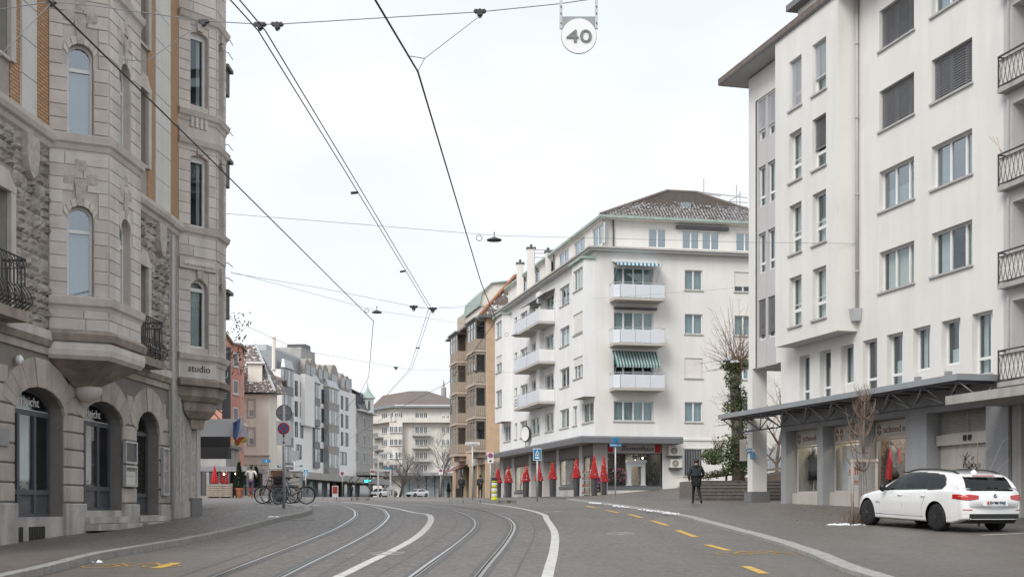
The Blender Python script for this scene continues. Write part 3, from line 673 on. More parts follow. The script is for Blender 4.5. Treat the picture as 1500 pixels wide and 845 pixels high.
    ds = sp(1172, -.9); b = MB(); b.fbox(F, ds-.2, ds+2.6, 21, 22.5, -4, -.9); d_ = b.build('dormer', 'plaster_white', e); MB().fbox(F, ds-.5, ds+2.9, 22.5, 22.75, -4, -.5).build('dormer_roof', 'fascia', d_)
    window(F, ds+.5, ds+1.9, 21.2, 22.3, e, d=-.88, dep=.0, lights=2, sill=None, room=None)
    # pillar and shop front
    b = MB(); b.fbox(F, -.12, sp(1102.2), 1.9, z_p, -.68, .0); pl = b.build('pillar', 'plaster_white', e)
    MB().fbox(F, -.24, sp(1102.2)+.1, 1.7, 2.52, -.78, .1).build('pillar_base', 'granite_dark', pl)
    tag(MB().fbox(F, -.1, sp(1102.2)-.05, 4.22, 4.4, .02, .05).build('street_sign', 'sign_blue'), 'blue street name plate on the pillar of the office block', 'sign')
    sgn = bpy.data.objects['street_sign']
    MB().fbox(F, .25, .65, 3.95, 4.2, .02, .05).build('number_plate', 'sign_blue', sgn); text(F, 'Klosbachstrasse', -.05, 4.27, .08, 'white_enamel', sgn, d=.055, width=.8)
    pf = [(1144, 1151), (1197, 1205), (1258, 1265), (1326, 1357), (1444, 1477)]
    for a, b_ in pf: MB().fbox(F, sp(a), sp(b_), 1.6, 4.95, -.7, 0).build('pier', 'granite', e)
    MB().fbox(F, P0, E, 4.95, 5.72, -.7, -.004).build('lintel', 'granite', e)
    RC = -.5; G = F.off(RC); g = G.spx
    for i, (a, b_) in enumerate(((1165, 1199), (1221, 1260), (1284, 1328))):
        s0, s1 = sp(pf[i][1])+.02, sp(pf[i+1][0])-.02
        MB().fbox(F, s0, s1, 1.6, 2.42, RC-.1, RC+.22).build('shop_plinth', 'beige_panel', e)
        w = window(F, s0, s1, 2.42, 4.3, e, d=RC, dep=.03, lights=1, fm='frame_stone', gl='glass_shop', sill=None, fw=.06, room=None)
        r = MB(); r.fbox(F, s0-.02, s1, 1.9, 4.9, -2.6, -2.5); r.fbox(F, s0-.02, s1, 4.85, 4.9, -2.5, RC-.25); r.fbox(F, s0-.02, s1, 2.3, 2.4, -2.5, RC-.15); r.fbox(F, s0-.06, s0-.02, 1.9, 4.9, -2.6, -.705); r.fbox(F, s1-.02, s1+.02, 1.9, 4.9, -2.5, RC-.25); r.build('shop_interior', 'room_light' if i != 2 else 'goods_dark', w); MB().fbox(F, s0, s1-.3, 4.78, 4.83, -1.9, -1.2).build('ceiling_light', 'lit_strip', w)
        s = MB().fbox(F, s0, s1, 4.33, 4.92, RC-.06, RC+.05).build('shop_sign', 'beige_panel', e)
        text(F, 'schood mode', s0+.62, 4.5, .24, 'logo_dark', s, d=RC+.056, width=2.1) if i != 1 else None
        def star(c):
            b = MB()
            for t in (.6, 2.54, 3.74, 5.68, 1.57, 4.71):
                b.quad(*[F.P(c+math.cos(t+o)*r_, 4.62+math.sin(t+o)*r_*1.3, RC+.058) for o, r_ in ((0, .04), (.35, .13), (0, .16), (-.35, .13))])
            b.build('emblem', 'logo_dark', s)
        for c in ([s0+.3] if i != 1 else [s0+.3, s0+.62, s0+1.5, s0+1.8]): star(c)
        if i == 1:
            p = MB().fbox(F, s0+.1, s1-.1, 2.5, 4.2, RC-.3, RC-.27).build('window_screen', 'curtain', w)
            text(F, 'schood', s0+1.15, 3.05, .34, 'logo_red', w, d=RC+.02, width=1.5); text(F, 'mode', s0+1.5, 2.68, .26, 'logo_red', w, d=RC+.02, width=1.0)
    # service door with louvre
    s0, s1 = sp(1357)+.05, sp(1444)-.02
    d_ = MB().fbox(F, s0, s1, 1.5, 3.9, RC-.1, RC).build('service_door', 'beige_panel', e)
    MB().fbox(F, s0+.9, s0+.925, 1.5, 3.9, RC, RC+.012).build('door_joint', 'beige_panel', d_); MB().fbox(F, s0, s1, 3.86, 4.2, RC-.1, RC+.16).build('door_head', 'beige_panel', d_)
    slats(F, s0+.03, s1-.02, 4.22, 4.93, RC+.0, 'beige_panel', d_, step=.05, tilt=.012, name='louvre')
    MB().fbox(F, (s0+s1)/2-.012, (s0+s1)/2+.012, 4.22, 4.93, RC+.03, RC+.05).build('louvre_post', 'frame_stone', d_)
    for k in (0, .26): MB().fbox(F, s0+1.55+k, s0+1.7+k, 3.97, 4.14, RC+.16, RC+.2).build('door_lamp', 'black_soft', d_)
    rnd = random.Random(9); b = MB()
    for i in range(16):
        x, z = s0+1.35+rnd.uniform(0, .8), 3.05+rnd.uniform(0, .45); q = [F.P(x+rnd.uniform(-.16, .16), z+rnd.uniform(-.12, .12), RC+.006) for _ in range(4)]; b.tube(q, .012, 3)
    b.build('graffiti', 'black_soft', d_)
    # truss canopy
    D = 1.42; C = F.off(D); k0, k1 = C.spx(1053.5), C.spx(1404)
    ca = empty('truss_canopy', F.P((k0+k1)/2, 5, D/2), 'long grey glazed canopy on steel trusses above the shop windows', 'canopy')
    MB().fbox(F, k0, k1, 5.66, 5.80, .0, D).build('roof_plate', 'zinc', ca)
    MB().fbox(F, k0-.02, k1+.02, 5.64, 5.83, D+.002, D+.05).build('fascia', 'zinc', ca); MB().fbox(F, k1+.002, k1+.05, 5.64, 5.83, 0, D).build('fascia', 'zinc', ca)
    n = 10; st = (k1-k0-.3)/(n-1); nodes = [k0+.15+i*st for i in range(n)]; lo = [x+.25 for x in nodes]
    for i in range(n):
        t = MB(); x = nodes[i]; q = F.P(min(lo[i], k1), 5.06, .62); t.tube([F.P(x, 5.64, D-.06), q], .028, 6); t.tube([q, F.P(lo[i], 5.18, .0)], .022, 6)
        t.tube([q, F.P(x, 5.62, .08)], .022, 6); o = t.build('truss_strut', 'steel_grey', ca, smooth=True)
        for j in (i-1, i+1):
            if 0 <= j < n: MB().tube([q, F.P(nodes[j], 5.62, D-.08 if j > i else .3)], .024, 6).build('diagonal', 'steel_light' if j < i else 'steel_grey', ca, smooth=True)
    MB().tube([F.P(lo[0], 5.06, .62), F.P(lo[-1], 5.06, .62)], .026, 6).build('bottom_chord', 'steel_dark', ca, smooth=True)
    MB().tube([F.P(k0+.1, 5.6, D-.06), F.P(k1-.05, 5.6, D-.06)], .035, 6).build('edge_beam', 'steel_dark', ca, smooth=True)
    for x in np.linspace(k0+.4, k1-.3, 16): MB().beam(F.P(x, 5.62, .05), F.P(x, 5.62, D-.1), .05, .05).build('purlin', 'steel_dark', ca)
    for p_ in (1357, 1402): MB().fbox(F, sp(p_)-.1, sp(p_)+.12, 5.83, 6.15, .25, .4).build('vent_box', 'zinc', ca)
    # closed back of the block
    q = [F.P(E, 0, 0), F.P(E, 0, -11), F.P(0, 0, -11), F.P(0, 0, 0)]; shell([(p.x, p.y) for p in q], z_p, z_t, 'plaster_white', e)
    q = [F.P(E, 0, 0), F.P(E, 0, -11), F.P(P0, 0, -11), F.P(P0, 0, -.7), F.P(P0, 0, 0)]; shell([(p.x, p.y) for p in q], 1.5, z_p, 'plaster_white', e, top=False)
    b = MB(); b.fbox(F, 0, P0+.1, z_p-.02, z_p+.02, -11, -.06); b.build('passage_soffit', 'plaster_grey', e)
    return e
build_right()
def build_loggias():
    F = RF; s0 = F.spx(1470)+.003; e = empty('balcony_house', F.P(s0+3, 1.6, 0), 'grey apartment house with stacked lattice balconies at the right picture edge', 'building')
    E = s0+7; lv = [5.42+2.93*i for i in range(6)]; ops = [(s0+.42, E, z+.12, z+2.55) for z in lv]
    wall(F, s0, E, 5.3, 22, ops, 'plaster_grey', e, 1.3)
    wall(F.off(-1.3), s0, E, 5.3, 22, [], 'concrete', e, name='loggia_back')
    for z in lv:
        b = MB(); b.fbox(F, s0+.08, E, z, z+.14, -.02, .28); sl_ = b.build('balcony_slab', 'concrete', e)
        b = MB(); b.beam(F.P(s0+.1, z+1.08, .26), F.P(E, z+1.08, .26), .05, .04); b.beam(F.P(s0+.1, z+.95, .26), F.P(E, z+.95, .26), .03); b.beam(F.P(s0+.1, z+.2, .26), F.P(E, z+.2, .26), .03); b.beam(F.P(s0+.12, z+.14, .26), F.P(s0+.12, z+1.1, .26), .04)
        b.beam(F.P(s0+.1, z+1.08, .26), F.P(s0+.1, z+1.08, 0), .04)
        for i in range(22):
            x = s0+.14+i*.2
            for a, c in ((0, .1), (.2, .1)):
                b.tube([F.P(x+a, z+.2, .26), F.P(x+c, z+.57, .26), F.P(x+a, z+.95, .26)], .009, 4)
        b.build('railing', 'iron', e, kind='stuff'); MB().fbox(F, s0+.15, E, z+.2, z+.95, .2, .22).build('balcony_screen', 'plaster_white', e)
        MB().tube([F.P(s0+.36, z+.2, .1), F.P(s0+.36, z+2.7, .1)], .025, 6).build('drain_pipe', 'frame_stone', e)
    MB().fbox(F, s0+.02, E, 4.86, 5.12, 0, 2.0).build('entrance_canopy', 'concrete', e)
    for i, (a, b_) in enumerate(((.35, .75), (3.6, 4.3))):
        p = MB().fbox(F, s0+a, s0+b_, 1.3, 4.86, -.5, -.05).build('pier', 'concrete', e)
    MB().fbox(F, s0+.75, E, 1.3, 4.86, -1.3, -1.2).build('ground_wall', 'concrete', e)
    for k in range(1, 6): MB().fbox(F, s0+.76, E, 1.4+k*.6, 1.42+k*.6, -1.2, -1.19).build('joint_strip', 'granite_dark', e)
    q = [F.P(E, 0, 0), F.P(E, 0, -10), F.P(s0, 0, -10), F.P(s0, 0, -1.3)]; shell([(p.x, p.y) for p in q], 1.3, 22, 'plaster_grey', e)
    w = MB()
    for k in range(3): w.tube([F.P(s0+.25+k*.05, 12.4, .28), F.P(s0+.1-k*.12, 12.9+.05*k, .3+.05*k)], .012, 4)
    tag(w.build('dry_reeds', 'wood_light'), 'pale dry reeds sticking out over a lattice balcony rail', 'plant')
build_loggias()
# ---------------------------------------------------------------- middle: white corner block with balconies and a flower shop
MC = V(5.33, 82.0); ML = Fc((5.33-.2235*28.6, 82+.9747*28.6), (.2235, -.9747)); MR = Fc((5.33, 82.0), (.9797, .2008)); ML_E = 28.6
def build_mid():
    e = empty('corner_building', (4, 90, 2.5), 'white five-storey corner apartment block with pale blue balconies above the flower shop', 'building')
    F = MR; sp = F.spx; ZT = 18.25; z0s = [7.4+2.86*i for i in range(4)]      # sill heights by floor
    H = 1.3; W = 13.5
    def od(px, py): return F.zpx(px, py)
    # --- camera-facing side
    cols = [(sp(1003), sp(1029)), (sp(1076), sp(1102))]; dr = (sp(899), sp(957)); ops = []; spec = []
    for i, z in enumerate(z0s):
        for j, c in enumerate(cols): spec.append((c[0], c[1], z, z+H, 'w', i, j))
        if i == 0: spec.append((dr[0], dr[1], z, z+H, 'w', i, 9))
        else: spec.append((dr[0], dr[1], z-.75, z+H+.02, 'd', i, 0))
    ops = [s[:4] for s in spec]
    wall(F, 0, W, 6.0, ZT, ops, 'plaster_mid', e, .16)
    for a, b_, c, t, k, i, j in spec:
        if k == 'd': window(F, a, b_, c, t, e, dep=.16, lights=4, cur='curtain_teal' if i > 1 else None, fw=.08, sill=None, panes=True, gl='glass')
        elif j == 9: window(F, a, b_, c, t, e, dep=.16, lights=4, cur='curtain_teal', fw=.08, sill='frame_stone')
        elif (i, j) == (1, 0): window(F, a, b_, c, t, e, dep=.16, lights=1, sill='frame_stone', room=None); MB().fbox(F, a+.03, b_-.03, c+.02, t, -.1, -.06).build('roller_shutter', 'shutter', e)
        elif (i, j) == (3, 1): 
            w = window(F, a, b_, c, t, e, dep=.16, lights=2, sill='frame_stone'); MB().fbox(F, a+.03, b_-.03, c+.35, t, -.1, -.06).build('roller_shutter', 'shutter', w)
        else: window(F, a, b_, c, t, e, dep=.16, lights=2, cur='curtain_teal', sill='frame_stone')
    # balconies on that side
    for i in (1, 2, 3):
        zb = z0s[i]-.98; a, b_ = dr[0]-.28, dr[1]+.38
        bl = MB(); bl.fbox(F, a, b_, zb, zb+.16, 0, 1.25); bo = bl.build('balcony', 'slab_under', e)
        n = 4; x = np.linspace(a+.38, b_, n)
        for k in range(n-1): MB().fbox(F, x[k]+.012, x[k+1]-.012, zb+.18, zb+1.0, 1.2, 1.24).build('balcony_panel', 'balcony_panel', bo)
        A = F.P(a, 0, .85); B_ = F.P(a+.36, 0, 1.22); Fq = Fc((A.x, A.y), (B_-A).xy); MB().fbox(Fq, .01, (B_-A).length-.02, zb+.18, zb+1.0, -.03, 0).build('balcony_panel', 'balcony_panel', bo)
        Fq = Fc((F.P(a, 0, 0).x, F.P(a, 0, 0).y), F.n); 
        MB().fbox(F, a, a+.03, zb+.18, zb+1.0, .05, .84).build('balcony_panel', 'balcony_panel', bo); MB().fbox(F, b_-.03, b_, zb+.18, zb+1.0, .05, 1.18).build('balcony_panel', 'balcony_panel', bo)
        r = MB(); r.tube([F.P(a, zb+1.12, 0), F.P(a, zb+1.12, .85), F.P(a+.36, zb+1.12, 1.22), F.P(b_, zb+1.12, 1.22), F.P(b_, zb+1.12, 0)], .022, 6)
        for q in x: r.tube([F.P(q, zb+.2, 1.21), F.P(q, zb+1.12, 1.21)], .015, 5)
        r.build('railing', 'zinc_light', bo)
    def awning(i, drop, out, m, nm):
        a, b_ = dr[0]-.1, dr[1]+.2; zt = z0s[i]+H+.35
        b = MB(); n = 12
        b.hexa([F.P(a, zt-drop, out), F.P(b_, zt-drop, out), F.P(b_, zt-.03, .06), F.P(a, zt-.03, .06), F.P(a, zt-drop+.03, out), F.P(b_, zt-drop+.03, out), F.P(b_, zt, .06), F.P(a, zt, .06)])
        b.fbox(F, a, b_, zt-drop-.14, zt-drop, out-.004, out+.01); o = b.build('awning', m, e); MB().fbox(F, a-.05, b_+.05, zt, zt+.08, 0, .14).build('awning_box', 'frame_white', o)
        for q in (a+.05, b_-.05): MB().tube([F.P(q, zt-drop-1.0, .06), F.P(q, zt-drop-.02, out-.02)], .015, 5).build('awning_arm', 'steel_light', o)
    awning(1, 1.0, .85, 'awning_green', 0); awning(3, .3, 1.2, 'awning_blue', 0)
    MB().fbox(F, dr[0], dr[1]+.2, z0s[2]+H+.14, z0s[2]+H+.3, 0, .16).build('awning_box', 'steel_dark', e)
    # --- street side
    G = ML; g = G.spx; N0, N1 = g(837.6), ML_E; ops = []; sp2 = []
    def col(p0, p1): return (g(p0), g(p1))
    cw = [col(753.5, 757.6), col(762, 772.5), col(820, 834)]
    for i in (1, 2, 3):
        z = z0s[i]
        for c in cw: sp2.append((c[0], c[1], z, z+H, 'w'))
        sp2.append((*col(779, 791), z-.8, z+H, 'd')); sp2.append((*col(798.5, 811), z-.8, z+H, 'd'))
    for c in (col(738, 748), col(753.5, 757.6), col(761.5, 772), col(778.5, 790.5), col(798.5, 811), col(820, 833.5), col(839, 845.6), col(853, 869.6)): sp2.append((c[0], c[1], z0s[0], z0s[0]+H, 'w'))
    ops = [s[:4] for s in sp2]
    wall(G, 0, ML_E, 6.0, ZT, ops, 'plaster_bay', e, .16)
    for k, (a, b_, c, t, kd) in enumerate(sp2):
        window(G, a, b_, c, t, e, dep=.16, lights=1 if b_-a < 1 else 2, cur='any', sill='frame_stone' if kd == 'w' else None, panes=False, fw=.07)
    for (p0, p1, bs) in ((837.6, 855.2, 1), (725, 736, 0)):          # oriels
        B = G.off(.75); a, b_ = B.spx(p0), B.spx(p1); zb, zt = 8.95, 17.75; b_ = ML_E-.004 if bs else b_
        c = (a+(b_-a)*.12, b_-(b_-a)*.1); oo = [(c[0], c[1], z, z+1.35) for z in z0s[1:]]
        wall(B, a, b_, zb, zt, oo, 'plaster_bay', e, .14, name='oriel_wall')
        for i, o in enumerate(oo):
            w = window(B, *o, e, dep=.14, lights=3 if bs else 2, sill='frame_stone', panes=False, cur='curtain')
            hh = {(1, 1): .92, (1, 0): .4, (0, 1): .45}.get((bs, i), 0)
            if hh: MB().fbox(B, o[0]+.02, o[1]-.02, o[3]-1.35*hh, o[3], -.1, -.06).build('roller_shutter', 'shutter', w)
        p = B.P(b_, 0); wall(Fc((p.x, p.y), -G.n), 0, .75, zb, zt, [], 'plaster_bay', e, name='oriel_side')
        p = B.P(a, 0, -.75); wall(Fc((p.x, p.y), G.n), 0, .75, zb, zt, [], 'plaster_bay', e, name='oriel_side')
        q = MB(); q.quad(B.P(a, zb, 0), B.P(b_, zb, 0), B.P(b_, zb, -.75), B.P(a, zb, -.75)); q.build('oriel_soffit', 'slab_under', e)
        MB().fbox(G, a-.15, b_+.12, zt, zt+.14, 0, .95).build('oriel_roof', 'copper_green', e)
    for i in (1, 2, 3):                                              # two balconies a floor
        zb = z0s[i]-.98
        for (p0, p1) in ((753, 771), (772, 788.5)):
            B = G.off(1.25); a, b_ = B.spx(p0), B.spx(p1)
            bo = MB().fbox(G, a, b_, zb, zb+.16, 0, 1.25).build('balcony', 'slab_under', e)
            x = np.linspace(a, b_, 4)
            for k in range(3): MB().fbox(G, x[k]+.012, x[k+1]-.012, zb+.18, zb+1.02, 1.2, 1.24).build('balcony_panel', 'balcony_panel', bo)
            MB().fbox(G, b_-.035, b_, zb+.18, zb+1.02, .03, 1.19).build('balcony_panel', 'plaster_bay', bo)
            r = MB(); r.tube([G.P(a, zb+1.14, 0), G.P(a, zb+1.14, 1.22), G.P(b_, zb+1.14, 1.22), G.P(b_, zb+1.14, 0)], .022, 6); r.build('railing', 'zinc_light', bo)
        MB().fbox(G, g(791.5), g(797), zb, zb+2.86, -.02, .35).build('balcony_pier', 'plaster_bay', e)
    for (p0, p1, i) in ((776, 793, 3), (795, 813, 3)):
        a, b_ = g(p0), g(p1); b = MB(); z = z0s[i]+H+.25; b.hexa([G.P(a, z-.35, .8), G.P(b_, z-.35, .8), G.P(b_, z, .02), G.P(a, z, .02), G.P(a, z-.31, .8), G.P(b_, z-.31, .8), G.P(b_, z+.04, .02), G.P(a, z+.04, .02)]); b.build('awning', 'zinc', e)
    # cornice, set-back attic, hipped roof
    O_ = .45
    def ring(d0, d1, z0, z1, m, name, Wr=W):
        b = MB(); c = MC; nl, nr = V(ML.n.x, ML.n.y), V(MR.n.x, MR.n.y)
        A = [ML.P(-.3, 0, d).xy for d in (d0, d1)]; B_ = [(c+nl*d+nr*d) for d in (d0, d1)]; C_ = [MR.P(Wr, 0, d).xy for d in (d0, d1)]
        for (p, q) in ((A, B_), (B_, C_)):
            b.hexa([(*p[1], z0), (*q[1], z0), (*q[0], z0), (*p[0], z0), (*p[1], z1), (*q[1], z1), (*q[0], z1), (*p[0], z1)])
        return b.build(name, m, e)
    ring(-.02, O_, ZT, ZT+.13, 'plaster_grey', 'cornice'); ring(-1.5, O_+.12, ZT+.13, ZT+.24, 'frame_stone', 'cornice')
    AL, AR = ML.off(-.75), MR.off(-1.05); zA, zE = ZT+.24, 20.55
    ao = [(AR.spx(p0), AR.spx(p1), 18.85, 20.1) for p0, p1 in ((950, 976), (999.5, 1024.5), (1028.5, 1054), (1078, 1104))]
    wall(AR, .75, W, zA, zE, ao, 'plaster_mid', e, .1, name='attic_wall')
    for o in ao: window(AR, *o, e, dep=.1, lights=2, gl='glass_sky', sill=None, cur='curtain')
    al = []
    for p0, p1 in ((867.5, 884), (841, 856.5), (818.5, 833), (797.5, 811), (779, 790.5), (761.5, 771.5)): al.append((AL.spx(p0), AL.spx(p1), 18.95, 20.3))
    wall(AL, 0, ML_E-.9, zA, zE, al, 'plaster_mid', e, .1, name='attic_wall')
    for o in al: window(AL, *o, e, dep=.1, lights=2, gl='glass_sky', sill=None, panes=False, room=None, cur='curtain_teal')
    ring(-1.06, -.55, zE-.02, zE+.12, 'plaster_mid', 'eaves'); ring(-.58, -.45, zE+.02, zE+.2, 'copper_green', 'gutter')
    b = MB(); b.fbox(AR, (AR.spx(990)), AR.spx(1066), 20.15, 20.35, 0, .25); b.build('awning_box', 'steel_dark', e)
    MB().tube([AR.P(AR.spx(898), zA, .1), AR.P(AR.spx(898), zE, .1)], .06, 6).build('rain_pipe', 'steel_dark', e); MB().tube([AL.P(AL.spx(813), zA, .1), AL.P(AL.spx(813), zE, .1)], .06, 6).build('rain_pipe', 'steel_dark', e)
    nl, nr = V(ML.n.x, ML.n.y), V(MR.n.x, MR.n.y); cn = MC+nl*-.5+nr*-.5; zR = zE+.14
    p1 = cn; p2 = MR.P(W, 0, -.5).xy; p3 = MR.P(W, 0, -12).xy; p4 = ML.P(-.3, 0, -11.5).xy; p5 = ML.P(-.3, 0, -.5).xy; r1 = at(978, 281, 90.2); rz = r1.z; r1 = r1.xy; r2 = r1+V(.0, 0)+MR.u*2.2; r3 = ML.P(4, 0, -6).xy
    Z = lambda p, z: (p.x, p.y, z)
    b = MB(); b.quad(Z(p1, zR), Z(p2, zR), Z(r2, rz), Z(r1, rz)); b.quad(Z(p2, zR), Z(p3, zR), Z(r2, rz)); ro = b.build('roof', 'roof_tile', e)
    b = MB(); b.quad(Z(p5, zR), Z(p1, zR), Z(r1, rz), Z(r3, zR+.9)); b.quad(Z(p3, zR), Z(p4, zR), Z(r3, zR+.9), Z(r1, rz), Z(r2, rz)); b.quad(Z(p4, zR), Z(p5, zR), Z(r3, zR+.9)); b.build('roof_slope', 'roof_tile', ro)
    b = MB(); rnd = random.Random(2)                                  # rows of tiles with snow lying on the lower courses
    t = MB(); A0, A1 = V(*Z(p1, zR)), V(*Z(p2, zR)); B0, B1 = V(*Z(r1, rz)), V(*Z(r2, rz)); nrm = (A1-A0).cross(B0-A0).normalized(); nrm = nrm if nrm.z > 0 else -nrm
    rows = 26
    for j in range(rows):
        f0, f1 = j/rows, (j+1.15)/rows; L0, L1 = A0.lerp(B0, f0), A1.lerp(B1, f0); U0, U1 = A0.lerp(B0, f1), A1.lerp(B1, f1); n = int((L1-L0).length/.22)
        for i in range(n):
            a, c = i/n+.004, (i+.93)/n
            q = [L0.lerp(L1, a)+nrm*.07, L0.lerp(L1, c)+nrm*.07, U0.lerp(U1, c)+nrm*.03, U0.lerp(U1, a)+nrm*.03]
            t.add(q, [(0, 1, 2, 3)]); pr = 1-max(0, (j-8)/7)
            if rnd.random() < pr*.93:
                x0, y0 = rnd.uniform(0, .4), rnd.uniform(0, .45); x1, y1 = rnd.uniform(.6, 1), rnd.uniform(.55, 1); bl = lambda u, v: q[0].lerp(q[1], u).lerp(q[3].lerp(q[2], u), v)+nrm*.025; b.add([bl(x0, y0), bl(x1, y0), bl(x1, y1), bl(x0, y1)], [(0, 1, 2, 3)])
    t.build('roof_tiles', 'roof_tile', ro, kind='stuff'); b.build('snow_on_tiles', 'snow', ro, kind='stuff')
    b = MB()
    for i in range(14):
        f = (i+.5)/14; b.tube([V(*Z(p1, zR)).lerp(B0, i/14)+V(0, 0, .08), V(*Z(p1, zR)).lerp(B0, (i+.95)/14)+V(0, 0, .08)], .11, 6)
    b.tube([B0+V(0, 0, .05), B1+V(0, 0, .05)], .12, 6); b.tube([B1+V(0, 0, .05), A1+V(0, 0, .05)], .12, 6); b.build('ridge_tiles', 'roof_tile', ro)
    MB().hexa([A0.lerp(A1, .46).lerp(B0.lerp(B1, .46), .42)+nrm*h+x for h in (.05, .16) for x in (V(-.35, -.1, -.2), V(.35, -.1, -.2), V(.35, .2, .25), V(-.35, .2, .25))]).build('skylight', 'glass_sky', ro)
    # chimneys on the long roof
    for (px, y0, y1, Y, w) in ((762, 387, 410, 104, .28), (778, 365, 402, 100, .3), (803, 370, 398, 96, .22)):
        p = at(px, y1, Y); q = at(px, y0, Y); c_ = MB().box((p.x-w, p.y-w, p.z-1.6), (p.x+w, p.y+w, q.z)).build('chimney', 'plaster_mid', e); MB().box((p.x-w-.08, p.y-w-.08, q.z), (p.x+w+.08, p.y+w+.08, q.z+.1)).build('chimney_cap', 'steel_dark', c_); MB().lathe((p.x, p.y, q.z+.1), [(.1, 0), (.09, .18), (.14, .2), (.02, .3)], 10).build('chimney_pot', 'steel_dark', c_)
    b = MB()
    for Y, px0, px1, py in ((98, 783, 822, 366), (98, 783, 822, 371), (98, 783, 815, 377)): b.tube([at(px0, py, Y), at(px1, py, Y)], .035, 5)
    for px in (783, 800, 822): b.tube([at(px, 400, 98), at(px, 364, 98)], .035, 5)
    tag(b.build('roof_scaffold', 'zinc_light'), 'pale scaffold poles on the roof behind the chimneys', 'scaffold', 'roof scaffolds')
    b = MB()
    for px0, y0_, px1, y1_ in ((1032, 284, 1056, 287), (1022, 281, 1095, 290), (1030, 293, 1095, 297), (1058, 302, 1095, 303), (1056, 302, 1085, 284)): b.tube([at(px0, y0_, 97), at(px1, y1_, 97)], .04, 5)
    for px, y0_ in ((1031, 262), (1079, 271), (1049, 290), (1084, 280)): b.tube([at(px, 318, 97), at(px, y0_, 97)], .04, 5)
    tag(b.build('roof_scaffold', 'zinc_light'), 'scaffold poles rising behind the hipped tile roof', 'scaffold', 'roof scaffolds')
    # shop canopy
    d = 1.25; z0, z1 = 5.93, 6.32
    We = MR.spx(1001, d); ring(-.01, d, z1-.06, z1+.04, 'zinc', 'shop_canopy', We); ring(d-.06, d+.004, z0, z1-.06, 'fascia', 'canopy_fascia', We); MB().fbox(MR, We-.06, We, z0, z1-.06, 0, d-.06).build('canopy_fascia', 'fascia', e)
    # ground floor street side
    gp = [(726, 734), (749, 752.5), (775.5, 777.5), (793, 795), (815, 818), (848, 853), (866, 872)]
    MB().fbox(ML, 0, ML_E-.45, 5.2, 6.0, -.5, -.02).build('sign_band', 'fascia', e)
    for p0, p1 in ((733, 737), (749.5, 753), (774.5, 778), (791, 796), (815, 818.5), (848, 853)):
        MB().fbox(ML, g(p0), g(p1), 2.2, 5.98, -.5, 0).build('pier', 'plaster_grey', e)
    MB().fbox(ML, g(778), g(791), 2.2, 5.2, -1.4, -1.3).build('recess_wall', 'plaster_grey', e); MB().fbox(ML, g(796), g(811), 2.2, 5.2, -1.6, -1.5).build('recess_wall', 'plaster_grey', e)
    for p0, p1, zb in ((737, 749.5, 3.0), (753, 774.5, 3.2), (818.5, 848, 3.35), (853, 866, 2.6)):
        w = window(ML, g(p0), g(p1), zb, 5.2, e, d=-.1, dep=.05, lights=1 if p1-p0 < 20 else 1, fm='frame_shop', gl='glass_shop', sill=None, room=None, panes=False, fw=.08)
        b = MB(); b.fbox(ML, g(p0)-.3, g(p1)+.3, 2.3, 6.0, -3.2, -3.1); b.fbox(ML, g(p0)-.3, g(p1)+.3, 5.6, 5.7, -3.1, -.3); b.build('shop_interior', 'goods', w); MB().fbox(ML, g(p0)+.3, g(p1)-.2, 5.5, 5.56, -2.2, -.8).build('ceiling_light', 'lit_strip', w)
        MB().fbox(ML, g(p0), g(p1), 2.2, zb, -.3, -.06).build('shop_plinth', 'plaster_grey', e); MB().fbox(ML, g(p0), g(p1), zb-.22, zb-.02, -.06, 0).build('shop_sill', 'fascia', e)
    # ground floor camera side: flower shop
    q0, q1 = sp(890), sp(970)
    MB().fbox(MR, 0.0, q0, 2.3, 6.0, -.5, -.003).build('pier', 'plaster_grey', e)
    wall(MR, q1, W, 2.4, 6.0, [(sp(1002.5), sp(1028), 3.9, 5.62)], 'plaster_mid', e, .2, name='ground_wall')
    MB().fbox(MR, sp(997), W, 5.66, 5.74, 0, .05).build('string_course', 'plaster_mid', e); MB().fbox(MR, sp(997), W, 5.3+.9, 5.42+.9, 0, .07).build('string_course', 'plaster_mid', e)
    w = window(MR, sp(1002.5), sp(1028), 3.9, 5.62, e, dep=.2, lights=2, sill='frame_stone', fm='frame_grey'); b = MB()
    for i in range(11): x = sp(1003.5)+(sp(1027.5)-sp(1003.5))*i/10; b.tube([MR.P(x, 3.9, -.04), MR.P(x, 5.6, -.04)], .016, 5)
    b.build('window_bars', 'steel_light', w)
    MB().fbox(MR, q0, q1, 5.36, 6.0, -.4, -.1).build('sign_band', 'plaster_grey', e)
    text(MR, 'Blumenhaus', q0+.95, 5.5, .34, 'black_soft', e, d=-.09, width=2.2, shear=.35)
    for x in (q0+.02, q1-.45): MB().fbox(MR, x, x+.36, 5.4, 5.9, -.1, -.06).build('sign_flowers', 'red_bright', e)
    w = window(MR, q0+.02, q1-.05, 3.2, 5.34, e, d=-.08, dep=.05, lights=1, fm='frame_shop', gl='glass_shop', sill=None, room=None)
    b = MB(); b.fbox(MR, q0-.3, q1+.3, 2.3, 6.0, -3.6, -3.5); b.fbox(MR, q0, q1, 5.7, 5.8, -3.5, -.3); b.fbox(MR, q1-.04, q1, 2.4, 5.7, -3.5, -.3); b.build('shop_interior', 'black_soft', w); MB().fbox(MR, q0+.3, q1-.5, 5.62, 5.67, -2.2, -.6).build('ceiling_light', 'lit_strip', w)
    MB().fbox(MR, q0, q1, 2.3, 3.0, -.4, -.02).build('shop_plinth', 'plaster_mid', e); MB().fbox(MR, q0, q1, 3.0, 3.19, -.4, .03).build('shop_sill', 'fascia', e)
    for x, z in ((q0+.15, 4.95), (q0+2.0, 4.9), (q0+2.5, 5.05)): MB().lathe((MR.P(x, z, -.5)), [(.01, -.06), (.06, 0), (.01, .06)], 10).build('ceiling_spot', 'lit_white', w)
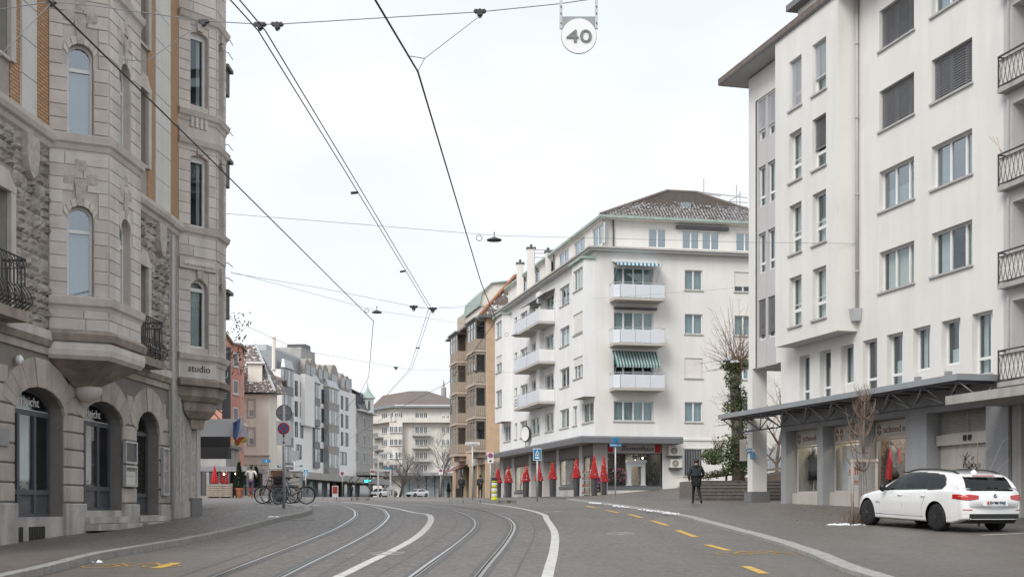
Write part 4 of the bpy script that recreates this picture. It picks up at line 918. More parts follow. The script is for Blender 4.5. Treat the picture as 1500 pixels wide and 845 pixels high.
    # shell
    q = [MR.P(W, 0, 0), MR.P(W, 0, -13), ML.P(0, 0, -13), ML.P(0, 0, 0)]; shell([(p.x, p.y) for p in q], 2, ZT+.1, 'plaster_mid', e)
    return q0, q1
fq0, fq1 = build_mid()
# flower shop window display
b = MB(); x = MR.spx(921.5); w_ = MR.spx(947.5)-x
b.fbox(MR, x, x+.24, 3.2, 4.75, -.55, -.3); b.fbox(MR, x+w_-.24, x+w_, 3.2, 4.75, -.55, -.3); b.fbox(MR, x-.06, x+w_+.06, 4.75, 4.92, -.6, -.22); b.fbox(MR, x+.24, x+w_-.24, 4.5, 4.75, -.55, -.3); b.fbox(MR, x-.05, x+.28, 3.2, 3.32, -.58, -.25); b.fbox(MR, x+w_-.28, x+w_+.05, 3.2, 3.32, -.58, -.25)
tag(b.build('fireplace_surround', 'white_enamel'), 'white fireplace surround standing in the flower shop window', 'fireplace')
def bouquet(F, s, z, d, w, h, n, seed, mats, label, name='bouquet'):
    rnd = random.Random(seed); e = empty(name, F.P(s, z, d), label, 'flowers', 'flowers in the shop window')
    for m in mats:
        b = MB()
        for i in range(n):
            c = F.P(s+rnd.uniform(-w, w), z+h*rnd.uniform(.25, 1), d+rnd.uniform(-.2, .2)); q = rnd.uniform(.04, .09); a = V(rnd.uniform(-1, 1), rnd.uniform(-1, 1), rnd.uniform(-.3, 1)).normalized(); x = a.orthogonal().normalized()*q; y = a.cross(x).normalized()*q
            b.quad(c-x, c-y, c+x, c+y)
        b.build('petals' if m != 'ivy' else 'leaves', m, e)
    MB().lathe(F.P(s, z-.05, d), [(.1, 0), (.16, .2), (.17, .3)], 10).build('vase', 'pot_grey', e)
bouquet(MR, MR.spx(909), 3.3, -.7, .55, 1.1, 60, 1, ['flowers', 'ivy', 'pink'], 'pink and white flowers left of the white fireplace surround')
bouquet(MR, MR.spx(934), 4.95, -.6, .9, .7, 60, 2, ['flowers', 'ivy_dry'], 'dry brown wreath arrangement above the white fireplace surround')
bouquet(MR, MR.spx(957), 3.3, -.6, .4, 1.5, 60, 3, ['ivy', 'flowers'], 'green leafy plants right of the white fireplace surround')
for i, (p, s) in enumerate(((745, 4), (762, 5), (838, 6))): bouquet(ML, ML.spx(p), 3.2, -.7, .7, 1.2, 40, 20+i, ['goods', 'red_bright', 'ivy'], ['dark festive decoration in the farthest shop window', 'red festive decoration in the middle shop window', 'festive decoration with lights in the nearest wide shop window'][i], 'window_decoration')
# air conditioners
for i, (p0, p1, y0, y1) in enumerate(((977, 995.5, 653.5, 667), (980, 996, 672.5, 684.5))):
    a, b_ = MR.spx(p0), MR.spx(p1); z1, z0 = MR.zpx(p0, y0), MR.zpx(p0, y1); e = empty('air_conditioner', MR.P((a+b_)/2, z0, .15), ['upper beige air conditioner unit on the wall beside the flower shop', 'lower beige air conditioner unit on the wall beside the flower shop'][i], 'air conditioner', 'air conditioners')
    MB().fbox(MR, a, b_, z0, z1, .04, .38).build('case', 'cream', e); c = MR.P(a+(b_-a)*.42, (z0+z1)/2, .39); MB().torus(c, MR.n.to_3d(), .2, .02, 20, 4).build('fan_ring', 'steel_grey', e)
    b = MB(); 
    for r_ in (.06, .1, .14, .18): b.torus(c, MR.n.to_3d(), r_, .008, 16, 4)
    b.build('fan_grille', 'steel_dark', e); MB().fbox(MR, a-.05, b_+.05, z0-.12, z0-.02, 0, .4).build('bracket', 'steel_dark', e)
tag(MB().fbox(MR, MR.spx(993), MR.spx(1001), MR.zpx(993, 712), MR.zpx(993, 706), .01, .14).build('meter_box', 'plaster_mid'), 'small white box low on the wall under the air conditioners', 'box')
# round shop sign and banner
c = ML.P(ML.spx(776.5), 7.55, .35); e = empty('round_sign', c, 'round black-rimmed sign standing on the shop canopy', 'sign'); ax = (MR.n.to_3d()*.35+ML.n.to_3d()).normalized()
MB().lathe(c, [(.62, -.05), (.66, 0), (.62, .05)], 28, ax).build('rim', 'black_soft', e); MB().lathe(c+ax*.052, [(.56, 0), (.56, .012)], 28, ax).build('face', 'white_enamel', e); MB().beam(c-V(0, 0, 1.15), c-V(0, 0, .6), .06).build('bracket', 'steel_dark', e)
b = MB(); B = ML.off(1.27); b.fbox(B, B.spx(753.4), B.spx(758.5), 9.5-.1, 10.35, 0, .02); bn = tag(b.build('banner', 'frame_white'), 'small white banner hung on the lowest far balcony', 'banner'); 
for k in range(3): MB().fbox(B, B.spx(753.9), B.spx(758), 9.6+.22*k, 9.68+.22*k, .02, .026).build('banner_line', 'sign_text_grey', bn)
# ---------------------------------------------------------------- left: Jugendstil stone houses
LF = Fc((-10.0, 25.0), (.0533, 1)); LF.o = V(-.4*25, 25)
brickmat('brick_tan', (.54, .33, .18), (.46, .27, .15), (.17, .11, .07), LF.u.x, LF.u.y)
SAND = ['sand_a', 'sand_b', 'sand_c', 'sand_a']; GREY = ['grey_stone_a', 'grey_stone_b', 'grey_stone_c', 'grey_stone_a']; GS = ['ground_stone_a', 'ground_stone_b']
def voussoirs(F, a, b_, zs, rise, ztop, par, m, n=9, t=.05, ext=None, name='voussoir'):
    A = arch_pts(a, b_, zs, rise, n); c = ((a+b_)/2, zs-.35)
    for i in range(n):
        (x0, y0), (x1, y1) = A[i], A[i+1]
        def out(x, y):
            dx, dy = x-c[0], y-c[1]; l = math.hypot(dx, dy); q = ext or 9
            k = 1+q/l
            if dy > .05: k = min(k, (ztop-c[1])/dy)
            return (c[0]+dx*k, min(ztop, c[1]+dy*k))
        o0, o1 = out(x0, y0), out(x1, y1); g = .012
        q = [(x0+g*.5, y0), (x1-g*.5, y1), (o1[0]-g, o1[1]), (o0[0]+g, o0[1])]
        k = 1.35 if i == n//2 else 1
        MB().poly([F.P(x, y, t*k) for x, y in q], F.P(0, 0, 0)-F.P(0, 0, t*k+.02)).build(name, m[i % len(m)] if isinstance(m, list) else m, par)
def moulding(Fs, z, prof, m, par, name='cornice'):
    """profile [(z offset, projection)...] swept along consecutive plan points (outward polyline)"""
    b = MB(); n = len(Fs); vs = []
    for i, p in enumerate(Fs):
        a = Fs[max(0, i-1)]; c = Fs[min(n-1, i+1)]; t = (V(c[0]-a[0], c[1]-a[1])).normalized()
        if 0 < i < n-1:
            t0 = V(p[0]-a[0], p[1]-a[1]).normalized(); t1 = V(c[0]-p[0], c[1]-p[1]).normalized(); nn = (V(t0.y, -t0.x)+V(t1.y, -t1.x)); nn = nn/max(.3, nn.length**2/2)
        else: nn = V(t.y, -t.x)
        for dz, d in prof: vs.append((p[0]+nn.x*d, p[1]+nn.y*d, z+dz))
    k = len(prof); b.add(vs, [(i*k+j, (i+1)*k+j, (i+1)*k+(j+1) % k, i*k+(j+1) % k) for i in range(n-1) for j in range(k)]+[tuple(range(k))[::-1], tuple(range((n-1)*k, n*k))])
    return b.build(name, m, par)
def iron_balcony(F, s0, s1, z, par, d=.62):
    bo = MB().fbox(F, s0, s1, z-.2, z, 0, d).build('balcony_slab', 'brown_ledge', par)
    b = MB(); c = [(s0+.03, .02), (s0+.03, d-.05), (s1-.03, d-.05), (s1-.03, .02)]
    for h in (1.02, .86, .1):
        for i in range(3): b.tube([F.P(c[i][0], z+h, c[i][1]), F.P(c[i+1][0], z+h, c[i+1][1])], .02 if h > 1 else .012, 5)
    def bar(s, dd, o):
        q = [F.P(s, z+.86, dd), F.P(s, z+.5, dd), F.P(s+o[0]*.06, z+.32, dd+o[1]*.12), F.P(s+o[0]*.09, z+.16, dd+o[1]*.16), F.P(s, z+.02, dd)]
        b.tube(q, .014, 5); b.torus(F.P(s+o[0]*.03, z+.2, dd+o[1]*.06), F.u.to_3d() if o[1] else F.n.to_3d(), .06, .009, 10, 4); b.torus(F.P(s, z+.94, dd), F.n.to_3d() if o[1] else F.u.to_3d(), .055, .009, 10, 4)
    n = max(4, int((s1-s0)/.16))
    for i in range(n+1): bar(s0+.05+(s1-s0-.1)*i/n, d-.05, (0, 1))
    for i in range(1, 4): bar(s0+.03, d*i/4, (-1, 0)); bar(s1-.03, d*i/4, (1, 0))
    b.build('balcony_railing', 'iron', par, kind='stuff')
def build_l1():
    F = LF; sp = F.spx
    e = empty('stone_house', F.P(4, 1, 0), 'grey and tan Jugendstil stone house with corbelled bay and arched shop windows', 'building')
    A, E = -4.0, sp(247)
    zP, zL, zC = 1.92, 5.05, 9.72
    # ---- ground floor: rusticated, three arches
    ar = [(sp(20), sp(92), 4.33, .5), (sp(121), sp(178), 4.33, .5), (sp(199), sp(232), 4.33, .55), (sp(20)-4.3, sp(20)-1.3, 4.33, .5)]
    bot = [1.62, 1.75, 1.62, 1.6]
    ops = [(a, b_, bot[i], t, r) for i, (a, b_, t, r) in enumerate(ar)]
    gw = wall(F, A, E, -.2, zL+.35, ops, 'ground_joint', e, .34, name='ground_wall')
    ho = [(a-.004, b_+.004, bt, t-r+.0) for (a, b_, bt, t, r) in ops]
    ashlar(F, A, E-.02, zP, 3.87, .39, 1.5, GS, gw, t=.045, gap=.03, ops=ho, seed=11, bev=.02)
    for (a, b_, bt, t, r) in ops: 
        voussoirs(F, a, b_, t-r, r, zL-.02, gw, GS, n=9, t=.05, ext=.62)
    # spandrels between arches
    xs = sorted([(a, b_) for a, b_, *_ in ops]); ed = [A]+[v for p in xs for v in p]+[E-.02]
    for i in range(0, len(ed), 2):
        a, b_ = ed[i], ed[i+1]
        if b_-a > .5:
            for z0, z1 in ((3.89, 4.24), (4.27, 4.62)):
                f = (.12 if z0 < 4 else .33); block(F, max(A, a+f), min(E-.02, b_-f), z0, z1, .045, GS[0], gw, bev=.02)
    MB().fbox(F, A, E-.02, zL, zL+.33, -.02, .05).build('frieze', 'ground_stone_b', e)
    # plinth
    for i in range(0, len(ed), 2):
        a, b_ = ed[i], ed[i+1]
        if b_-a > .1: block(F, a, b_+.0, .2, zP-.015, .11, 'plinth_stone', gw, bev=.02)
    for i, o in enumerate(ops):
        MB().fbox(F, o[0], o[1], -.2, o[2]-.002, -.3, .03).build('plinth_panel', 'plinth_stone', gw)
    for s0, w_ in ((sp(21)+.02, .28), (sp(40), .72)):
        g_ = MB().fbox(F, s0, s0+w_, 1.06, 1.42, .032, .036).build('cellar_grille', 'black', gw); b = MB()
        for k in range(int(w_/.08)+1): b.fbox(F, s0+k*.08, s0+k*.08+.03, 1.06, 1.42, .036, .055)
        b.build('grille_bar', 'iron', g_)
    # shop windows in the arches
    for i, (a, b_, bt, t, r) in enumerate(ops):
        door = i == 2
        w = window(F, a, b_, bt, t, e, dep=.32, lights=1 if door else 3, fm='frame_shop', gl='glass_shop', sill=None, fw=.075, rise=r, transom=t-r-.02, low=bt+.52, room=None, panes=True)
        MB().fbox(F, a+.03, b_-.03, bt+.02, bt+.5, -.345, -.315).build('panel', 'frame_shop', w)
        b = MB(); b.fbox(F, a-.4, b_+.4, bt, 5.0, -2.2, -2.1); b.fbox(F, a-.4, b_+.4, 4.9, 5.0, -2.1, -.5); b.fbox(F, b_+.3, b_+.4, bt, 4.9, -2.1, -.5); b.build('shop_interior', 'room' if not door else 'goods_dark', w)
        if not door:
            b = MB(); rnd = random.Random(30+i)
            for k in range(170):
                c = F.P(rnd.uniform(a+.1, b_-.1), bt+.55+abs(rnd.gauss(0, .11)), -.5-rnd.uniform(0, .7)); q = rnd.uniform(.02, .05); n_ = V(rnd.uniform(-1, 1), rnd.uniform(-1, 1), rnd.uniform(0, 1)).normalized(); x = n_.orthogonal().normalized()*q; y = n_.cross(x)
                b.quad(c-x, c-y, c+x, c+y)
            tag(b.build('window_display', 'goods', kind='stuff'), ['baubles and greenery heaped in the nearest arched shop window', 'baubles heaped in the second arched shop window', 'x', 'baubles in the shop window at the left picture edge'][i], 'goods')
            te = F.spx((57, 147, 0, 0)[i], -.30) if i < 2 else b_-.4; text(F, 'federleicht', te-1.55, t-r+.13, .2, 'frame_white', w, d=-.30, width=1.55); MB().fbox(F, a+.1, b_-.1, t-r+.03, t-r+.05, -.302, -.298).build('underline', 'frame_white', w)
            curtain(F, a+(b_-a)*.7, b_-.1, bt+.55, 4.2, -.7, 'curtain_cream', w, .2)
            if i == 1: curtain(F, a+.08, a+.5, bt+.55, 3.8, -.42, 'goods', w, .06)
    for k in range(2): MB().fbox(F, sp(121)-.1+k*.0, sp(178)+.3, 1.45-k*.16, 1.6-k*.16, -.3, .22+.2*k).build('door_step', 'plinth_stone', gw)
    for k in range(2): MB().fbox(F, sp(199)-.1, sp(232)+.3, 1.46-k*.15, 1.6-k*.15, -.3, .16+.2*k).build('door_step', 'plinth_stone', gw)
    # ---- upper floors
    wl = [(sp(0)-1.35, sp(0)+.30), (sp(201.5), sp(213))]; ops = []
    for (a, b_) in wl: ops += [(a, b_, 5.5, 8.05), (a, b_, 9.95+.75, 12.6), (a, b_, 13.8, 16.0)]
    uw = wall(F, A, E, zL+.34, 17.4, ops, 'sand_joint', e, .26, name='upper_wall')
    for o in ops: window(F, *o, e, dep=.26, lights=2, fw=.07, gl='glass', sill='sand_b', panes=True, cur='curtain')
    fr = [(a-.22, b_+.22, z0-.05, z1+.42) for a, b_, z0, z1 in ops]
    for (a, b_, z0, z1) in ops:          # stone surrounds with shaped heads
        for x0, x1 in ((a-.22, a), (b_, b_+.22)): MB().fbox(F, x0, x1, z0-.05, z1, -.02, .09).build('window_jamb', 'sand_b', uw)
        MB().poly([F.P(x, z, .10) for x, z in ((a-.22, z1), (b_+.22, z1), (b_+.22, z1+.12), (b_+.05, z1+.2), (b_-.12, z1+.4), (a+.12, z1+.4), (a-.05, z1+.2), (a-.22, z1+.12))], F.P(0, 0, 0)-F.P(0, 0, .12)).build('window_head', 'sand_b', uw)
    b0, b1 = sp(70), sp(70)+3.0
    bayop = [(b0+.02, b1-.02, 4, 20)]
    rubble(F, A, E-.02, 5.55, zC-.32, GREY, uw, ops=fr+bayop, seed=5)
    MB().fbox(F, A, b0, 5.36, 5.55, -.02, .12).build('ledge', 'sand_b', e); MB().fbox(F, b1, E, 5.36, 5.55, -.02, .12).build('ledge', 'sand_b', e)
    for x0, x1 in ((A, b0+.05), (b1-.05, E)):
        p = [F.P(x0, 0).xy, F.P(x1, 0).xy]; moulding(p, zC, [(-.3, 0), (-.26, .06), (-.16, .09), (-.12, .16), (-.02, .2), (.08, .2), (.13, .02), (.13, 0)], 'sand_b', e)
        moulding([F.P(x0, 0).xy, F.P(x1, 0).xy], 5.3, [(-.12, 0), (-.08, .1), (.06, .14), (.06, 0)], 'brown_ledge', e, 'ledge')
    # brick strips and pale pilasters above the cornice
    for x0, x1, m_, t in ((sp(13.5), sp(28), 'brick_tan', .0), (sp(28), sp(49.5), 'pilaster', .07), (sp(49.5), b0+.15, 'brick_tan', 0), (b1-.1, sp(199.5), 'brick_tan', 0), (sp(215), sp(225.5), 'brick_tan', 0), (sp(225.5), sp(247), 'pilaster', .06), (A, sp(0)-1.8, 'brick_tan', 0)):
        if x1 <= x0: continue
        if t:
            z = zC+.13
            while z < 17.3: block(F, x0, x1, z+.006, min(17.3, z+.74)-.006, t, m_, uw, bev=.008); z += .74
        else: MB().fbox(F, x0, x1, zC+.13, 17.35, -.02, .02).build('brick_panel', m_, uw)
    for s_ in (sp(38), sp(231)):     # hanging shields under the cornice
        q = [(s_-.28, 9.4), (s_+.28, 9.4), (s_+.28, 8.95), (s_+.17, 8.65), (s_, 8.52), (s_-.17, 8.65), (s_-.28, 8.95)]; MB().poly([F.P(x, z, .17) for x, z in q], F.P(0, 0, 0)-F.P(0, 0, .17)).build('shield', 'sand_rough', uw)
    MB().tube([F.P(E-.03, 1.2, .12), F.P(E-.03, 9.3, .12)], .055, 8).build('rain_pipe', 'frame_stone', e, smooth=True)
    # ---- bay
    P0 = F.P(b0, 0).xy; P1 = V(P0.x+.884*1.255, P0.y+.467*1.255); s1 = (P1-F.o).dot(F.u); d1 = (P1-F.o).dot(F.n); s2 = sp(205, d1); P2 = F.P(s2, 0, d1).xy; P3 = F.P(s2+(s1-b0), 0, 0).xy
    faces = [Fc(P0, P1-P0), Fc(P1, P2-P1), Fc(P2, P3-P2)]; ln = [(P1-P0).length, (P2-P1).length, (P3-P2).length]
    bt = 5.62
    poly = [P0, P1, P2, P3]
    for i, (B, l) in enumerate(zip(faces, ln)):
        c = l*.53 if i == 0 else l*.5; hw = .27 if i == 0 else .33; ops = []
        for z0, z1 in ((6.34, 8.3), (9.83, 11.78), (13.3, 15.2)): ops.append((c-hw, c+hw, z0, z1, hw*.95))
        bw = wall(B, 0, l, bt, 17.4, ops, 'sand_b', e, .2, name='bay_wall')
        if i == 2: continue
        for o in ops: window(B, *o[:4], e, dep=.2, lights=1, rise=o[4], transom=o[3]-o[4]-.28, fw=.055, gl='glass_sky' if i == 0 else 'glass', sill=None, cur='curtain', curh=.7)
        for (x0, x1, z0, z1, r_) in ops:
            voussoirs(B, x0, x1, z1-r_, r_, z1+.3, bw, ['sand_c', 'sand_a'], n=7, t=.032, ext=.16)
            kz = z1+.02; q = [(c-.07, kz), (c+.07, kz), (c+.13, kz+.55), (c-.13, kz+.55)]; MB().poly([B.P(x, z, .045) for x, z in q], B.P(0, 0, 0)-B.P(0, 0, .045)).build('keystone', 'sand_rough', bw)
        hole = [(x0-.005, x1+.005, z0, z1-r_) for x0, x1, z0, z1, r_ in ops]+[(x0-.1, x1+.1, z1-r_, z1+.12) for x0, x1, z0, z1, r_ in ops]+[(c-.14, c+.14, z1+.12, z1+.56) for x0, x1, z0, z1, r_ in ops]
        for z0, z1 in ((bt, 6.12), (6.36, zC-.28), (zC+.14, 13.0), (13.2, 17.3)):
            ashlar(B, .015, l-.012, z0, z1, .276 if z0 > 6 else .25, .75 if i == 0 else .8, SAND, bw, t=.03, gap=.012, ops=hole, seed=20+i, bev=.008)
        for zb in (8.87, 9.15, 12.35, 12.62):       # rough-faced accent blocks
            for s_ in ([c] if zb in (9.15, 12.62) else [c-.24, c+.24]):
                inst('stone', roughmesh(3, 'sand_rough'), bw, B.P(s_, zb, .03), B.rz, (.24, .022, .25))
    ledge = [(-.2, -.06), (-.18, .02), (-.1, .05), (-.06, .1), (.06, .12), (.1, .02), (.1, -.06)]
    for z, m_ in ((6.24, 'sand_b'), (zC, 'sand_b'), (13.1, 'sand_b'), (16.9, 'sand_b')): moulding(poly, z, [(a*1.25, d) for a, d in ledge], m_, e, 'bay_ledge')
    moulding(poly, 5.5, [(-.12, -.1), (-.12, .12), (.03, .16), (.12, .06), (.12, -.1)], 'brown_ledge', e, 'bay_ledge')
    moulding(poly, 5.2, [(-.22, -.05), (-.2, .02), (-.12, .09), (.0, .11), (.12, .1), (.18, .04), (.18, -.05)], 'sand_a', e, 'bay_torus')
    b = MB(); cm = F.P((b0+s2+.55)/2, 0, .12).xy; rings = []
    for f, z in ((1.0, 4.99), (.86, 4.9), (.62, 4.74), (.42, 4.62), (.26, 4.5)):
        rings.append([(cm.x+(p.x-cm.x)*f, cm.y+(p.y-cm.y)*f, z) for p in poly])
    vs = [p for r_ in rings for p in r_]; b.add(vs, [(i*4+j, i*4+(j+1) % 4, (i+1)*4+(j+1) % 4, (i+1)*4+j) for i in range(4) for j in range(4)]+[(0, 1, 2, 3), (16, 17, 18, 19)])
    b.build('corbel', 'brown_ledge', e)
    MB().lathe((cm.x+.12, cm.y, 4.18), [(.02, 0), (.2, .06), (.3, .18), (.33, .32), (.3, .34)], 16).build('corbel_boss', 'sand_a', e, smooth=True)
    # iron balconies either side of the bay
    iron_balcony(F, sp(0)-1.7, sp(42, .55), 5.62, e, .55); iron_balcony(F, b1-.1, sp(241, .5), 5.6, e, .5)
    # closed body and roof
    q = [F.P(E, 0, 0), F.P(E, 0, -12), F.P(A, 0, -12), F.P(A, 0, 0)]; shell([(p.x, p.y) for p in q], -.2, 17.4, 'grey_stone_a', e)
    b = MB(); b.hexa([F.P(A, 17.4, .5), F.P(E, 17.4, .5), F.P(E, 17.4, -12), F.P(A, 17.4, -12), F.P(A, 17.7, .5), F.P(E, 17.7, .5), F.P(E, 21, -4), F.P(A, 21, -4)]); b.build('roof', 'roof_slate', e)
    # posters and a plate
    for (p0, p1, y0, y1, m_, lb, nm) in ((180.5, 198, 645, 678, 'poster', 'dark framed showcase between the second arch and the door', 'showcase'), (180.5, 198, 681, 712, 'poster_cream', 'cream notice board below the dark showcase on the stone pier', 'notice_board'), (236, 244.8, 655, 725, 'poster_blue', 'tall narrow showcase with blue poster beside the stone doorway', 'showcase')):
        s0, s1_ = sp(p0, .06), sp(p1, .06); z1_, z0_ = F.zpx(p0, y0, .06), F.zpx(p0, y1, .06); t = empty(nm, F.P((s0+s1_)/2, z0_, .08), lb, 'sign')
        b = MB(); 
        for q in ((s0, s1_, z0_, z0_+.05), (s0, s1_, z1_-.05, z1_), (s0, s0+.05, z0_+.05, z1_-.05), (s1_-.05, s1_, z0_+.05, z1_-.05)): b.fbox(F, *q, .05, .13)
        b.build('frame', 'steel_light', t); MB().fbox(F, s0+.05, s1_-.05, z0_+.05, z1_-.05, .05, .09).build('poster', m_, t)
        if nm == 'notice_board': text(F, 'MAISON', s0+.12, (z0_+z1_)/2+.12, .09, 'sign_text_grey', t, d=.092, width=(s1_-s0)*.7); MB().fbox(F, s0+.15, s1_-.15, (z0_+z1_)/2, (z0_+z1_)/2+.012, .09, .094).build('text_line', 'sign_text_grey', t)
        elif p1 > 240: MB().fbox(F, s0+.05, s1_-.05, (z0_+z1_)/2, (z0_+z1_)/2+.04, .09, .11).build('divider', 'steel_light', t)
    t = MB().fbox(F, sp(0, .06)-.5, sp(12, .06), 3.02, 3.36, .06, .085).build('name_plate', 'sign_back'); tag(t, 'grey metal name plate on the stone pier at the left edge', 'sign')
    t = empty('wall_lamp', F.P(sp(20), 4.77, .06), 'small white round lamp on the stone wall above the nearest arch', 'lamp'); MB().lathe(F.P(sp(20), 4.77, .05), [(.05, 0), (.09, .04), (.09, .1), (.02, .15)], 12, F.n.to_3d()).build('globe', 'white_enamel', t)
build_l1()
def build_l2():
    F = LF; sp = F.spx; A, E = sp(247)+.003, sp(292)
    e = empty('studio_house', F.P(A+1.5, 1.6, 0), 'pale stone corner house with tall bay above coarse render and studio lettering', 'building')
    wall(F, A, E, .8, 5.4, [], 'render_coarse', e, name='ground_wall')
    MB().fbox(F, A, sp(277), .8, 1.98, -.02, .04).build('plinth', 'plinth_stone', e); MB().fbox(F, sp(277), E, .8, 2.1, -.02, .09).build('plinth', 'granite_dark', e)
    MB().fbox(F, sp(262.5), sp(264), 1.98, 5.3, 0, .02).build('render_edge', 'frame_stone', e); MB().fbox(F, sp(277), sp(278), 1.98, 5.3, -.02, .05).build('render_edge', 'frame_stone', e); MB().fbox(F, sp(287), E+.02, 1.5, 5.3, -.1, .03).build('corner_pier', 'frame_stone', e)
    wall(F, A, E, 5.4, 17.4, [], 'render_coarse', e, name='upper_wall'); MB().fbox(F, A, sp(259.8), 9.84, 17.3, 0, .02).build('brick_panel', 'brick_tan', e)
    moulding([F.P(A, 0).xy, F.P(sp(260), 0).xy], 9.7, [(-.3, 0), (-.26, .06), (-.16, .09), (-.12, .16), (-.02, .2), (.08, .2), (.13, .02), (.13, 0)], 'sand_b', e)
    b0 = sp(260); P0 = F.P(b0, 0).xy; P1 = V(P0.x+.64*1.32, P0.y+.77*1.32); d1 = (P1-F.o).dot(F.n); s2 = sp(330, d1); P2 = F.P(s2, 0, d1).xy; P3 = P2+V(-1.2, .5); poly = [P0, P1, P2, P3]
    for i in range(3):
        B = Fc(poly[i], poly[i+1]-poly[i]); l = (poly[i+1]-poly[i]).length; c = l*.56 if i == 0 else l*.5; hw = .30 if i == 0 else .3
        def zz(y): return CZ+(HY-y)/FP*(36.6)
        ops = [(c-hw, c+hw, zz(510), zz(410), .26), (c-hw, c+hw, zz(333), zz(229), .1), (c-hw, c+hw, zz(157), zz(49), .1), (c-hw, c+hw, zz(-20), zz(-120), .1)]
        bw = wall(B, 0, l, 5.45, 19.5, ops, 'sand_b', e, .2, name='bay_wall')
        if i == 2: continue
        for k, o in enumerate(ops): window(B, *o[:4], e, dep=.2, lights=1, rise=o[4], transom=o[3]-o[4]-.02, fw=.07, sill=None, cur='curtain' if k == 0 else 'split', gl='glass', room='room')
        for k, (x0, x1, z0, z1, r_) in enumerate(ops):
            q = [(c-.09, z1+.02), (c+.09, z1+.02), (c+.15, z1+.46), (c-.15, z1+.46)]; MB().poly([B.P(x, z, .07) for x, z in q], B.P(0, 0, 0)-B.P(0, 0, .07)).build('keystone', 'sand_rough', bw)
        hole = [(x0-.01, x1+.01, z0, z1) for x0, x1, z0, z1, r_ in ops]
        for z0, z1 in ((6.2, 8.55), (8.95, 9.55), (9.84, 12.25), (13.05, 15.6), (15.9, 19.3)): ashlar(B, .015, l-.012, z0, z1, .29, .8, SAND, bw, t=.03, gap=.012, ops=hole, seed=50+i, bev=.008)
        if i == 0:
            t = MB().fbox(B, .02, l-.02, 8.58, 8.9, .0, .09).build('medallion_band', 'sand_b', bw)
            for k in range(9): MB().lathe(B.P(.2+k*(l-.4)/8, 8.74, .09), [(.075, 0), (.06, .03), (.01, .035)], 12, B.n.to_3d()).build('medallion', 'sand_c', t)
            for k in range(4): MB().fbox(B, .42+k*.16, .5+k*.16, 12.62, 12.98, .0, .07).build('baluster', 'sand_c', bw)
            MB().fbox(B, .02, l-.02, 12.3, 12.58, 0, .06).build('band', 'sand_b', bw)
            MB().fbox(B, .02, l-.02, 5.5, 6.0, 0, .03).build('sign_panel', 'sand_a', bw); text(B, 'studio', .34, 5.72-.04, .2, 'black_soft', e, d=.035, width=.75)
    ledge = [(-.2, -.06), (-.18, .02), (-.1, .05), (-.06, .1), (.06, .14), (.1, .02), (.1, -.06)]
    for z in (6.1, 9.7, 12.2, 13.0, 15.75, 19.3): moulding(poly, z, [(a*1.2, d) for a, d in ledge], 'sand_b', e, 'bay_ledge')
    moulding(poly, 5.38, [(-.1, -.1), (-.1, .14), (.05, .16), (.1, .05), (.1, -.1)], 'brown_ledge', e, 'bay_ledge')
    cm = (P0+P1+P2+P3)/4; b = MB(); rings = []
    for f, z in ((.98, 5.27), (.96, 5.0), (.8, 4.86), (.7, 4.84), (.66, 4.6), (.45, 4.4), (.3, 4.36), (.25, 4.1)): rings.append([(P0.x*.5+cm.x*.5+(p.x-(P0.x*.5+cm.x*.5))*f, cm.y+(p.y-cm.y)*f, z) for p in poly])
    vs = [p for r_ in rings for p in r_]; n = len(rings); b.add(vs, [(i*4+j, i*4+(j+1) % 4, (i+1)*4+(j+1) % 4, (i+1)*4+j) for i in range(n-1) for j in range(4)]+[(0, 1, 2, 3), tuple(range(4*n-4, 4*n))]); b.build('corbel', 'brown_ledge', e)
    # side balconies peeping out behind the bay
    for z in (8.35, 12.4, 15.2):
        q = P2+V(-.42, .9); b = MB(); b.box((q.x-.4, q.y, z), (q.x+.32, q.y+.7, z+.1)); bo = b.build('balcony_slab', 'granite_dark', e); b = MB()
        for h in (.45, .9): b.tube([(q.x+.3, q.y+.03, z+h), (q.x+.3, q.y+.68, z+h)], .012, 5); b.tube([(q.x-.4, q.y+.03, z+h), (q.x+.3, q.y+.03, z+h)], .012, 5)
        for k in range(5): b.tube([(q.x-.35+k*.14, q.y+.03, z+.16), (q.x-.35+k*.14, q.y+.03, z+.9)], .009, 4)
        b.build('railing', 'iron', e); MB().box((q.x-.3, q.y+.1, z-.75), (q.x+.22, q.y+.6, z-.002)).build('balcony_bracket', 'iron', e)
    q = [F.P(E, 0, 0), F.P(E, 0, -12), F.P(A, 0, -12), F.P(A, 0, 0)]; shell([(p.x, p.y) for p in q], .8, 17.4, 'sand_b', e)
    # vertical projecting sign
    s_ = empty('projecting_sign', (P2.x-.15, P2.y+.6, 5.0), 'slim dark projecting sign with white letters under the bay', 'sign'); p = at(331, 556, 39.4); MB().box((p.x-.12, p.y, p.z-1.2), (p.x+.14, p.y+.06, p.z+1.0)).build('panel', 'fascia', s_)
    for k, c_ in enumerate('TOUPE'): text(Fc((p.x-.08, p.y), (1, 0)), c_, 0, p.z+.7-.32*k, .18, 'frame_white', s_, d=.01)
    # plants on the balcony
    rnd = random.Random(3); b = MB(); q = P2+V(.15, 1.5)
    for k in range(90):
        c = V(q.x+rnd.gauss(-.05, .16), q.y+rnd.uniform(-.2, .2), 7.0+rnd.uniform(-1.1, .8)); a = rnd.uniform(0, 6.28); w_ = rnd.uniform(.06, .16); b.quad(c, c+V(.03, 0, .02), c+V(w_*math.cos(a), .02, w_*math.sin(a)), c+V(w_*.6*math.cos(a)-.02, 0, w_*.6*math.sin(a)+.02))
    tag(b.build('balcony_plant', 'hedge_dry'), 'straggly dark plants hanging on the corner balcony', 'plant')
build_l2()
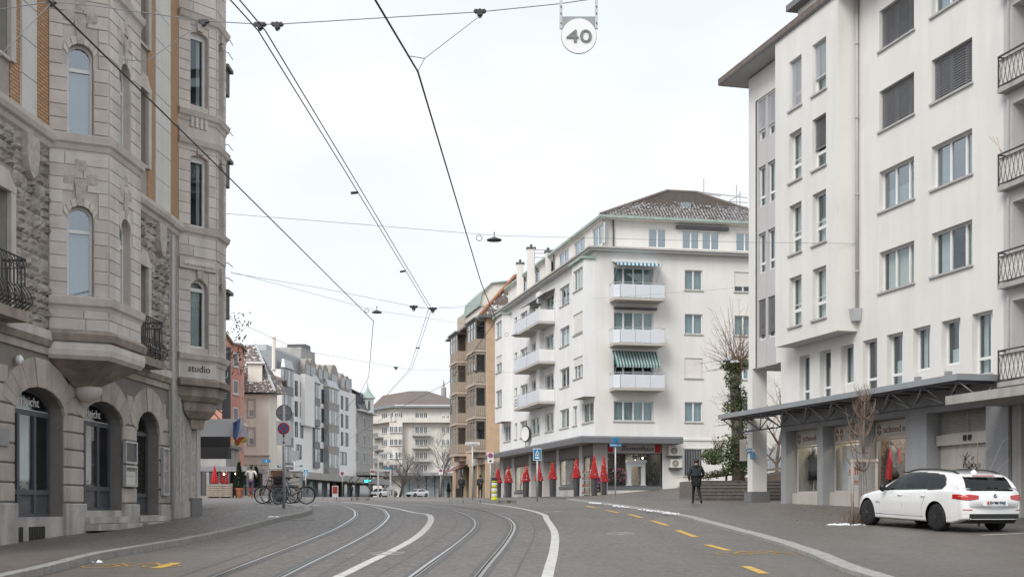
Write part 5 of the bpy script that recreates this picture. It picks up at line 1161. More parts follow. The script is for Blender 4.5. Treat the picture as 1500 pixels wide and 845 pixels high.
# ---------------------------------------------------------------- houses further along the street
mat('pane_far', (.085, .10, .11), .07, .25, 1.5, spec=.8); mat('bay_brown', (.30, .275, .25), .6, .1); mat('pane_pale', (.30, .34, .36), .1, .3, 1.5, spec=.8)
def fwin(F, s0, s1, z0, z1, par, lights=2, fm='frame_white', gl='pane_far', d=0, fw=.09, sill='frame_stone', shutter=0, surround=None):
    b = MB(); o = d+.02
    for q in ((s0, s0+fw, z0, z1), (s1-fw, s1, z0, z1), (s0+fw, s1-fw, z0, z0+fw), (s0+fw, s1-fw, z1-fw, z1)): b.fbox(F, *q, d-.12, d-.04)
    for i in range(1, lights): x = s0+(s1-s0)*i/lights; b.fbox(F, x-fw*.5, x+fw*.5, z0+fw, z1-fw, d-.12, d-.03)
    w = b.build('window', fm, par); MB().fbox(F, s0+fw*.5, s1-fw*.5, z0+fw*.5, z1-fw*.5, d-.11, d-.09).build('pane', gl, w)
    if sill: MB().fbox(F, s0-.06, s1+.06, z0-.1, z0, d-.1, d+.1).build('sill', sill, w)
    if shutter: MB().fbox(F, s0+.03, s1-.03, z1-(z1-z0)*shutter, z1, d-.07, d-.045).build('roller_shutter', 'shutter', w)
    if surround:
        b = MB()
        for q in ((s0-.18, s0, z0-.1, z1+.18), (s1, s1+.18, z0-.1, z1+.18), (s0, s1, z1, z1+.18)): b.fbox(F, *q, d-.02, d+.05)
        b.build('surround', surround, w)
    return w
def facade(F, s0, s1, z0, z1, wins, m, par, dep=.12, d=0, name='wall', **kw):
    wall(F, s0, s1, z0, z1, [w[:4] for w in wins], m, par, dep, d=d, name=name)
    for w in wins:
        k = dict(kw); k.update(w[4] if len(w) > 4 else {}); fwin(F, *w[:4], par, d=d, **k)
# --- tan house with wooden winter gardens
def build_brown():
    c = at(712, 0, 112).xy; F = Fc((c.x-.2293*16, c.y+16), (.2293, -1)); E = (c-F.o).length; G = Fc(c, (.9797, .2008))
    e = empty('winter_garden_house', (c.x-1, c.y+5, 2.6), 'tan apartment house with stacked wooden winter gardens beyond the white corner block', 'building')
    wall(F, 0, E, 6.4, 18.6, [], 'orange_plaster', e); wall(G, 0, 5, 2.5, 18.6, [], 'orange_plaster', e, name='side_wall')
    q = [G.P(5, 0), G.P(5, 0, -9), F.P(0, 0, -9), F.P(0, 0)]; shell([(p.x, p.y) for p in q], 2.5, 18.6, 'orange_plaster', e)
    sl_ = [6.85+2.92*i for i in range(4)]
    for (a, b_, top) in ((E-3.9, E-.05, 4), (E-12.6, E-9.0, 4)):
        for i in range(top):
            z = sl_[i]; D = .95; bay = MB().fbox(F, a, b_, z-.14, z+.06, -.0, D+.08).build('bay_floor', 'wood_light', e)
            MB().fbox(F, a+.02, b_-.02, z+.06, z+1.0, 0, D).build('parapet', 'wood_brown', bay)
            b = MB()
            for k in range(6): b.fbox(F, b_-.02, b_+.03, z+.12, z+.94, .04+k*.16, .12+k*.16)
            b.build('parapet_slat', 'wood_light', bay)
            b = MB(); h = z+2.72
            for s_ in (a+.03, a+(b_-a)*.35, a+(b_-a)*.68, b_-.09): b.fbox(F, s_-.06, s_+.06, z+1.0, h, D-.1, D)
            b.fbox(F, b_-.1, b_, z+1.0, h, 0, .1); b.fbox(F, a, b_, h-.16, h, 0, D); b.fbox(F, a, b_, z+2.0, z+2.07, D-.08, D-.02); b.build('frame', 'wood_brown', bay)
            for s0, s1 in ((a+.09, a+(b_-a)*.35-.06), (a+(b_-a)*.35+.06, a+(b_-a)*.68-.06), (a+(b_-a)*.68+.06, b_-.15)): MB().fbox(F, s0, s1, z+1.0, h-.16, D-.06, D-.05).build('pane', 'glass_sky' if i > 2 else 'glass', bay)
            MB().fbox(F, b_-.06, b_-.05, z+1.0, h-.16, .1, D-.1).build('pane', 'glass_dark', bay)
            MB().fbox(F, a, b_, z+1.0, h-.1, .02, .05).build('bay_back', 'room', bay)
        MB().fbox(F, a+.3, b_-.3, sl_[0]-.6, sl_[0]-.15, 0, .6).build('bay_bracket', 'wood_brown', e)
        MB().fbox(F, a-.2, b_+.2, 18.3, 18.45, 0, 1.15).build('bay_roof', 'fascia', e)
    # street-level shops
    MB().fbox(F, 0, E, 2.5, 6.4, -3.1, -3.0).build('shop_back', 'goods', e)
    for s_ in (0, 5.5, 8.8, 12.3, E-.45): MB().fbox(F, s_, s_+.45, 2.5, 6.4, -.6, 0).build('pier', 'orange_plaster', e)
    MB().fbox(F, 0, E, 5.7, 6.4, -.6, -.003).build('sign_band', 'wood_light', e)
    for s0, s1 in ((.45, 5.5), (5.95, 8.8), (9.25, 12.3), (12.75, E-.45)): fwin(F, s0, s1, 2.6, 5.7, e, lights=2, fm='wood_brown', gl='glass', d=-.2, sill=None)
    b = MB(); b.hexa([F.P(2, 5.3, 1.3), F.P(8, 5.3, 1.3), F.P(8, 5.9, .02), F.P(2, 5.9, .02), F.P(2, 5.35, 1.3), F.P(8, 5.35, 1.3), F.P(8, 5.95, .02), F.P(2, 5.95, .02)]); b.build('awning', 'logo_dark', e)
    fwin(G, .35, 2.6, 3.6, 6.0, e, lights=2, fm='wood_brown', gl='glass_shop', d=.005, sill=None); MB().fbox(G, .4, 2.5, 3.6, 5.9, .01, .012).build('shop_shelves', 'goods', e)
    # eaves, gable, snowy roof
    MB().fbox(F, -.3, E+.3, 18.45, 18.6, -.5, .7).build('eaves', 'fascia', e); MB().fbox(G, -.2, 5, 18.4, 18.55, -.2, .6).build('eaves', 'fascia', e)
    gz = 19.9; b = MB(); b.fbox(F, E-9, E-1.6, 18.6, gz, -3, .1); gb = b.build('gable', 'cream', e)
    b = MB(); pr = [(.3, gz-.2), (.1, gz+.9), (-.8, gz+1.8), (-2.2, gz+2.0), (-3.2, gz+1.6)]
    for (d0, z0), (d1, z1) in zip(pr[:-1], pr[1:]): b.hexa([F.P(E-9.2, z0, d0), F.P(E-1.3, z0, d0), F.P(E-1.3, z1, d1), F.P(E-9.2, z1, d1), F.P(E-9.2, z0+.12, d0), F.P(E-1.3, z0+.12, d0), F.P(E-1.3, z1+.12, d1), F.P(E-9.2, z1+.12, d1)])
    b.build('gable_roof', 'copper_green', gb); b = MB(); b.poly([F.P(E-1.5, z, d) for d, z in pr]+[F.P(E-1.5, gz-.2, -3.2)], F.P(0, 0)-F.P(.1, 0)); b.build('gable_end', 'cream', gb)
    for k in range(3): fwin(F, E-8.4+k*2.3, E-7.2+k*2.3, 18.9, 20.4, e, d=.12, sill=None)
    b = MB(); b.quad(F.P(E+.3, 18.62, .6), G.P(6, 18.62, .5), G.P(6, 22.6, -5.5), F.P(E-1.4, 22.4, -3)); b.quad(F.P(E-9, 18.62, .6), F.P(E+.3, 18.62, .6), F.P(E-1.4, 22.4, -3), F.P(E-9, 22.4, -3)); rf = b.build('roof', 'roof_tile_snow', e)
    MB().tube([F.P(E+.25, 18.72, .55), F.P(E-1.3, 22.5, -2.9), G.P(5, 23.4, -5)], .13, 6).build('ridge_tiles', 'ridge_tile', rf)
    b = MB(); b.fbox(F, E-15.5, E-11.8, 18.6, 20.6, -3, -.3); b.build('roof_box', 'wood_light', e)
build_brown()
# --- salmon corner house
def build_salmon():
    Y = 130.0; P = [at(326, 0, 120).xy, at(339, 0, 129).xy, at(352.5, 0, 130.5).xy, at(357.5, 0, 135).xy]; e = empty('salmon_house', (P[1].x, P[1].y, 2.8), 'salmon pink apartment house with white window frames behind the flag', 'building')
    rows = [1.8+(744-y)/1875*130 for y in (538, 578, 618, 658)]
    for i in range(3):
        F = Fc(P[i], P[i+1]-P[i]); l = (P[i+1]-P[i]).length; c = [(l*.5-.5, l*.5+.5)] if i else [(l*.3, l*.3+1.1), (l*.72, l*.72+1.1)]
        if i == 2: c = [(l*.35, l*.35+1.2)]
        facade(F, 0, l, 2.8, 18.3, [(a, b_, z, z+1.5) for a, b_ in c for z in rows], 'salmon', e, lights=1, fw=.13)
        MB().fbox(F, -.1, l+.1, 18.3, 18.5, -.6, .25).build('eaves', 'wood_brown', e)
    A = P[0]+V(-13, -1.5); F = Fc(A, P[0]-A); l = (P[0]-A).length; facade(F, 0, l, 2.8, 18.3, [(x, x+1.1, z, z+1.5) for x in (1.2, 3.9, 6.6, 9.6) for z in rows], 'salmon', e, lights=2, fw=.1); MB().fbox(F, 0, l+.1, 18.3, 18.5, -.6, .25).build('eaves', 'wood_brown', e)
    shell([(P[3].x, P[3].y), (P[3].x-4, P[3].y+14), (A.x, A.y+14), (A.x, A.y)], 2.8, 18.4, 'salmon', e)
    b = MB(); F = Fc(P[0], P[1]-P[0]); l = (P[1]-P[0]).length; b.fbox(F, 0, l+2, 5.5, 5.75, 0, 2.4); b.build('shop_awning', 'steel_grey', e); MB().fbox(F, 0, l, 2.8, 5.5, .02, .05).build('shop_glazing', 'pane_far', e)
build_salmon()
# --- cream villa-like house
def build_cream():
    p0 = at(355, 0, 146).xy; F = Fc(p0, (.985, .17)); e = empty('cream_house', (p0.x, p0.y, 2.9), 'cream house with snowy hipped roof and stone window surrounds beside the salmon house', 'building')
    l = F.spx(394); zz = lambda y: 1.8+(744-y)/1875*147
    ws = [(F.spx(364), F.spx(372.5), zz(y+24), zz(y)) for y in (587, 628)]
    facade(F, 0, l, zz(668), zz(578), ws, 'cream', e, lights=1, surround='frame_stone', gl='pane_pale', shutter=.6); facade(F, 0, l, 2.9, zz(668), [], 'sand_c', e, name='base_wall')
    for k in range(5): MB().fbox(F, 0, l, 3.3+k*.85, 3.36+k*.85, 0, .03).build('rustication_joint', 'sand_joint', e)
    MB().fbox(F, -.1, l+.1, zz(668), zz(666), -.1, .16).build('string_course', 'sand_b', e)
    S2 = F.P(l, 0).xy; F2 = Fc(S2, (.42, .9)); l2 = 1.6; facade(F2, 0, l2, 2.9, zz(578), [], 'cream', e, lights=1)
    q = [F2.P(l2, 0), F2.P(l2, 0, -12), F.P(0, 0, -12), F.P(0, 0)]; shell([(p.x, p.y) for p in q], 2.9, zz(578), 'cream', e)
    ez = zz(576); b = MB(); A = F.P(-.5, ez, .9); B = F.P(l+.7, ez, .9); C = F2.P(l2+.5, ez, .9); D = F.P(-.5, ez+6.2, -6.5); T = F.P(l*.45, ez+6.2, -6.0)
    b.quad(A, B, T, D); b.quad(B, C, T); rf = b.build('roof', 'roof_tile_snow', e); b = MB(); b.quad(A, B, C, F.P(-.5, ez, -9)); b.build('eaves', 'fascia', e)
    MB().tube([B+V(0, 0, .1), T+V(0, 0, .1)], .16, 6).build('hip_flashing', 'zinc_light', rf)
    d = MB(); d.fbox(F, .6, 2.2, ez+1.0, ez+3.4, -3.5, -.6); dm = d.build('dormer', 'cream', e); fwin(F, .8, 2.0, ez+1.3, ez+3.1, e, d=-.58, sill=None); MB().fbox(F, .4, 2.5, ez+3.4, ez+3.6, -3.6, -.3).build('dormer_roof', 'snow', dm)
    # taller rear wing
    p1 = at(394, 0, 160).xy; G = Fc(p1, (.985, .17)); gl = G.spx(413); z2 = lambda y: 1.8+(744-y)/1875*160; facade(G, -9, gl, 2.9, z2(556), [(G.spx(399), G.spx(406), z2(700), z2(680))], 'cream', e, name='rear_wall')
    b = MB(); A = G.P(-9, z2(557), .8); B = G.P(gl+.6, z2(557), .8); T = G.P(gl-7.5, z2(516), -4); b.quad(A, B, T, G.P(-12, z2(516), -4)); b.quad(B, G.P(gl+.6, z2(557), -10), T); b.build('rear_roof', 'roof_tile', e); MB().fbox(G, -9, gl+.5, z2(558), z2(556), -.1, .75).build('rear_eaves', 'zinc', e)
    MB().fbox(G, -4, -1.5, z2(545), z2(535), -.6, .5).build('rear_dormer', 'snow', e)
    q = [G.P(gl, 0), G.P(gl, 0, -10), G.P(-9, 0, -10), G.P(-9, 0)]; shell([(p.x, p.y) for p in q], 2.9, z2(557), 'cream', e)
build_cream()
# --- modern white row with metal bays and scalloped attic
def build_modern():
    F = Fc((-55+.133*172, 172.0), (.133, 1)); sp = F.spx; e = empty('modern_block', F.P(20, 3.2, 0), 'long white modern block with dark metal window bays and scalloped grey attic', 'building')
    zz = lambda y: F.zpx(433, y); L1_ = sp(522); s0 = sp(413)
    rows = [zz(y) for y in (683, 648, 618, 588, 557)]
    cols = [(431.5, 436.5), (439.5, 444.5), (470.5, 475.5), (499, 503), (505.5, 510.5)]
    ws = [(sp(a), sp(b_), zz(t+23), zz(t)) for a, b_ in cols for t in (557, 587, 617)]+[(sp(a), sp(b_), zz(672), zz(650)) for a, b_ in ((433, 442), (464, 474), (498, 508))]
    wt = zz(547)
    facade(F, s0, L1_, zz(694), wt, ws, 'white_far', e, lights=2, fm='frame_grey', fw=.12, sill=None)
    for (a, b_, t, b0, d) in ((417, 430, 545, 690, .5), (461.5, 469.5, 553, 618, .75), (461, 469, 620, 682, .3), (481.5, 497, 552, 690, .8)):
        m_ = 'panel_grey' if a == 481.5 else 'fascia'; s_, t_ = sp(a, d), sp(b_, d); z1, z0 = zz(t), zz(b0)
        bo = MB().fbox(F, s_, t_, z0, z1, 0, d).build('metal_bay', 'bay_brown' if a == 481.5 else 'fascia', e); n = max(2, int((t_-s_)/1.3)); k = max(1, round((z1-z0)/3.2))
        for i in range(n):
            for j in range(k):
                x0, x1 = s_+(t_-s_)*(i+.1)/n, s_+(t_-s_)*(i+.9)/n; y0 = z0+(z1-z0)*(j+.3)/k; y1 = z0+(z1-z0)*(j+.92)/k; MB().fbox(F, x0, x1, y0, y1, d, d+.03).build('pane', 'pane_far' if (i+j) % 2 else 'pane_pale', bo)
        q = F.P(s_, 0, d).xy; N = Fc(F.P(s_, 0, 0).xy, F.n)          # camera-facing flank
        for j in range(k): MB().fbox(N, .1, d-.1, z0+(z1-z0)*(j+.25)/k, z0+(z1-z0)*(j+.92)/k, .0, .03).build('pane', 'pane_pale', bo)
        b = MB(); b.hexa([F.P(s_-.1, z1, d+.1), F.P(t_+.1, z1, d+.1), F.P(t_+.1, z1, 0), F.P(s_-.1, z1, 0), F.P(s_+.3, z1+1.2, .3), F.P(t_-.3, z1+1.2, .3), F.P(t_-.3, z1+1.2, 0), F.P(s_+.3, z1+1.2, 0)]); b.build('bay_roof', 'zinc_light', bo)
    wb = MB().fbox(F, sp(447, .7), sp(461, .7), zz(621), zz(545), 0, .7).build('projecting_box', 'white_far', e)
    # attic: scalloped dormers under barrel roofs
    MB().fbox(F, s0, L1_, wt, wt+2.6, -3, -.8).build('attic_wall', 'zinc', e); MB().fbox(F, s0, L1_, wt+2.6, wt+3.4, -9, -2.2).build('upper_roof', 'zinc_light', e)
    for i, (a, r_) in enumerate(((450, 1.5), (457.5, 1.9), (468, 1.4), (476, 1.7), (489, 2.3), (501, 1.4), (508, 1.3))):
        s_ = sp(a); A = [(s_+r_*math.cos(t), wt+1.3+r_*.95*math.sin(t)) for t in [math.pi*k/10 for k in range(11)]]+[(s_-r_, wt), (s_+r_, wt)]
        dm = MB().poly([F.P(x, z, .1) for x, z in A], -F.n.to_3d()*3).build('dormer', 'bay_brown', e); MB().fbox(F, s_-r_*.7, s_+r_*.7, wt+.4, wt+1.9, .1, .14).build('pane', 'pane_far', dm)
    # round corner attic in glass
    c = at(405, 0, 184).xy; MB().lathe((c.x, c.y, zz(545)), [(1.75, 0), (1.75, 1.9), (1.95, 2.0), (1.8, 2.5)], 24).build('corner_attic', 'glass_sky', e); MB().lathe((c.x, c.y, zz(545)+.01), [(1.7, 0), (1.7, 1.85)], 24).build('attic_core', 'curtain', e)
    MB().lathe((c.x-1.5, c.y+3, zz(538)), [(2.6, 0), (2.6, 1.6), (2.4, 2.4), (1.9, 2.9), (.1, 3.1)], 20).build('metal_roof', 'zinc_light', e)
    p = at(401, 520, 176); MB().lathe((p.x, p.y, p.z-2), [(.27, 0), (.27, 4.2), (.33, 4.3), (.33, 4.5)], 8).build('chimney', 'cream', e)
    b = MB(); b.fbox(F, sp(486), sp(505), wt+3.4, wt+6.2, -9, -5); b.build('roof_block', 'concrete', e); MB().fbox(F, sp(492), sp(499), wt+6.2, wt+7.0, -8, -5).build('roof_plant', 'steel_dark', e)
    # ground floor: glazed arcade with long canopy
    MB().fbox(F, s0, L1_+14, zz(702), zz(694)+.2, -.4, 3.0).build('arcade_canopy', 'concrete', e)
    for a, b_ in ((s0+1, s0+12), (s0+13, s0+24), (s0+31, L1_)): MB().fbox(F, a, b_, 3.1, zz(702), -.1, .0).build('shop_glazing', 'pane_pale', e)
    for i in range(9): s_ = s0+1+i*5; MB().fbox(F, s_, s_+.35, 3.1, zz(702), -.2, .4).build('pillar', 'concrete', e)
    MB().fbox(F, s0+24, s0+31, 3.1, zz(702), -4, -3.9).build('entrance', 'black_soft', e)
    b = MB()
    for i in range(7): b.beam(F.P(s0+22+i*2.2, zz(702)+.1, 3.05), F.P(s0+24.2+i*2.2, zz(694)+(.1 if i % 2 else -.9), 3.05), .15)
    b.build('canopy_truss', 'steel_dark', e)
    q = [F.P(L1_, 0), F.P(L1_, 0, -14), F.P(s0, 0, -14), F.P(s0, 0)]; shell([(p.x, p.y) for p in q], 3, wt, 'white_far', e)
    return F, L1_
FMOD, LMOD = build_modern()
# --- old house with a slate turret at the end of the row
def build_turret():
    F = FMOD; s0 = LMOD+.05; sp = F.spx; s1 = sp(546.5); e = empty('turret_house', F.P(s0+8, 3.6, 0), 'old pale grey corner house with slate mansard and pointed turret', 'building')
    zz = lambda y: F.zpx(535, y); ws = []
    for a, b_ in ((521.5, 525), (531, 535), (538.5, 540.5), (541.8, 543.8)):
        for t in (612, 638, 663): ws.append((sp(a), sp(b_), zz(t+15), zz(t)))
    facade(F, s0, s1, 3.5, zz(603), ws, 'concrete', e, lights=2, surround='frame_stone')
    b = MB(); b.hexa([F.P(s0, zz(603), .7), F.P(s1+.6, zz(603), .7), F.P(s1+.6, zz(603), -10), F.P(s0, zz(603), -10), F.P(s0, zz(572), -1.6), F.P(s1-.6, zz(572), -1.6), F.P(s1-1, zz(572), -8), F.P(s0, zz(572), -8)]); b.build('mansard_roof', 'roof_slate', e)
    MB().fbox(F, s0, s1+.8, zz(604.5), zz(603), -.2, .85).build('eaves', 'snow', e)
    b = MB(); b.hexa([F.P(s0-8, zz(571), -1), F.P(s1-5, zz(578), -.4), F.P(s1-5, zz(572), -8), F.P(s0-8, zz(560), -8), F.P(s0-8, zz(570), -1), F.P(s1-5, zz(577), -.4), F.P(s1-5, zz(571), -8), F.P(s0-8, zz(559), -8)]); b.build('snow_on_roof', 'snow', e)
    for a, b_ in ((521, 523), (524.5, 526.5), (528, 530)): fwin(F, sp(a), sp(b_), zz(598), zz(582), e, d=.15, sill=None, fm='roof_slate')
    c = F.P(sp(537), 0, .2).xy; MB().lathe((c.x, c.y, zz(604)), [(1.05, 0), (1.05, zz(583)-zz(604))], 8).build('turret', 'white_far', e); MB().lathe((c.x, c.y, zz(583)), [(1.45, 0), (.95, .6), (.45, 1.3), (.12, 1.9), (.04, 2.8), (.02, 3.2)], 8).build('turret_roof', 'copper_green', e)
    for t in (-2.2, -1.2): MB().box((c.x+1.0*math.cos(t)-.2, c.y+1.0*math.sin(t)-.12, zz(600)), (c.x+1.0*math.cos(t)+.2, c.y+1.0*math.sin(t)+.1, zz(587))).build('turret_window', 'pane_far', e)
    MB().fbox(F, s0, s1+1, zz(697), zz(692), -.2, 3).build('arcade_canopy', 'concrete', e); MB().fbox(F, s0+.5, s1-.5, 3.6, zz(697), .02, .06).build('shop_glazing', 'pane_far', e)
    t = MB().fbox(F, sp(516), sp(523), zz(695)-.2, zz(691)+.3, 3.02, 3.1).build('shop_sign', 'white_enamel', e); MB().fbox(F, sp(516.5), sp(522.5), zz(694), zz(692)+.2, 3.1, 3.13).build('lettering', 'logo_red', t)
    q = [F.P(s1, 0), F.P(s1, 0, -14), F.P(s0, 0, -14), F.P(s0, 0)]; shell([(p.x, p.y) for p in q], 3, zz(603), 'concrete', e)
build_turret()
# --- cream block closing the view
def build_far():
    Y = 288.0; p = at(585, 0, Y).xy; F = Fc(p, (1, .03)); e = empty('far_cream_block', (p.x, p.y, 4), 'large cream apartment block with brown hipped roof closing the end of the street', 'building')
    sp = F.spx; zz = lambda y: 1.8+(744-y)/1875*Y; s1 = sp(690); R_ = (606, 626.5, 645, 664, 682)
    ws = []
    for t in R_:
        for a, b_ in ((608, 614), (614.5, 620), (620.5, 626), (647, 652), (653.5, 658.5)): ws.append((sp(a), sp(b_), zz(t+7.5), zz(t-2), dict(shutter=.55 if t == 606 and a > 640 else 0)))
    facade(F, 0, s1, 4, zz(595), ws, 'cream_far', e, lights=2)
    G = Fc(at(545, 0, 300).xy, p-at(545, 0, 300).xy); l = (p-at(545, 0, 300).xy).length; zg_ = lambda y: 1.8+(744-y)/1875*292
    facade(G, 0, l, 4, zz(595), [(G.spx(559), G.spx(567), zg_(t+7.5), zg_(t-2)) for t in R_], 'cream_far', e, lights=3, name='left_wall')
    B = F.off(1.6); a, b_ = F.spx(571), F.spx(590)
    MB().fbox(F, a, b_, 4, zz(619), .0, 1.6).build('bay', 'cream_far', e)
    for t in R_:
        for i in range(3): x = a+(b_-a)*(i+.08)/3; fwin(F, x, x+(b_-a)*.84/3, zz(t+7.5), zz(t-2), e, d=1.75 if t > 610 else .2, lights=2)
    for t in R_[1:]:
        x0, x1 = sp(604), sp(631.5); z = zz(t+12.5); bo = MB().fbox(F, x0, x1, z, z+.25, 0, 1.6).build('balcony', 'concrete', e); b = MB(); b.fbox(F, x0, x1, z+1.15, z+1.22, 1.5, 1.58)
        for k in range(15): b.fbox(F, x0+(x1-x0)*k/14-.03, x0+(x1-x0)*k/14+.03, z+.25, z+1.15, 1.52, 1.56)
        b.build('balcony_rail', 'steel_grey', bo)
        y0, y1 = G.spx(549), G.spx(562); bo = MB().fbox(G, y0, y1, z, z+.25, 0, 1.5).build('balcony', 'concrete', e); MB().fbox(G, y0, y1, z+.25, z+1.2, 1.42, 1.48).build('balcony_rail', 'steel_grey', bo)
    MB().fbox(F, -.5, s1, zz(619), zz(612), -.1, 1.5).build('terrace_parapet', 'cream_far', e); MB().fbox(G, 0, l+.5, zg_(619), zg_(612), -.1, 1.5).build('terrace_parapet', 'cream_far', e)
    MB().fbox(F, -1, s1, zz(597), zz(594), -.5, 1.6).build('gutter', 'zinc', e); MB().fbox(G, 0, l+.5, zg_(598), zg_(595), -.5, 1.4).build('gutter', 'zinc', e)
    MB().fbox(F, -1, s1, zz(594.6), zz(593.4), .2, 1.65).build('snow_edge', 'snow', e)
    A = G.P(0, zz(596), 1.2); C = F.P(-.3, zz(594), 1.5); D = F.P(s1, zz(594), 1.5); T0 = at(600, 572.5, 300); T1 = at(626, 572.5, 300); T2 = F.P(s1, zz(594), -14); T3 = at(561, 579, 306)
    b = MB(); b.quad(C, D, T1, T0); b.quad(A, C, T0, T3); b.quad(D, T2, T1); b.build('roof', 'roof_tile', e)
    MB().lathe(at(650, 588, 297), [(.6, -3), (.6, 3.2), (.3, 3.4), (.1, 5)], 8).build('chimney', 'concrete', e)
    # glazed ground floor with flat blue-grey canopy
    MB().fbox(F, sp(560), s1, zz(697), zz(692.5), 0, 4.5).build('shop_canopy', 'zinc', e); MB().fbox(F, sp(562), s1, 4, zz(697), 1.0, 1.1).build('shop_glazing', 'pane_pale', e)
    for i in range(11): x = sp(562)+i*1.9; MB().fbox(F, x, x+.22, 4, zz(697), 1.1, 1.2).build('glazing_bar', 'steel_dark', e)
    q = [F.P(s1, 0), F.P(s1, 0, -14), G.P(0, 0, -12), G.P(0, 0)]; shell([(p.x, p.y) for p in q], 4, zz(595), 'cream_far', e)
    H = at(672, 578, 330); b = MB(); b.hexa([H+V(-5, 0, -9), H+V(6, 0, -9), H+V(6, 8, -9), H+V(-5, 8, -9), H+V(.2, 3, 2.4), H+V(.8, 3, 2.4), H+V(.8, 4, 2.4), H+V(.2, 4, 2.4)]); tag(b.build('distant_roof', 'roof_slate'), 'dark pointed roof showing beyond the far cream block', 'roof')
build_far()
# --- cafe annex with white marquee past the studio house
def build_annex():
    e = empty('cafe_annex', (-12.2, 43, 1.8), 'narrow dark cafe front past the studio house, under the white marquee', 'building')
    MB().box((-16, 41.0, 1.4), (-11.35, 46.0, 8.5)).build('wall', 'granite_dark', e); MB().box((-11.42, 45.3, 1.7), (-11.2, 45.9, 6.4)).build('pilaster', 'frame_stone', e); MB().box((-11.36, 42.2, 1.9), (-11.3, 44.8, 4.2)).build('glazing', 'glass_dark', e); MB().box((-11.33, 42.1, 4.2), (-11.22, 44.9, 4.3)).build('glazing_head', 'steel_dark', e)
    p, q = at(296, 639, 46), at(345, 613.5, 46); m = empty('marquee', ((p.x+q.x)/2, 47, p.z), 'white box marquee with a warm light over the cafe pavement', 'canopy')
    MB().box((p.x-.15, 46.0, p.z), (q.x, 46.06, q.z)).build('fascia', 'white_enamel', m); MB().box((q.x-.06, 46.07, p.z), (q.x, 46.8, q.z)).build('fascia', 'white_enamel', m)
    MB().box((p.x-.2, 46.07, q.z-.1), (q.x-.07, 48.5, q.z-.04)).build('ceiling', 'white_enamel', m); u, v = at(288, 668, 49), at(337, 641, 49); MB().box((u.x, 49, u.z+.35), (v.x, 49.1, v.z+.3)).build('rear_panel', 'panel_dark', m); u, v = at(292, 671, 51), at(334, 655, 51); MB().box((u.x, 51, u.z), (v.x, 51.6, v.z)).build('rear_awning', 'black_soft', m)
    u, v = at(280, 728, 86), at(331, 655, 86); s_ = empty('arcade_stand_in', (u.x, 86, 2.4), 'added grey block standing in for the dark arcade behind the closed red umbrellas', 'wall'); MB().box((u.x, 86, 2.2), (v.x, 90, v.z)).build('wall', 'concrete', s_); MB().box((u.x, 85.7, v.z), (v.x+.2, 90.2, v.z+.2)).build('roof', 'fascia', s_)  # block added to fill the dark arcade gap behind the umbrellas
    for k in range(3): MB().box((v.x-3.2+k*1.05, 85.95, 2.4), (v.x-2.4+k*1.05, 85.999, 4.6)).build('door', 'steel_dark', s_)
    MB().box((p.x+.45, 47.2, q.z-.32), (p.x+.72, 47.4, q.z-.12)).build('lamp', 'lit_warm', m)
    for k in range(2): MB().tube([(q.x-.2-k*.4, 46.2, q.z), (-11.3, 45.6, q.z+.9)], .02, 5).build('stay', 'steel_dark', m)
    MB().box((-11.6, 45.8, q.z+.35), (q.x-.3, 46.4, q.z+.9)).build('sign_board', 'concrete', m)
build_annex()
# ---------------------------------------------------------------- overhead line
def wire(name, pts, r, m, label, cat='wire', group='overhead tram wires'):
    return tag(MB().tube(pts, r, 5).build(name, m), label, cat, group)
def cw(pp): return [at(*p) for p in pp]
wire('contact_wire', cw(((70, 0, 12), (300, 225, 19.5), (547, 470, 40), (540, 552, 60), (528, 575, 72), (470, 640, 120))), .011, 'wire', 'dark contact wire over the left tram track, crossing the stone house', 'wire')
wire('contact_wire', cw(((540, -16, 11.7), (612, 105, 14.2), (705, 415, 31.5), (727, 469, 40), (697, 510, 47.5), (657, 560, 61), (595, 592, 75), (500, 650, 125))), .011, 'wire', 'dark contact wire over the right tram track, running down the sky centre', 'wire')
for k, (dx, lb) in enumerate(((0, 'left wire of the pair between the tracks'), (14, 'right wire of the pair between the tracks'))):
    wire('feeder_wire', cw(((330+dx, -8, 15), (378+dx*.75, 45, 16.4), (502+dx*.5, 245, 24.5), (628+dx*.3, 452, 45.6), (600+dx*.25, 540, 68), (565, 580, 95))), .009, 'wire', lb, 'wire')
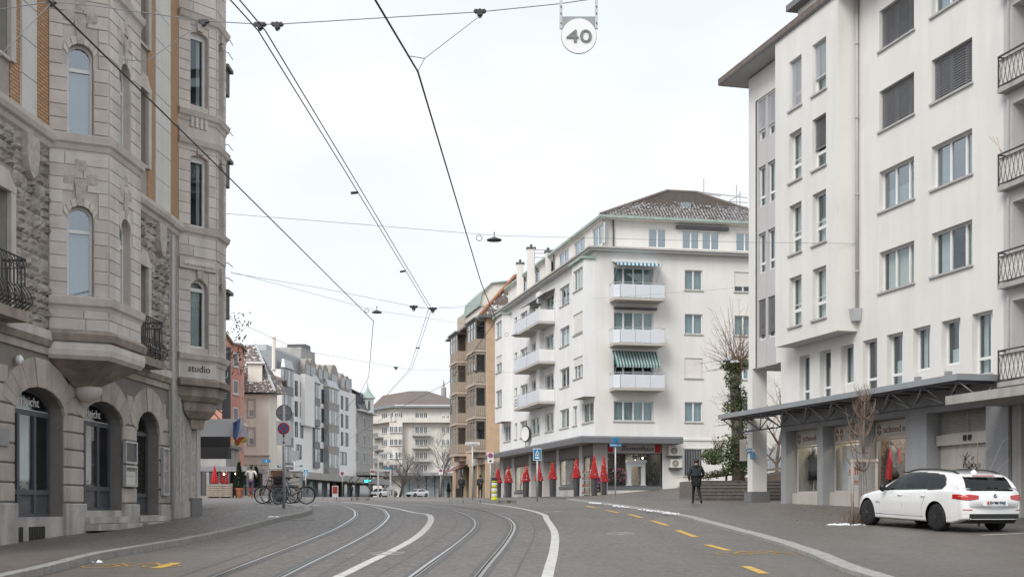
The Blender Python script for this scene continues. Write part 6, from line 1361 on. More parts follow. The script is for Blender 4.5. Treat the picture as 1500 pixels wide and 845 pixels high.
# spacers between the pair
b = MB()
for i, (px, py, Y, w) in enumerate(((519, 283, 27, 5), (590, 398, 37, 4), (612, 510, 58, 3))):
    tag(MB().tube([at(px-w, py, Y), at(px+w, py-1, Y)], .03, 6).build('wire_spacer', 'wire'), ['upper spacer clip on the wire pair', 'middle spacer clip on the wire pair', 'lowest spacer clip on the wire pair'][i], 'clip', 'spacer clips')
SW = [('span_wire', ((-40, 20, 16.4), (75, 3, 16.4), (130, 8, 16.4), (298, 31, 16.4), (380, 36, 16.4), (406, 36, 16.4), (703, 18, 16.4), (820, 6, 16.4), (1000, -20, 16.4)), 'topmost span wire carrying the pulleys across the street'),
      ('span_wire', ((330, 313, 36), (520, 328, 38), (725, 345, 40), (1100, 355, 45), (1268, 357, 47)), 'span wire with a lamp, from the studio house to the office block'),
      ('span_wire', ((338, 400, 40), (460, 420, 42), (606, 449, 45), (634, 452, 45.6), (690, 450, 60)), 'span wire meeting the wire pair above the street centre'),
      ('span_wire', ((338, 398, 40), (552, 455, 52), (680, 474, 72), (733, 481, 100)), 'span wire with a lamp running to the tan house'),
      ('span_wire', ((335, 466, 40), (440, 513, 50), (601, 541, 68), (760, 545, 100)), 'low span wire from the balcony plants across the street'),
      ('span_wire', ((1500, 383, 38), (1260, 403, 50), (1040, 425, 70), (800, 442, 88), (600, 452, 60)), 'span wire crossing in front of the white corner block'),
      ('pull_wire', ((703, 24, 16.4), (622, 86, 15), (612, 105, 14.2)), 'pull-off wire from the top pulley to the right contact wire'),
      ('pull_wire', ((622, 86, 15), (597, 82, 13.7)), 'short stay beside the right contact wire'),
      ('pull_wire', ((75, 5, 16.4), (0, 82, 15), (-60, 140, 14)), 'stay wire slanting down left from the top pulley'),
      ('pull_wire', ((298, 33, 16.4), (215, 90, 15.5), (180, 88, 14.8)), 'thin pull-off wire in front of the stone house')]
for n_, pp, lb in SW: wire(n_, cw(pp), .0065 if n_ == 'span_wire' else .005, 'wire_grey', lb, 'wire', 'span and stay wires')
def pulley(px, py, Y, lb, s=1.0):
    p = at(px, py, Y); e = empty('wire_insulator', p, lb, 'insulator', 'wire insulators'); k = s*.85*Y/1875
    b = MB(); q = [(-11, 0), (-8, 3), (-3, 2), (0, 4), (3, 2), (8, 3), (11, 0), (8, -3), (-8, -3)]; b.poly([p+V(x*k, -.03, z*k) for x, z in q], (0, .06, 0)); b.build('body', 'insulator', e)
    MB().lathe(p+V(0, -.05, -4*k), [(5*k, 0), (5*k, .09)], 12, (0, 1, 0)).build('wheel', 'insulator', e); MB().torus(p+V(0, 0, -9*k), (0, 1, 0), 2.5*k, .9*k, 10, 5).build('ring', 'steel_light', e)
for a in ((75, 4, 16.4, 'wire insulator on the top span wire at the upper left corner', .8), (298, 32, 16.4, 'wire insulator on the top span wire in front of the stone bay', .9), (381, 36, 16.4, 'left of the two close wire insulators at the wire pair'), (406, 36, 16.4, 'right of the two close wire insulators at the wire pair'), (703, 17, 16.4, 'wire insulator on the top span wire at the sky centre'), (606, 449, 45, 'left insulator where the wire pair bends', .7), (634, 452, 45.6, 'right insulator where the wire pair bends', .7), (580, 538, 66, 'far insulator above the end of the street', .4), (786, 446, 88, 'dark insulator in front of the white balconies', .8), (698, 543, 90, 'dark insulator in front of the winter gardens', .5)): pulley(*a)
def lamp(px, py, Y, lb, rp=11):
    p = at(px, py, Y); e = empty('hanging_lamp', p, lb, 'lamp', 'lamps hung over the street'); r = rp*Y/1875
    MB().lathe(p, [(.02, .1), (r*.2, .08), (r*.5, .045), (r, .0), (r*.98, -.035), (r*.6, -.05), (.02, -.055)], 24).build('shade', 'steel_dark', e, smooth=True); MB().tube([p+V(0, 0, .14), p+V(0, 0, .24)], .02, 6).build('hanger', 'steel_dark', e); MB().torus(p+V(-2*r, 0, .05), (0, 1, 0), r*.38, .012, 14, 4).build('cable_loop', 'wire_grey', e)
lamp(724, 351, 40, 'large saucer lamp hung in the sky beside the right contact wire'); lamp(552, 457, 52, 'small saucer lamp hung above the street centre', 7.5); lamp(756, 491, 86, 'pale saucer lamp in front of the white block oriel', 7)
# speed board hung from the wires
def speedsign():
    Y = 16.2; p = at(848, 53, Y); e = empty('speed_sign', p, 'round white 40 speed sign hung from the wires at the top', 'sign'); k = Y/1875; F = Fc((0, Y), (1, 0))
    MB().lathe(p, [(25.5*k, 0), (25.5*k, .03)], 40, (0, 1, 0)).build('disc', 'white_enamel', e); MB().torus(p+V(0, .015, 0), (0, 1, 0), 25.5*k, .006, 40, 5).build('rim', 'sign_back', e)
    text(Fc((p.x, p.y), (1, 0)), '40', 0, p.z-9.5*k, 19*k, 'sign_text_grey', e, d=.012, width=37*k, align='CENTER')
    b = MB(); q = [(-27, 30), (27, 30), (27, 12), (20, 12), (14, 22), (-14, 22), (-20, 12), (-27, 12)]; b.poly([p+V(x*k, .035, z*k) for x, z in q], (0, .02, 0)); b.build('back_plate', 'sign_back', e)
    for x in (-26, 26): MB().box((p.x+x*k-.018, Y+.03, p.z+12*k), (p.x+x*k+.018, Y+.06, p.z+66*k)).build('hanger', 'steel_light', e)
    for x in (-26, 26):
        for z in (20, 34, 44): MB().lathe((p.x+x*k, Y+.025, p.z+z*k), [(.008, 0), (.008, .01)], 8, (0, -1, 0)).build('bolt', 'steel_dark', e)
speedsign()
# ---------------------------------------------------------------- signs on posts
def post(px, pybase, top_px, Y, r=.035, m='steel_light', lift=None):
    p = at(px, pybase, Y); t = at(px, top_px, Y); z0 = zg(p.x, p.y); return p, V(p.x, p.y, z0), V(p.x, p.y, t.z)
def sgnpost(px, yb, yt, Y, lb, name='sign_post', r=.035, base_lift=.1):
    p, a, t = post(px, yb, yt, Y); e = empty(name, (a.x, a.y, a.z+base_lift), lb, 'sign', 'street signs'); MB().tube([a, t], r, 10).build('pole', 'steel_light', e, smooth=True); return e, Fc((a.x, a.y-.05), (1, 0)), Y/1875
def nostop(F, z, r, e, y=0.0):
    c = F.P(0, z, .012); 
    MB().lathe(c, [(r, 0), (r, .012)], 28, (0, -1, 0)).build('red_ring', 'sign_red', e); MB().lathe(c+V(0, -.013, 0), [(r*.76, 0), (r*.76, .006)], 28, (0, -1, 0)).build('blue_field', 'sign_blue', e)
    for s_ in (1, -1): MB().beam(c+V(-r*.54*s_, -.022, -r*.54), c+V(r*.54*s_, -.022+(-.003*s_), r*.54), .004, r*.2).build('cross_bar', 'sign_red', e)
# big no-stopping sign by the bicycles
e, F, k = sgnpost(416, 744, 594, 44, 'grey post with no-stopping sign and the back of a round sign', r=.055)
Z = lambda y: CZ+(HY-y)/FP*44
MB().fbox(F, -11*k, 11*k, Z(652), Z(616), 0, .012).build('plate', 'white_enamel', e); nostop(F, Z(627.5), 8.7*k, e)
MB().beam(F.P(0, Z(648), .016), F.P(0, Z(638.5), .016), .01, .012).build('arrow', 'black', e)
for s_, zz in ((1, Z(637)), (-1, Z(649.5))): MB().poly([F.P(-.05, zz-s_*.05, .014), F.P(.05, zz-s_*.05, .014), F.P(0, zz+s_*.02, .014)], (0, -.004, 0)).build('arrow_head', 'black', e)
MB().lathe(F.P(0, Z(604.5), -.06), [(11.6*k, 0), (11.6*k, .02)], 32, (0, 1, 0)).build('round_sign_back', 'sign_back', e); MB().torus(F.P(0, Z(604.5), -.05), (0, 1, 0), 11.4*k, .012, 32, 5).build('rim', 'steel_dark', e)
MB().fbox(F, -10.5*k, 10.5*k, Z(606), Z(605), -.03, -.01).build('bracket', 'steel_light', e)
# pedestrian crossing sign
def crossing(px, yb, y0, y1, Y, w, lb, label2=True):
    e, F, k = sgnpost(px, yb, y0, Y, lb, r=.04); Z = lambda y: CZ+(HY-y)/FP*Y
    MB().fbox(F, -w*k, w*k, Z(y1), Z(y0), -.012, 0).build('rim', 'white_enamel', e); MB().fbox(F, -w*k*.9, w*k*.9, Z(y1)+.03, Z(y0)-.03, .001, .008).build('plate', 'sign_blue', e)
    h = (y1-y0)*k; zc = Z(y1)+h*.38; MB().poly([F.P(-w*k*.62, zc, .01), F.P(w*k*.62, zc, .01), F.P(0, zc+h*.5, .01)], (0, -.006, 0)).build('triangle', 'white_enamel', e)
    b = MB(); b.tube([F.P(-.07, zc+.03, .02), F.P(0, zc+h*.22, .02), F.P(.08, zc+.03, .02)], .018, 5); b.tube([F.P(0, zc+h*.2, .02), F.P(.01, zc+h*.33, .02)], .025, 5); b.build('walker', 'black', e); MB().fbox(F, -w*k*.5, w*k*.5, zc-h*.22, zc-h*.1, .008, .014).build('symbol', 'white_enamel', e)
crossing(787, 730, 656.5, 674, 62, 6, 'blue pedestrian crossing sign in front of the white shop pillars'); crossing(448, 712, 687, 696, 120, 3.4, 'small far blue pedestrian crossing sign beyond the bicycles')
def smallstop(px, yb, y0, y1, Y, w, lb):
    e, F, k = sgnpost(px, yb, y0, Y, lb, r=.03); Z = lambda y: CZ+(HY-y)/FP*Y; MB().fbox(F, -w*k, w*k, Z(y1), Z(y0), 0, .012).build('plate', 'white_enamel', e); nostop(F, Z(y0+w*.98), w*.86*k, e); MB().fbox(F, -w*.4*k, w*.4*k, Z(y1)+.06, Z(y1)+.14, .014, .018).build('arrow', 'black', e); return e
smallstop(718.5, 735, 662.5, 678, 60, 4.4, 'no-stopping sign in front of the farthest red cone tree'); smallstop(501.5, 729, 690, 697, 150, 2.9, 'far no-stopping sign in front of the dark arcade entrance'); smallstop(645.5, 728, 686, 695, 170, 2.9, 'far no-stopping sign before the cream block with a blue plate')
# street-name signs
def namesign(px, yb, y0, y1, Y, w, lb, txt, m='sign_blue', two=False):
    e, F, k = sgnpost(px, yb, y0, Y, lb, r=.04); Z = lambda y: CZ+(HY-y)/FP*Y; MB().fbox(F, -w*k, w*k, Z(y1), Z(y0), 0, .03).build('plate', m, e); text(F, txt, -w*k*.85, Z(y1)+(y1-y0)*k*.25, (y1-y0)*k*.5, 'white_enamel' if m == 'sign_blue' else 'black', e, d=.034, width=w*k*1.7)
    if two: MB().box((F.o.x-.02, F.o.y-.5, Z(y0)+.06), (F.o.x+.02, F.o.y+.5, Z(y0)+.3)).build('plate', 'sign_blue', e); MB().fbox(F, -w*.5*k, w*.5*k, Z(y0)+.05, Z(y0)+.34, -.05, -.03).build('plate', 'sign_blue', e)
    return e
namesign(901.5, 724, 649, 654, 74, 8.6, 'pole with two blue street name plates by the flower shop', 'Rämistrasse', two=True)
e = namesign(692, 735, 647.5, 651.5, 62, 10.5, 'grey pole with white direction board on the traffic island', 'Kreuzplatz', 'white_enamel')
# round sign plate back & info panel between the trees
e, F, k = sgnpost(432, 715, 660, 90, 'back of a dark square sign on a thin post behind the bicycles'); MB().fbox(F, -6.3*k, 6.3*k, CZ+(HY-674)/FP*90, CZ+(HY-660)/FP*90, .03, .06).build('plate', 'sign_back', e)
# gantry and bus stop frame
def gantry():
    Y = 150; k = Y/1875; e = empty('stop_shelter', V(at(566, 0, Y).x, Y, zg(-14, Y)), 'pale grey steel frame of the tram stop in front of bare trees', 'shelter'); Z = lambda y: CZ+(HY-y)/FP*Y; X = lambda p: (p-CX)/FP*Y
    for p, y0 in ((554, 662), (572, 689)): MB().box((X(p)-.09, Y-.1, zg(X(p), Y)), (X(p)+.09, Y+.1, Z(y0))).build('post', 'zinc_light', e)
    MB().box((X(553), Y-.1, Z(665)), (X(575), Y+.1, Z(662))).build('beam', 'zinc_light', e); MB().box((X(551), Y-.12, Z(690)), (X(573), Y+.3, Z(687))).build('beam', 'zinc_light', e); MB().box((X(575.2), Y-.15, Z(672)), (X(579), Y+.15, Z(660))).build('hanging_sign', 'white_enamel', e); MB().box((X(564), Y-.15, Z(687)), (X(572), Y-.1, Z(684.5))).build('name_board', 'sign_blue', e)
    for p in (567.5, 575): MB().box((X(p), Y-.3, zg(X(p), Y)), (X(p)+.22, Y-.1, Z(714))).build('bollard', 'concrete', e)
    MB().box((X(567), Y-.32, Z(731)), (X(577.5), Y-.05, Z(727))).build('base', 'concrete', e)
gantry()
e, F, k = sgnpost(542.5, 729, 690, 205, 'far traffic signal glowing green by the arcade', name='traffic_signal'); MB().fbox(F, -.18, .18, CZ+(HY-706)/FP*205, CZ+(HY-700)/FP*205, .02, .3).build('case', 'black', e); MB().lathe(F.P(0, CZ+(HY-703.5)/FP*205, .3), [(.13, 0), (.13, .03)], 12, (0, -1, 0)).build('lens', 'signal_green', e)
MB().fbox(F, -.9, -.35, CZ+(HY-706)/FP*205, CZ+(HY-702.5)/FP*205, .02, .1).build('plate', 'signal_green', e)
# yellow island beacon
def beacon():
    p = at(724.3, 738, 57.2); z = zg(p.x, p.y)+.13; e = empty('island_beacon', (p.x, p.y, z), 'yellow and white island post with dark bands and black cap', 'beacon')
    MB().lathe((p.x, p.y, z), [(.16, 0), (.16, .06), (.12, .08), (.12, .86)], 20).build('post', 'hi_yellow', e)
    for i, (a, h, m_) in enumerate(((.16, .12, 'white_enamel'), (.30, .03, 'black'), (.40, .12, 'white_enamel'), (.54, .03, 'black'), (.66, .1, 'white_enamel'), (.78, .03, 'black'))): MB().lathe((p.x, p.y, z+a), [(.126, 0), (.126, h)], 20).build('band', m_, e)
    MB().lathe((p.x, p.y, z+.86), [(.13, 0), (.13, .05), (.06, .12), (.01, .13)], 16).build('cap', 'black', e)
    for s_ in (-1, 1): MB().lathe((p.x+.07*s_, p.y, z+.9), [(.05, 0), (.05, .09), (.02, .11)], 10).build('lamp', 'black_soft', e)
beacon()
# ---------------------------------------------------------------- bicycles
def bicycle(loc, rz, mt, lb, basket=False):
    e = empty('bicycle', (0, 0, 0), lb, 'bicycle', 'bicycles at the kerb'); r = .335; A, B_ = V(-.52, 0, r), V(.53, 0, r)
    for c in (A, B_):
        w = MB().torus(c, (0, 1, 0), r-.018, .018, 36, 6).build('wheel', 'rubber', e, smooth=True); MB().torus(c, (0, 1, 0), r-.045, .011, 32, 5).build('rim', 'steel_light', w); b = MB()
        for i in range(18):
            a = 6.283*i/18; b.tube([c+V(0, .03*(1 if i % 2 else -1), 0), c+V((r-.05)*math.cos(a), 0, (r-.05)*math.sin(a))], .0025, 3)
        b.build('spokes', 'steel_light', w, kind='stuff'); MB().tube([c+V(0, -.05, 0), c+V(0, .05, 0)], .02, 8).build('hub', 'steel_dark', w)
        b = MB(); q = [c+V((r+.03)*math.cos(t), 0, (r+.03)*math.sin(t)) for t in np.linspace(.35, 2.9, 14)]; b.tube(q, .016, 5); b.build('mudguard', 'steel_dark', e)
    bb, st, hd, hl = V(-.08, 0, .29), V(-.22, 0, .86), V(.33, 0, .9), V(.40, 0, .62); b = MB()
    for q in ((bb, st), (hl, bb), (hd, V(-.2, 0, .78)), (A, bb), (A, st-V(0, 0, .12)), (hl, hd)): b.tube(q, .017, 7)
    b.build('frame', mt, e, smooth=True); b = MB()
    for s_ in (-.05, .05): b.tube([hl+V(0, s_*.6, .0), hl+V(.03, s_, -.06), B_+V(0, s_, 0)], .012, 6)
    b.build('fork', mt, e); b = MB(); b.tube([hd, hd+V(-.02, 0, .14)], .014, 6); b.tube([hd+V(-.16, .3, .12), hd+V(0, .22, .16), hd+V(.03, 0, .15), hd+V(0, -.22, .16), hd+V(-.16, -.3, .12)], .013, 6); hb = b.build('handlebar', 'steel_light', e)
    for s_ in (.3, -.3): MB().tube([hd+V(-.17, s_, .12), hd+V(-.06, s_*.9, .14)], .019, 6).build('grip', 'rubber', hb)
    b = MB(); b.tube([st, st+V(-.03, 0, .12)], .013, 6); b.build('seat_post', 'steel_light', e); MB().hexa([(-.4, -.09, .97), (-.02, -.02, .98), (-.02, .02, .98), (-.4, .09, .97), (-.38, -.08, 1.03), (-.04, -.015, 1.01), (-.04, .015, 1.01), (-.38, .08, 1.03)]).build('saddle', 'black', e)
    MB().torus(bb, (0, 1, 0), .09, .01, 18, 5).build('chainring', 'steel_dark', e); b = MB(); b.tube([bb+V(0, -.07, 0), bb+V(.12, -.09, -.12)], .012, 6); b.tube([bb+V(0, .07, 0), bb+V(-.12, .09, .12)], .012, 6); b.build('crank', 'steel_light', e)
    for q in (V(.12, -.13, -.12), V(-.12, .13, .12)): MB().box(bb+q-V(.05, .04, .012), bb+q+V(.05, .04, .012)).build('pedal', 'black', e)
    b = MB(); b.tube([A+V(-.22, .07, .36), A+V(.2, .07, .38), A+V(.2, -.07, .38), A+V(-.22, -.07, .36), A+V(-.22, .07, .36)], .008, 5); b.tube([A, A+V(-.15, .07, .36)], .006, 5); b.build('carrier', 'steel_dark', e); MB().lathe(A+V(-.36, 0, .28), [(.035, 0), (.035, .03)], 12, (-1, 0, 0)).build('reflector', 'lamp_red', e); MB().lathe(hd+V(.08, 0, .02), [(.04, 0), (.05, .05)], 12, (1, 0, 0)).build('headlamp', 'steel_light', e)
    e.location = loc; e.rotation_euler[2] = rz; ORG[e.name] = Vector(loc); return e
def bk(px, py, Y, rz, mt, lb):
    p = at(px, py, Y); return bicycle((p.x, p.y, zg(p.x, p.y)+.12), rz, mt, lb)
bk(428, 736, 48.6, R(8), 'bike_silver', 'silver city bicycle on the right of the rack by the sign post')
bk(405, 735, 49.6, R(200), 'black_soft', 'black bicycle on the left of the rack by the sign post')
bk(430, 735, 49.3, R(-4), 'bike_blue', 'dark blue bicycle behind the silver one')
bk(412, 735, 50.3, R(172), 'bike_silver', 'rear bicycle half hidden behind the black one')
# info pillar, electrical cabinet and tubular bike stand behind the bicycles
def stand():
    Y = 50.6; X = lambda p: (p-CX)/FP*Y; z = zg(-9, Y)+.12; Z = lambda y: CZ+(HY-y)/FP*Y
    e = empty('info_board', (X(404), Y, z), 'dark poster board in a tubular frame behind the bicycles', 'board'); MB().tube([(X(394), Y, z), (X(394), Y, Z(687)), (X(395), Y, Z(686)), (X(417), Y, Z(686)), (X(418), Y, Z(687)), (X(418), Y, z)], .03, 8).build('frame', 'steel_light', e, smooth=True); MB().box((X(396), Y-.02, Z(715)), (X(415), Y+.02, Z(688.5))).build('poster', 'kiosk_art', e)
    e = empty('cabinet', (X(427), Y+1, z), 'beige utility cabinet with pale lid behind the silver bicycle', 'cabinet'); MB().box((X(419.5), Y+.8, z), (X(434), Y+1.2, Z(689))).build('body', 'beige_panel', e); MB().box((X(418.8), Y+.75, Z(689)), (X(435), Y+1.25, Z(687))).build('lid', 'white_enamel', e); MB().box((X(424), Y+.78, Z(698)), (X(429), Y+.8, Z(692.5))).build('vent', 'steel_grey', e)
    e = empty('litter_bin', (X(411), Y-.5, z), 'dark upright bin between the bicycles', 'bin'); MB().lathe((X(411), Y-.5, z), [(.17, 0), (.2, .05), (.2, .95), (.22, 1.0), (.2, 1.06)], 16).build('body', 'black_soft', e); MB().box((X(411)-.12, Y-.72, z+.78), (X(411)+.12, Y-.69, z+.92)).build('slot', 'black', e)
stand()
# ---------------------------------------------------------------- cafe terrace: planter, umbrellas, flag
def terrace():
    Y = 66.0; X = lambda p: (p-CX)/FP*Y; Z = lambda y: CZ+(HY-y)/FP*Y; z = zg(-15, Y)+.12
    e = empty('planter_box', (X(322), Y, z), 'brown slatted wooden planter box at the cafe terrace', 'planter')
    for i in range(6): MB().box((X(304), Y-.02, z+.06+i*.11), (X(339.5), Y+.02, z+.15+i*.11)).build('slat', 'wood_brown', e)
    for p in (304.5, 322, 339): MB().box((X(p)-.05, Y+.021, z), (X(p)+.05, Y+.08, z+.74)).build('post', 'wood_brown', e)
    MB().box((X(304), Y+.09, z), (X(339), Y+.6, z+.68)).build('trough', 'black_soft', e)
    for i, (p, yt, yb, w) in enumerate(((304.5, 681, 707, 5), (313.5, 689, 707, 3), (317.5, 690, 707, 3))):
        u = empty('closed_umbrella', (X(p), Y+1.5+i*.4, z), ['large closed red umbrella at the cafe terrace', 'middle closed red umbrella at the cafe terrace', 'right closed red umbrella at the cafe terrace'][i], 'umbrella', 'closed red umbrellas'); c = V(X(p), Y+1.5+i*.4, 0); k = Y/1875; b = MB(); n = 16; rings = [(.03, Z(yt)), (w*k*.5, Z(yt+8)), (w*k*.85, Z(yt+16)), (w*k, Z(yb-2)), (w*k*.75, Z(yb))]
        vs = [V(c.x+r_*(1 if j % 2 else .68)*math.cos(6.283*j/n), c.y+r_*(1 if j % 2 else .68)*math.sin(6.283*j/n), h) for r_, h in rings for j in range(n)]; b.add(vs, [(i_*n+j, i_*n+(j+1) % n, (i_+1)*n+(j+1) % n, (i_+1)*n+j) for i_ in range(4) for j in range(n)]); b.build('cloth', 'red_bright', u); MB().tube([V(c.x, c.y, z), V(c.x, c.y, Z(yt)+.15)], .025, 6).build('pole', 'wood_light', u); MB().lathe((c.x, c.y, z), [(.3, 0), (.3, .06), (.05, .1)], 14).build('base', 'concrete', u)
    e = empty('cafe_furniture', (X(332), Y+6, z), 'dim stacked cafe tables and chairs under the far awning', 'furniture')
    for i in range(4): MB().lathe((X(322)+i*.75, Y+6, z), [(.2, 0), (.03, .03), (.03, .7), (.35, .71), (.35, .74)], 14).build('table', 'steel_grey', e)
    # awnings of the terrace behind
    e = empty('terrace_canopy', (X(334), Y+14, z), 'long grey canopy with lamps behind the potted conifers', 'canopy'); Y2 = 82; A, B_ = at(293, 690, Y2), at(362, 690, Y2); MB().box((A.x, Y2, A.z), (B_.x, Y2+6, A.z+.3)).build('roof', 'steel_grey', e)
    for i in range(6): x = A.x+(B_.x-A.x)*i/5; MB().box((x-.06, Y2+.1, z), (x+.06, Y2+.3, A.z)).build('post', 'steel_dark', e)
    for p in (328, 345): q = at(p, 694, Y2+1); MB().lathe(q, [(.02, -.08), (.08, 0), (.02, .08)], 10).build('lamp', 'lit_warm', e)
    MB().box((A.x, Y2+5, z), (B_.x, Y2+5.1, A.z)).build('back_screen', 'steel_dark', e)
    # flag on a slanted pole
    Yf = 45.7; e = empty('flag', at(345, 640, Yf), 'blue, white and red flag with yellow edge on a slanted pole', 'flag'); P = lambda x, y: at(x, y, Yf); MB().tube([P(338, 620), P(356, 609.5)], .018, 6).build('pole', 'white_enamel', e)
    def cloth(q, m_, n_, dy=0):
        b = MB(); s_ = 8; (a, b_, c, d) = [P(*p) for p in q]; vs = []
        for j in range(s_+1):
            for i in range(s_+1): u, v = i/s_, j/s_; p = (a*(1-u)+b_*u)*(1-v)+(d*(1-u)+c*u)*v; vs.append(p+V(0, dy+.07*math.sin(u*7+v*3), 0))
        b.add(vs, [(j*(s_+1)+i, j*(s_+1)+i+1, (j+1)*(s_+1)+i+1, (j+1)*(s_+1)+i) for j in range(s_) for i in range(s_)]); b.build(n_, m_, e, smooth=True)
    cloth(((341, 619), (353, 612), (353, 645), (341, 640)), 'flag_blue', 'blue_field'); cloth(((353, 612), (364, 634), (362, 648), (346, 644)), 'flag_white', 'white_field', -.03); cloth(((342, 640), (359, 640), (358, 648), (346, 650)), 'flag_red', 'red_field', -.05); cloth(((341.5, 640), (347, 650), (347, 655), (341, 643)), 'flag_yellow', 'yellow_edge', -.06); cloth(((347, 650), (361, 640), (362, 644), (347, 655)), 'flag_yellow', 'yellow_edge', -.06)
terrace()
# green shop plate and turquoise awnings beyond
def plate(p0, p1, y0, y1, Y, m_, lb, nm='shop_sign'):
    a, b_ = at(p0, y1, Y), at(p1, y0, Y); e = empty(nm, (a.x, Y, a.z), lb, 'sign', 'far shop signs'); MB().box((a.x, Y, a.z), (b_.x, Y+.1, b_.z)).build('board', m_, e); MB().tube([(a.x+.1, Y+.15, zg(a.x, Y)), (a.x+.1, Y+.15, b_.z)], .04, 6).build('pole', 'steel_grey', e); MB().box((a.x+.3, Y-.02, a.z+.2), (b_.x-.3, Y, b_.z-.2)).build('lettering', 'white_enamel', e)
plate(384, 396, 672.5, 677, 100, 'sign_blue', 'blue street name board in front of the cream house'); plate(405, 443, 681, 683.5, 160, 'sign_green', 'long turquoise shop sign at the foot of the modern block'); 
a, b_ = at(486.5, 723.5, 170), at(495.5, 711, 170); e = empty('poster_stand', (a.x, 170, a.z), 'red poster stand in the dark arcade entrance', 'sign'); MB().box((a.x, 170, zg(a.x, 170)), (b_.x, 170.1, b_.z)).build('frame', 'white_enamel', e); MB().box((a.x+.1, 169.97, a.z+.1), (b_.x-.1, 169.999, b_.z-.1)).build('poster', 'logo_red', e)
# ---------------------------------------------------------------- red cone trees in tall pots along the shop
def cone_tree(p, hpot, hc, rc, lb, seed):
    e = empty('cone_tree', p, lb, 'decoration', 'red cone trees in tall pots'); rnd = random.Random(seed)
    MB().lathe(p, [(rc*.66, 0), (rc*.7, .05), (rc*.8, hpot*.98), (rc*.74, hpot), (rc*.68, hpot-.05)], 18).build('pot', 'pot_grey', e); b = MB(); g = MB()
    z0 = p[2]+hpot
    MB().lathe((p[0], p[1], z0-.04), [(rc*.9, 0), (rc*.95, .05), (rc*.5, hc*.5), (.02, hc)], 14).build('core', 'logo_dark', e)
    for i in range(560):
        f = rnd.random()**1.4; a = rnd.uniform(0, 6.283); r_ = rc*(1-f)*rnd.uniform(.95, 1.1)+.01; c = V(p[0]+r_*math.cos(a), p[1]+r_*math.sin(a), z0+f*hc); s_ = rnd.uniform(.03, .055); o = V(math.cos(a), math.sin(a), .5).normalized(); x = o.orthogonal().normalized()*s_; y = o.cross(x)
        (b if rnd.random() < .965 else g).add([c-x, c-y, c+x, c+y, c+o*s_*.8], [(0, 1, 4), (1, 2, 4), (2, 3, 4), (3, 0, 4)])
    b.build('berries', 'red_bright', e, kind='stuff'); g.build('lights', 'frame_white', e, kind='stuff')
CT = [(886, 667, 705, 724.5, .0), (870.5, 667, 700, 0, 0), (844.5, 671, 699.5, 728, 0), (809.5, 677, 701.5, 728.5, 0), (789.5, 680, 703.5, 730, 0), (770.5, 681, 704.5, 730, 0), (745, 683, 706, 731, 0), (729.5, 685, 706.5, 732, 0)]
LB = ['red cone tree nearest the flower shop window, beside the chalkboard', 'second red cone tree, behind the chalkboard', 'third red cone tree, in front of the wide shop window', 'fourth red cone tree, at the recessed entrance', 'fifth red cone tree, behind the crossing sign', 'sixth red cone tree, left of the crossing sign', 'seventh red cone tree, second from the far end', 'farthest red cone tree, behind the yellow beacon']
for i, (px, yt, yc, yb, _) in enumerate(CT):
    d = 1.15 if i > 1 else .95; s_ = ML.spx(px, d) if i > 0 else None
    p = ML.P(s_, 0, d) if i > 0 else MR.P(MR.spx(884.5, 1.0), 0, 1.0)
    z = zg(p.x, p.y)+.06; Z = lambda y: CZ+(HY-y)/FP*p.y; cone_tree((p.x, p.y, z), Z(yc)-z, Z(yt)-Z(yc), 6.0*p.y/1875, LB[i], 100+i)
p = ML.P(ML.spx(759, -.5), 0, -.5); cone_tree((p.x, p.y, zg(p.x, p.y)+.5), .7, 1.4, .3, 'small red cone tree inside the middle shop window', 120)
p = ML.P(ML.spx(824.5, -.6), 0, -.6)
# chalkboard
def aboard():
    p0, p1 = at(864.5, 727, 79.2), at(880.5, 727, 79.6); z = zg(p0.x, p0.y)+.06; e = empty('chalkboard', (p0.x, p0.y, z), 'chalkboard easel with pink lettering in front of the shop', 'sign'); F = Fc(p0.xy, (p1-p0).xy); w = (p1-p0).length; h = 28*79.4/1875
    for q in ((0, .05, 0, h), (w-.05, w, 0, h), (.05, w-.05, h-.05, h), (.05, w-.05, .2, .25)): MB().fbox(F, q[0], q[1], z+q[2], z+q[3], 0, .03).build('frame', 'wood_light', e)
    MB().fbox(F, .05, w-.05, z+.25, z+h-.05, .005, .015).build('board', 'black', e)
    for i, t in enumerate(('Advents', 'KRÄNZE', 'STERNE')): text(F, t, .09, z+.82-.24*i, .12, 'chalk', e, d=.02, width=w*.7)
    b = MB(); rnd = random.Random(8)
    for i in range(26): c = F.P(w*.78+rnd.gauss(0, .07), z+h-.3+rnd.gauss(0, .12), .03); b.lathe(c, [(.03, 0), (.005, .02)], 6, (0, -1, 0))
    b.build('pink_flowers', 'pink', e, kind='stuff'); MB().tube([F.P(w/2, z+h-.1, 0), F.P(w/2, z, -.5)], .02, 5).build('prop', 'wood_light', e)
aboard()
# terrace goods in front of the shop: pale small shelves
p = ML.P(ML.spx(860, .6), 0, .6); z = zg(p.x, p.y)+.06; e = empty('display_rack', (p.x, p.y, z), 'tall wire rack of pale potted goods beside the shop entrance', 'rack')
for i in range(4): MB().box((p.x-.35, p.y-.2, z+.1+i*.45), (p.x+.3, p.y+.2, z+.13+i*.45)).build('shelf', 'steel_light', e)
for sx in (-.35, .28): MB().box((p.x+sx, p.y-.2, z), (p.x+sx+.02, p.y-.17, z+1.8)).build('upright', 'steel_light', e)
rnd = random.Random(4)
for i in range(16): MB().lathe((p.x-.28+(i % 4)*.18, p.y-.05, z+.135+(i//4)*.45), [(.05, 0), (.07, .1), (.05, .14), (.02, .25)], 8).build('pot', rnd.choice(['goods', 'terracotta', 'frame_white']), e)
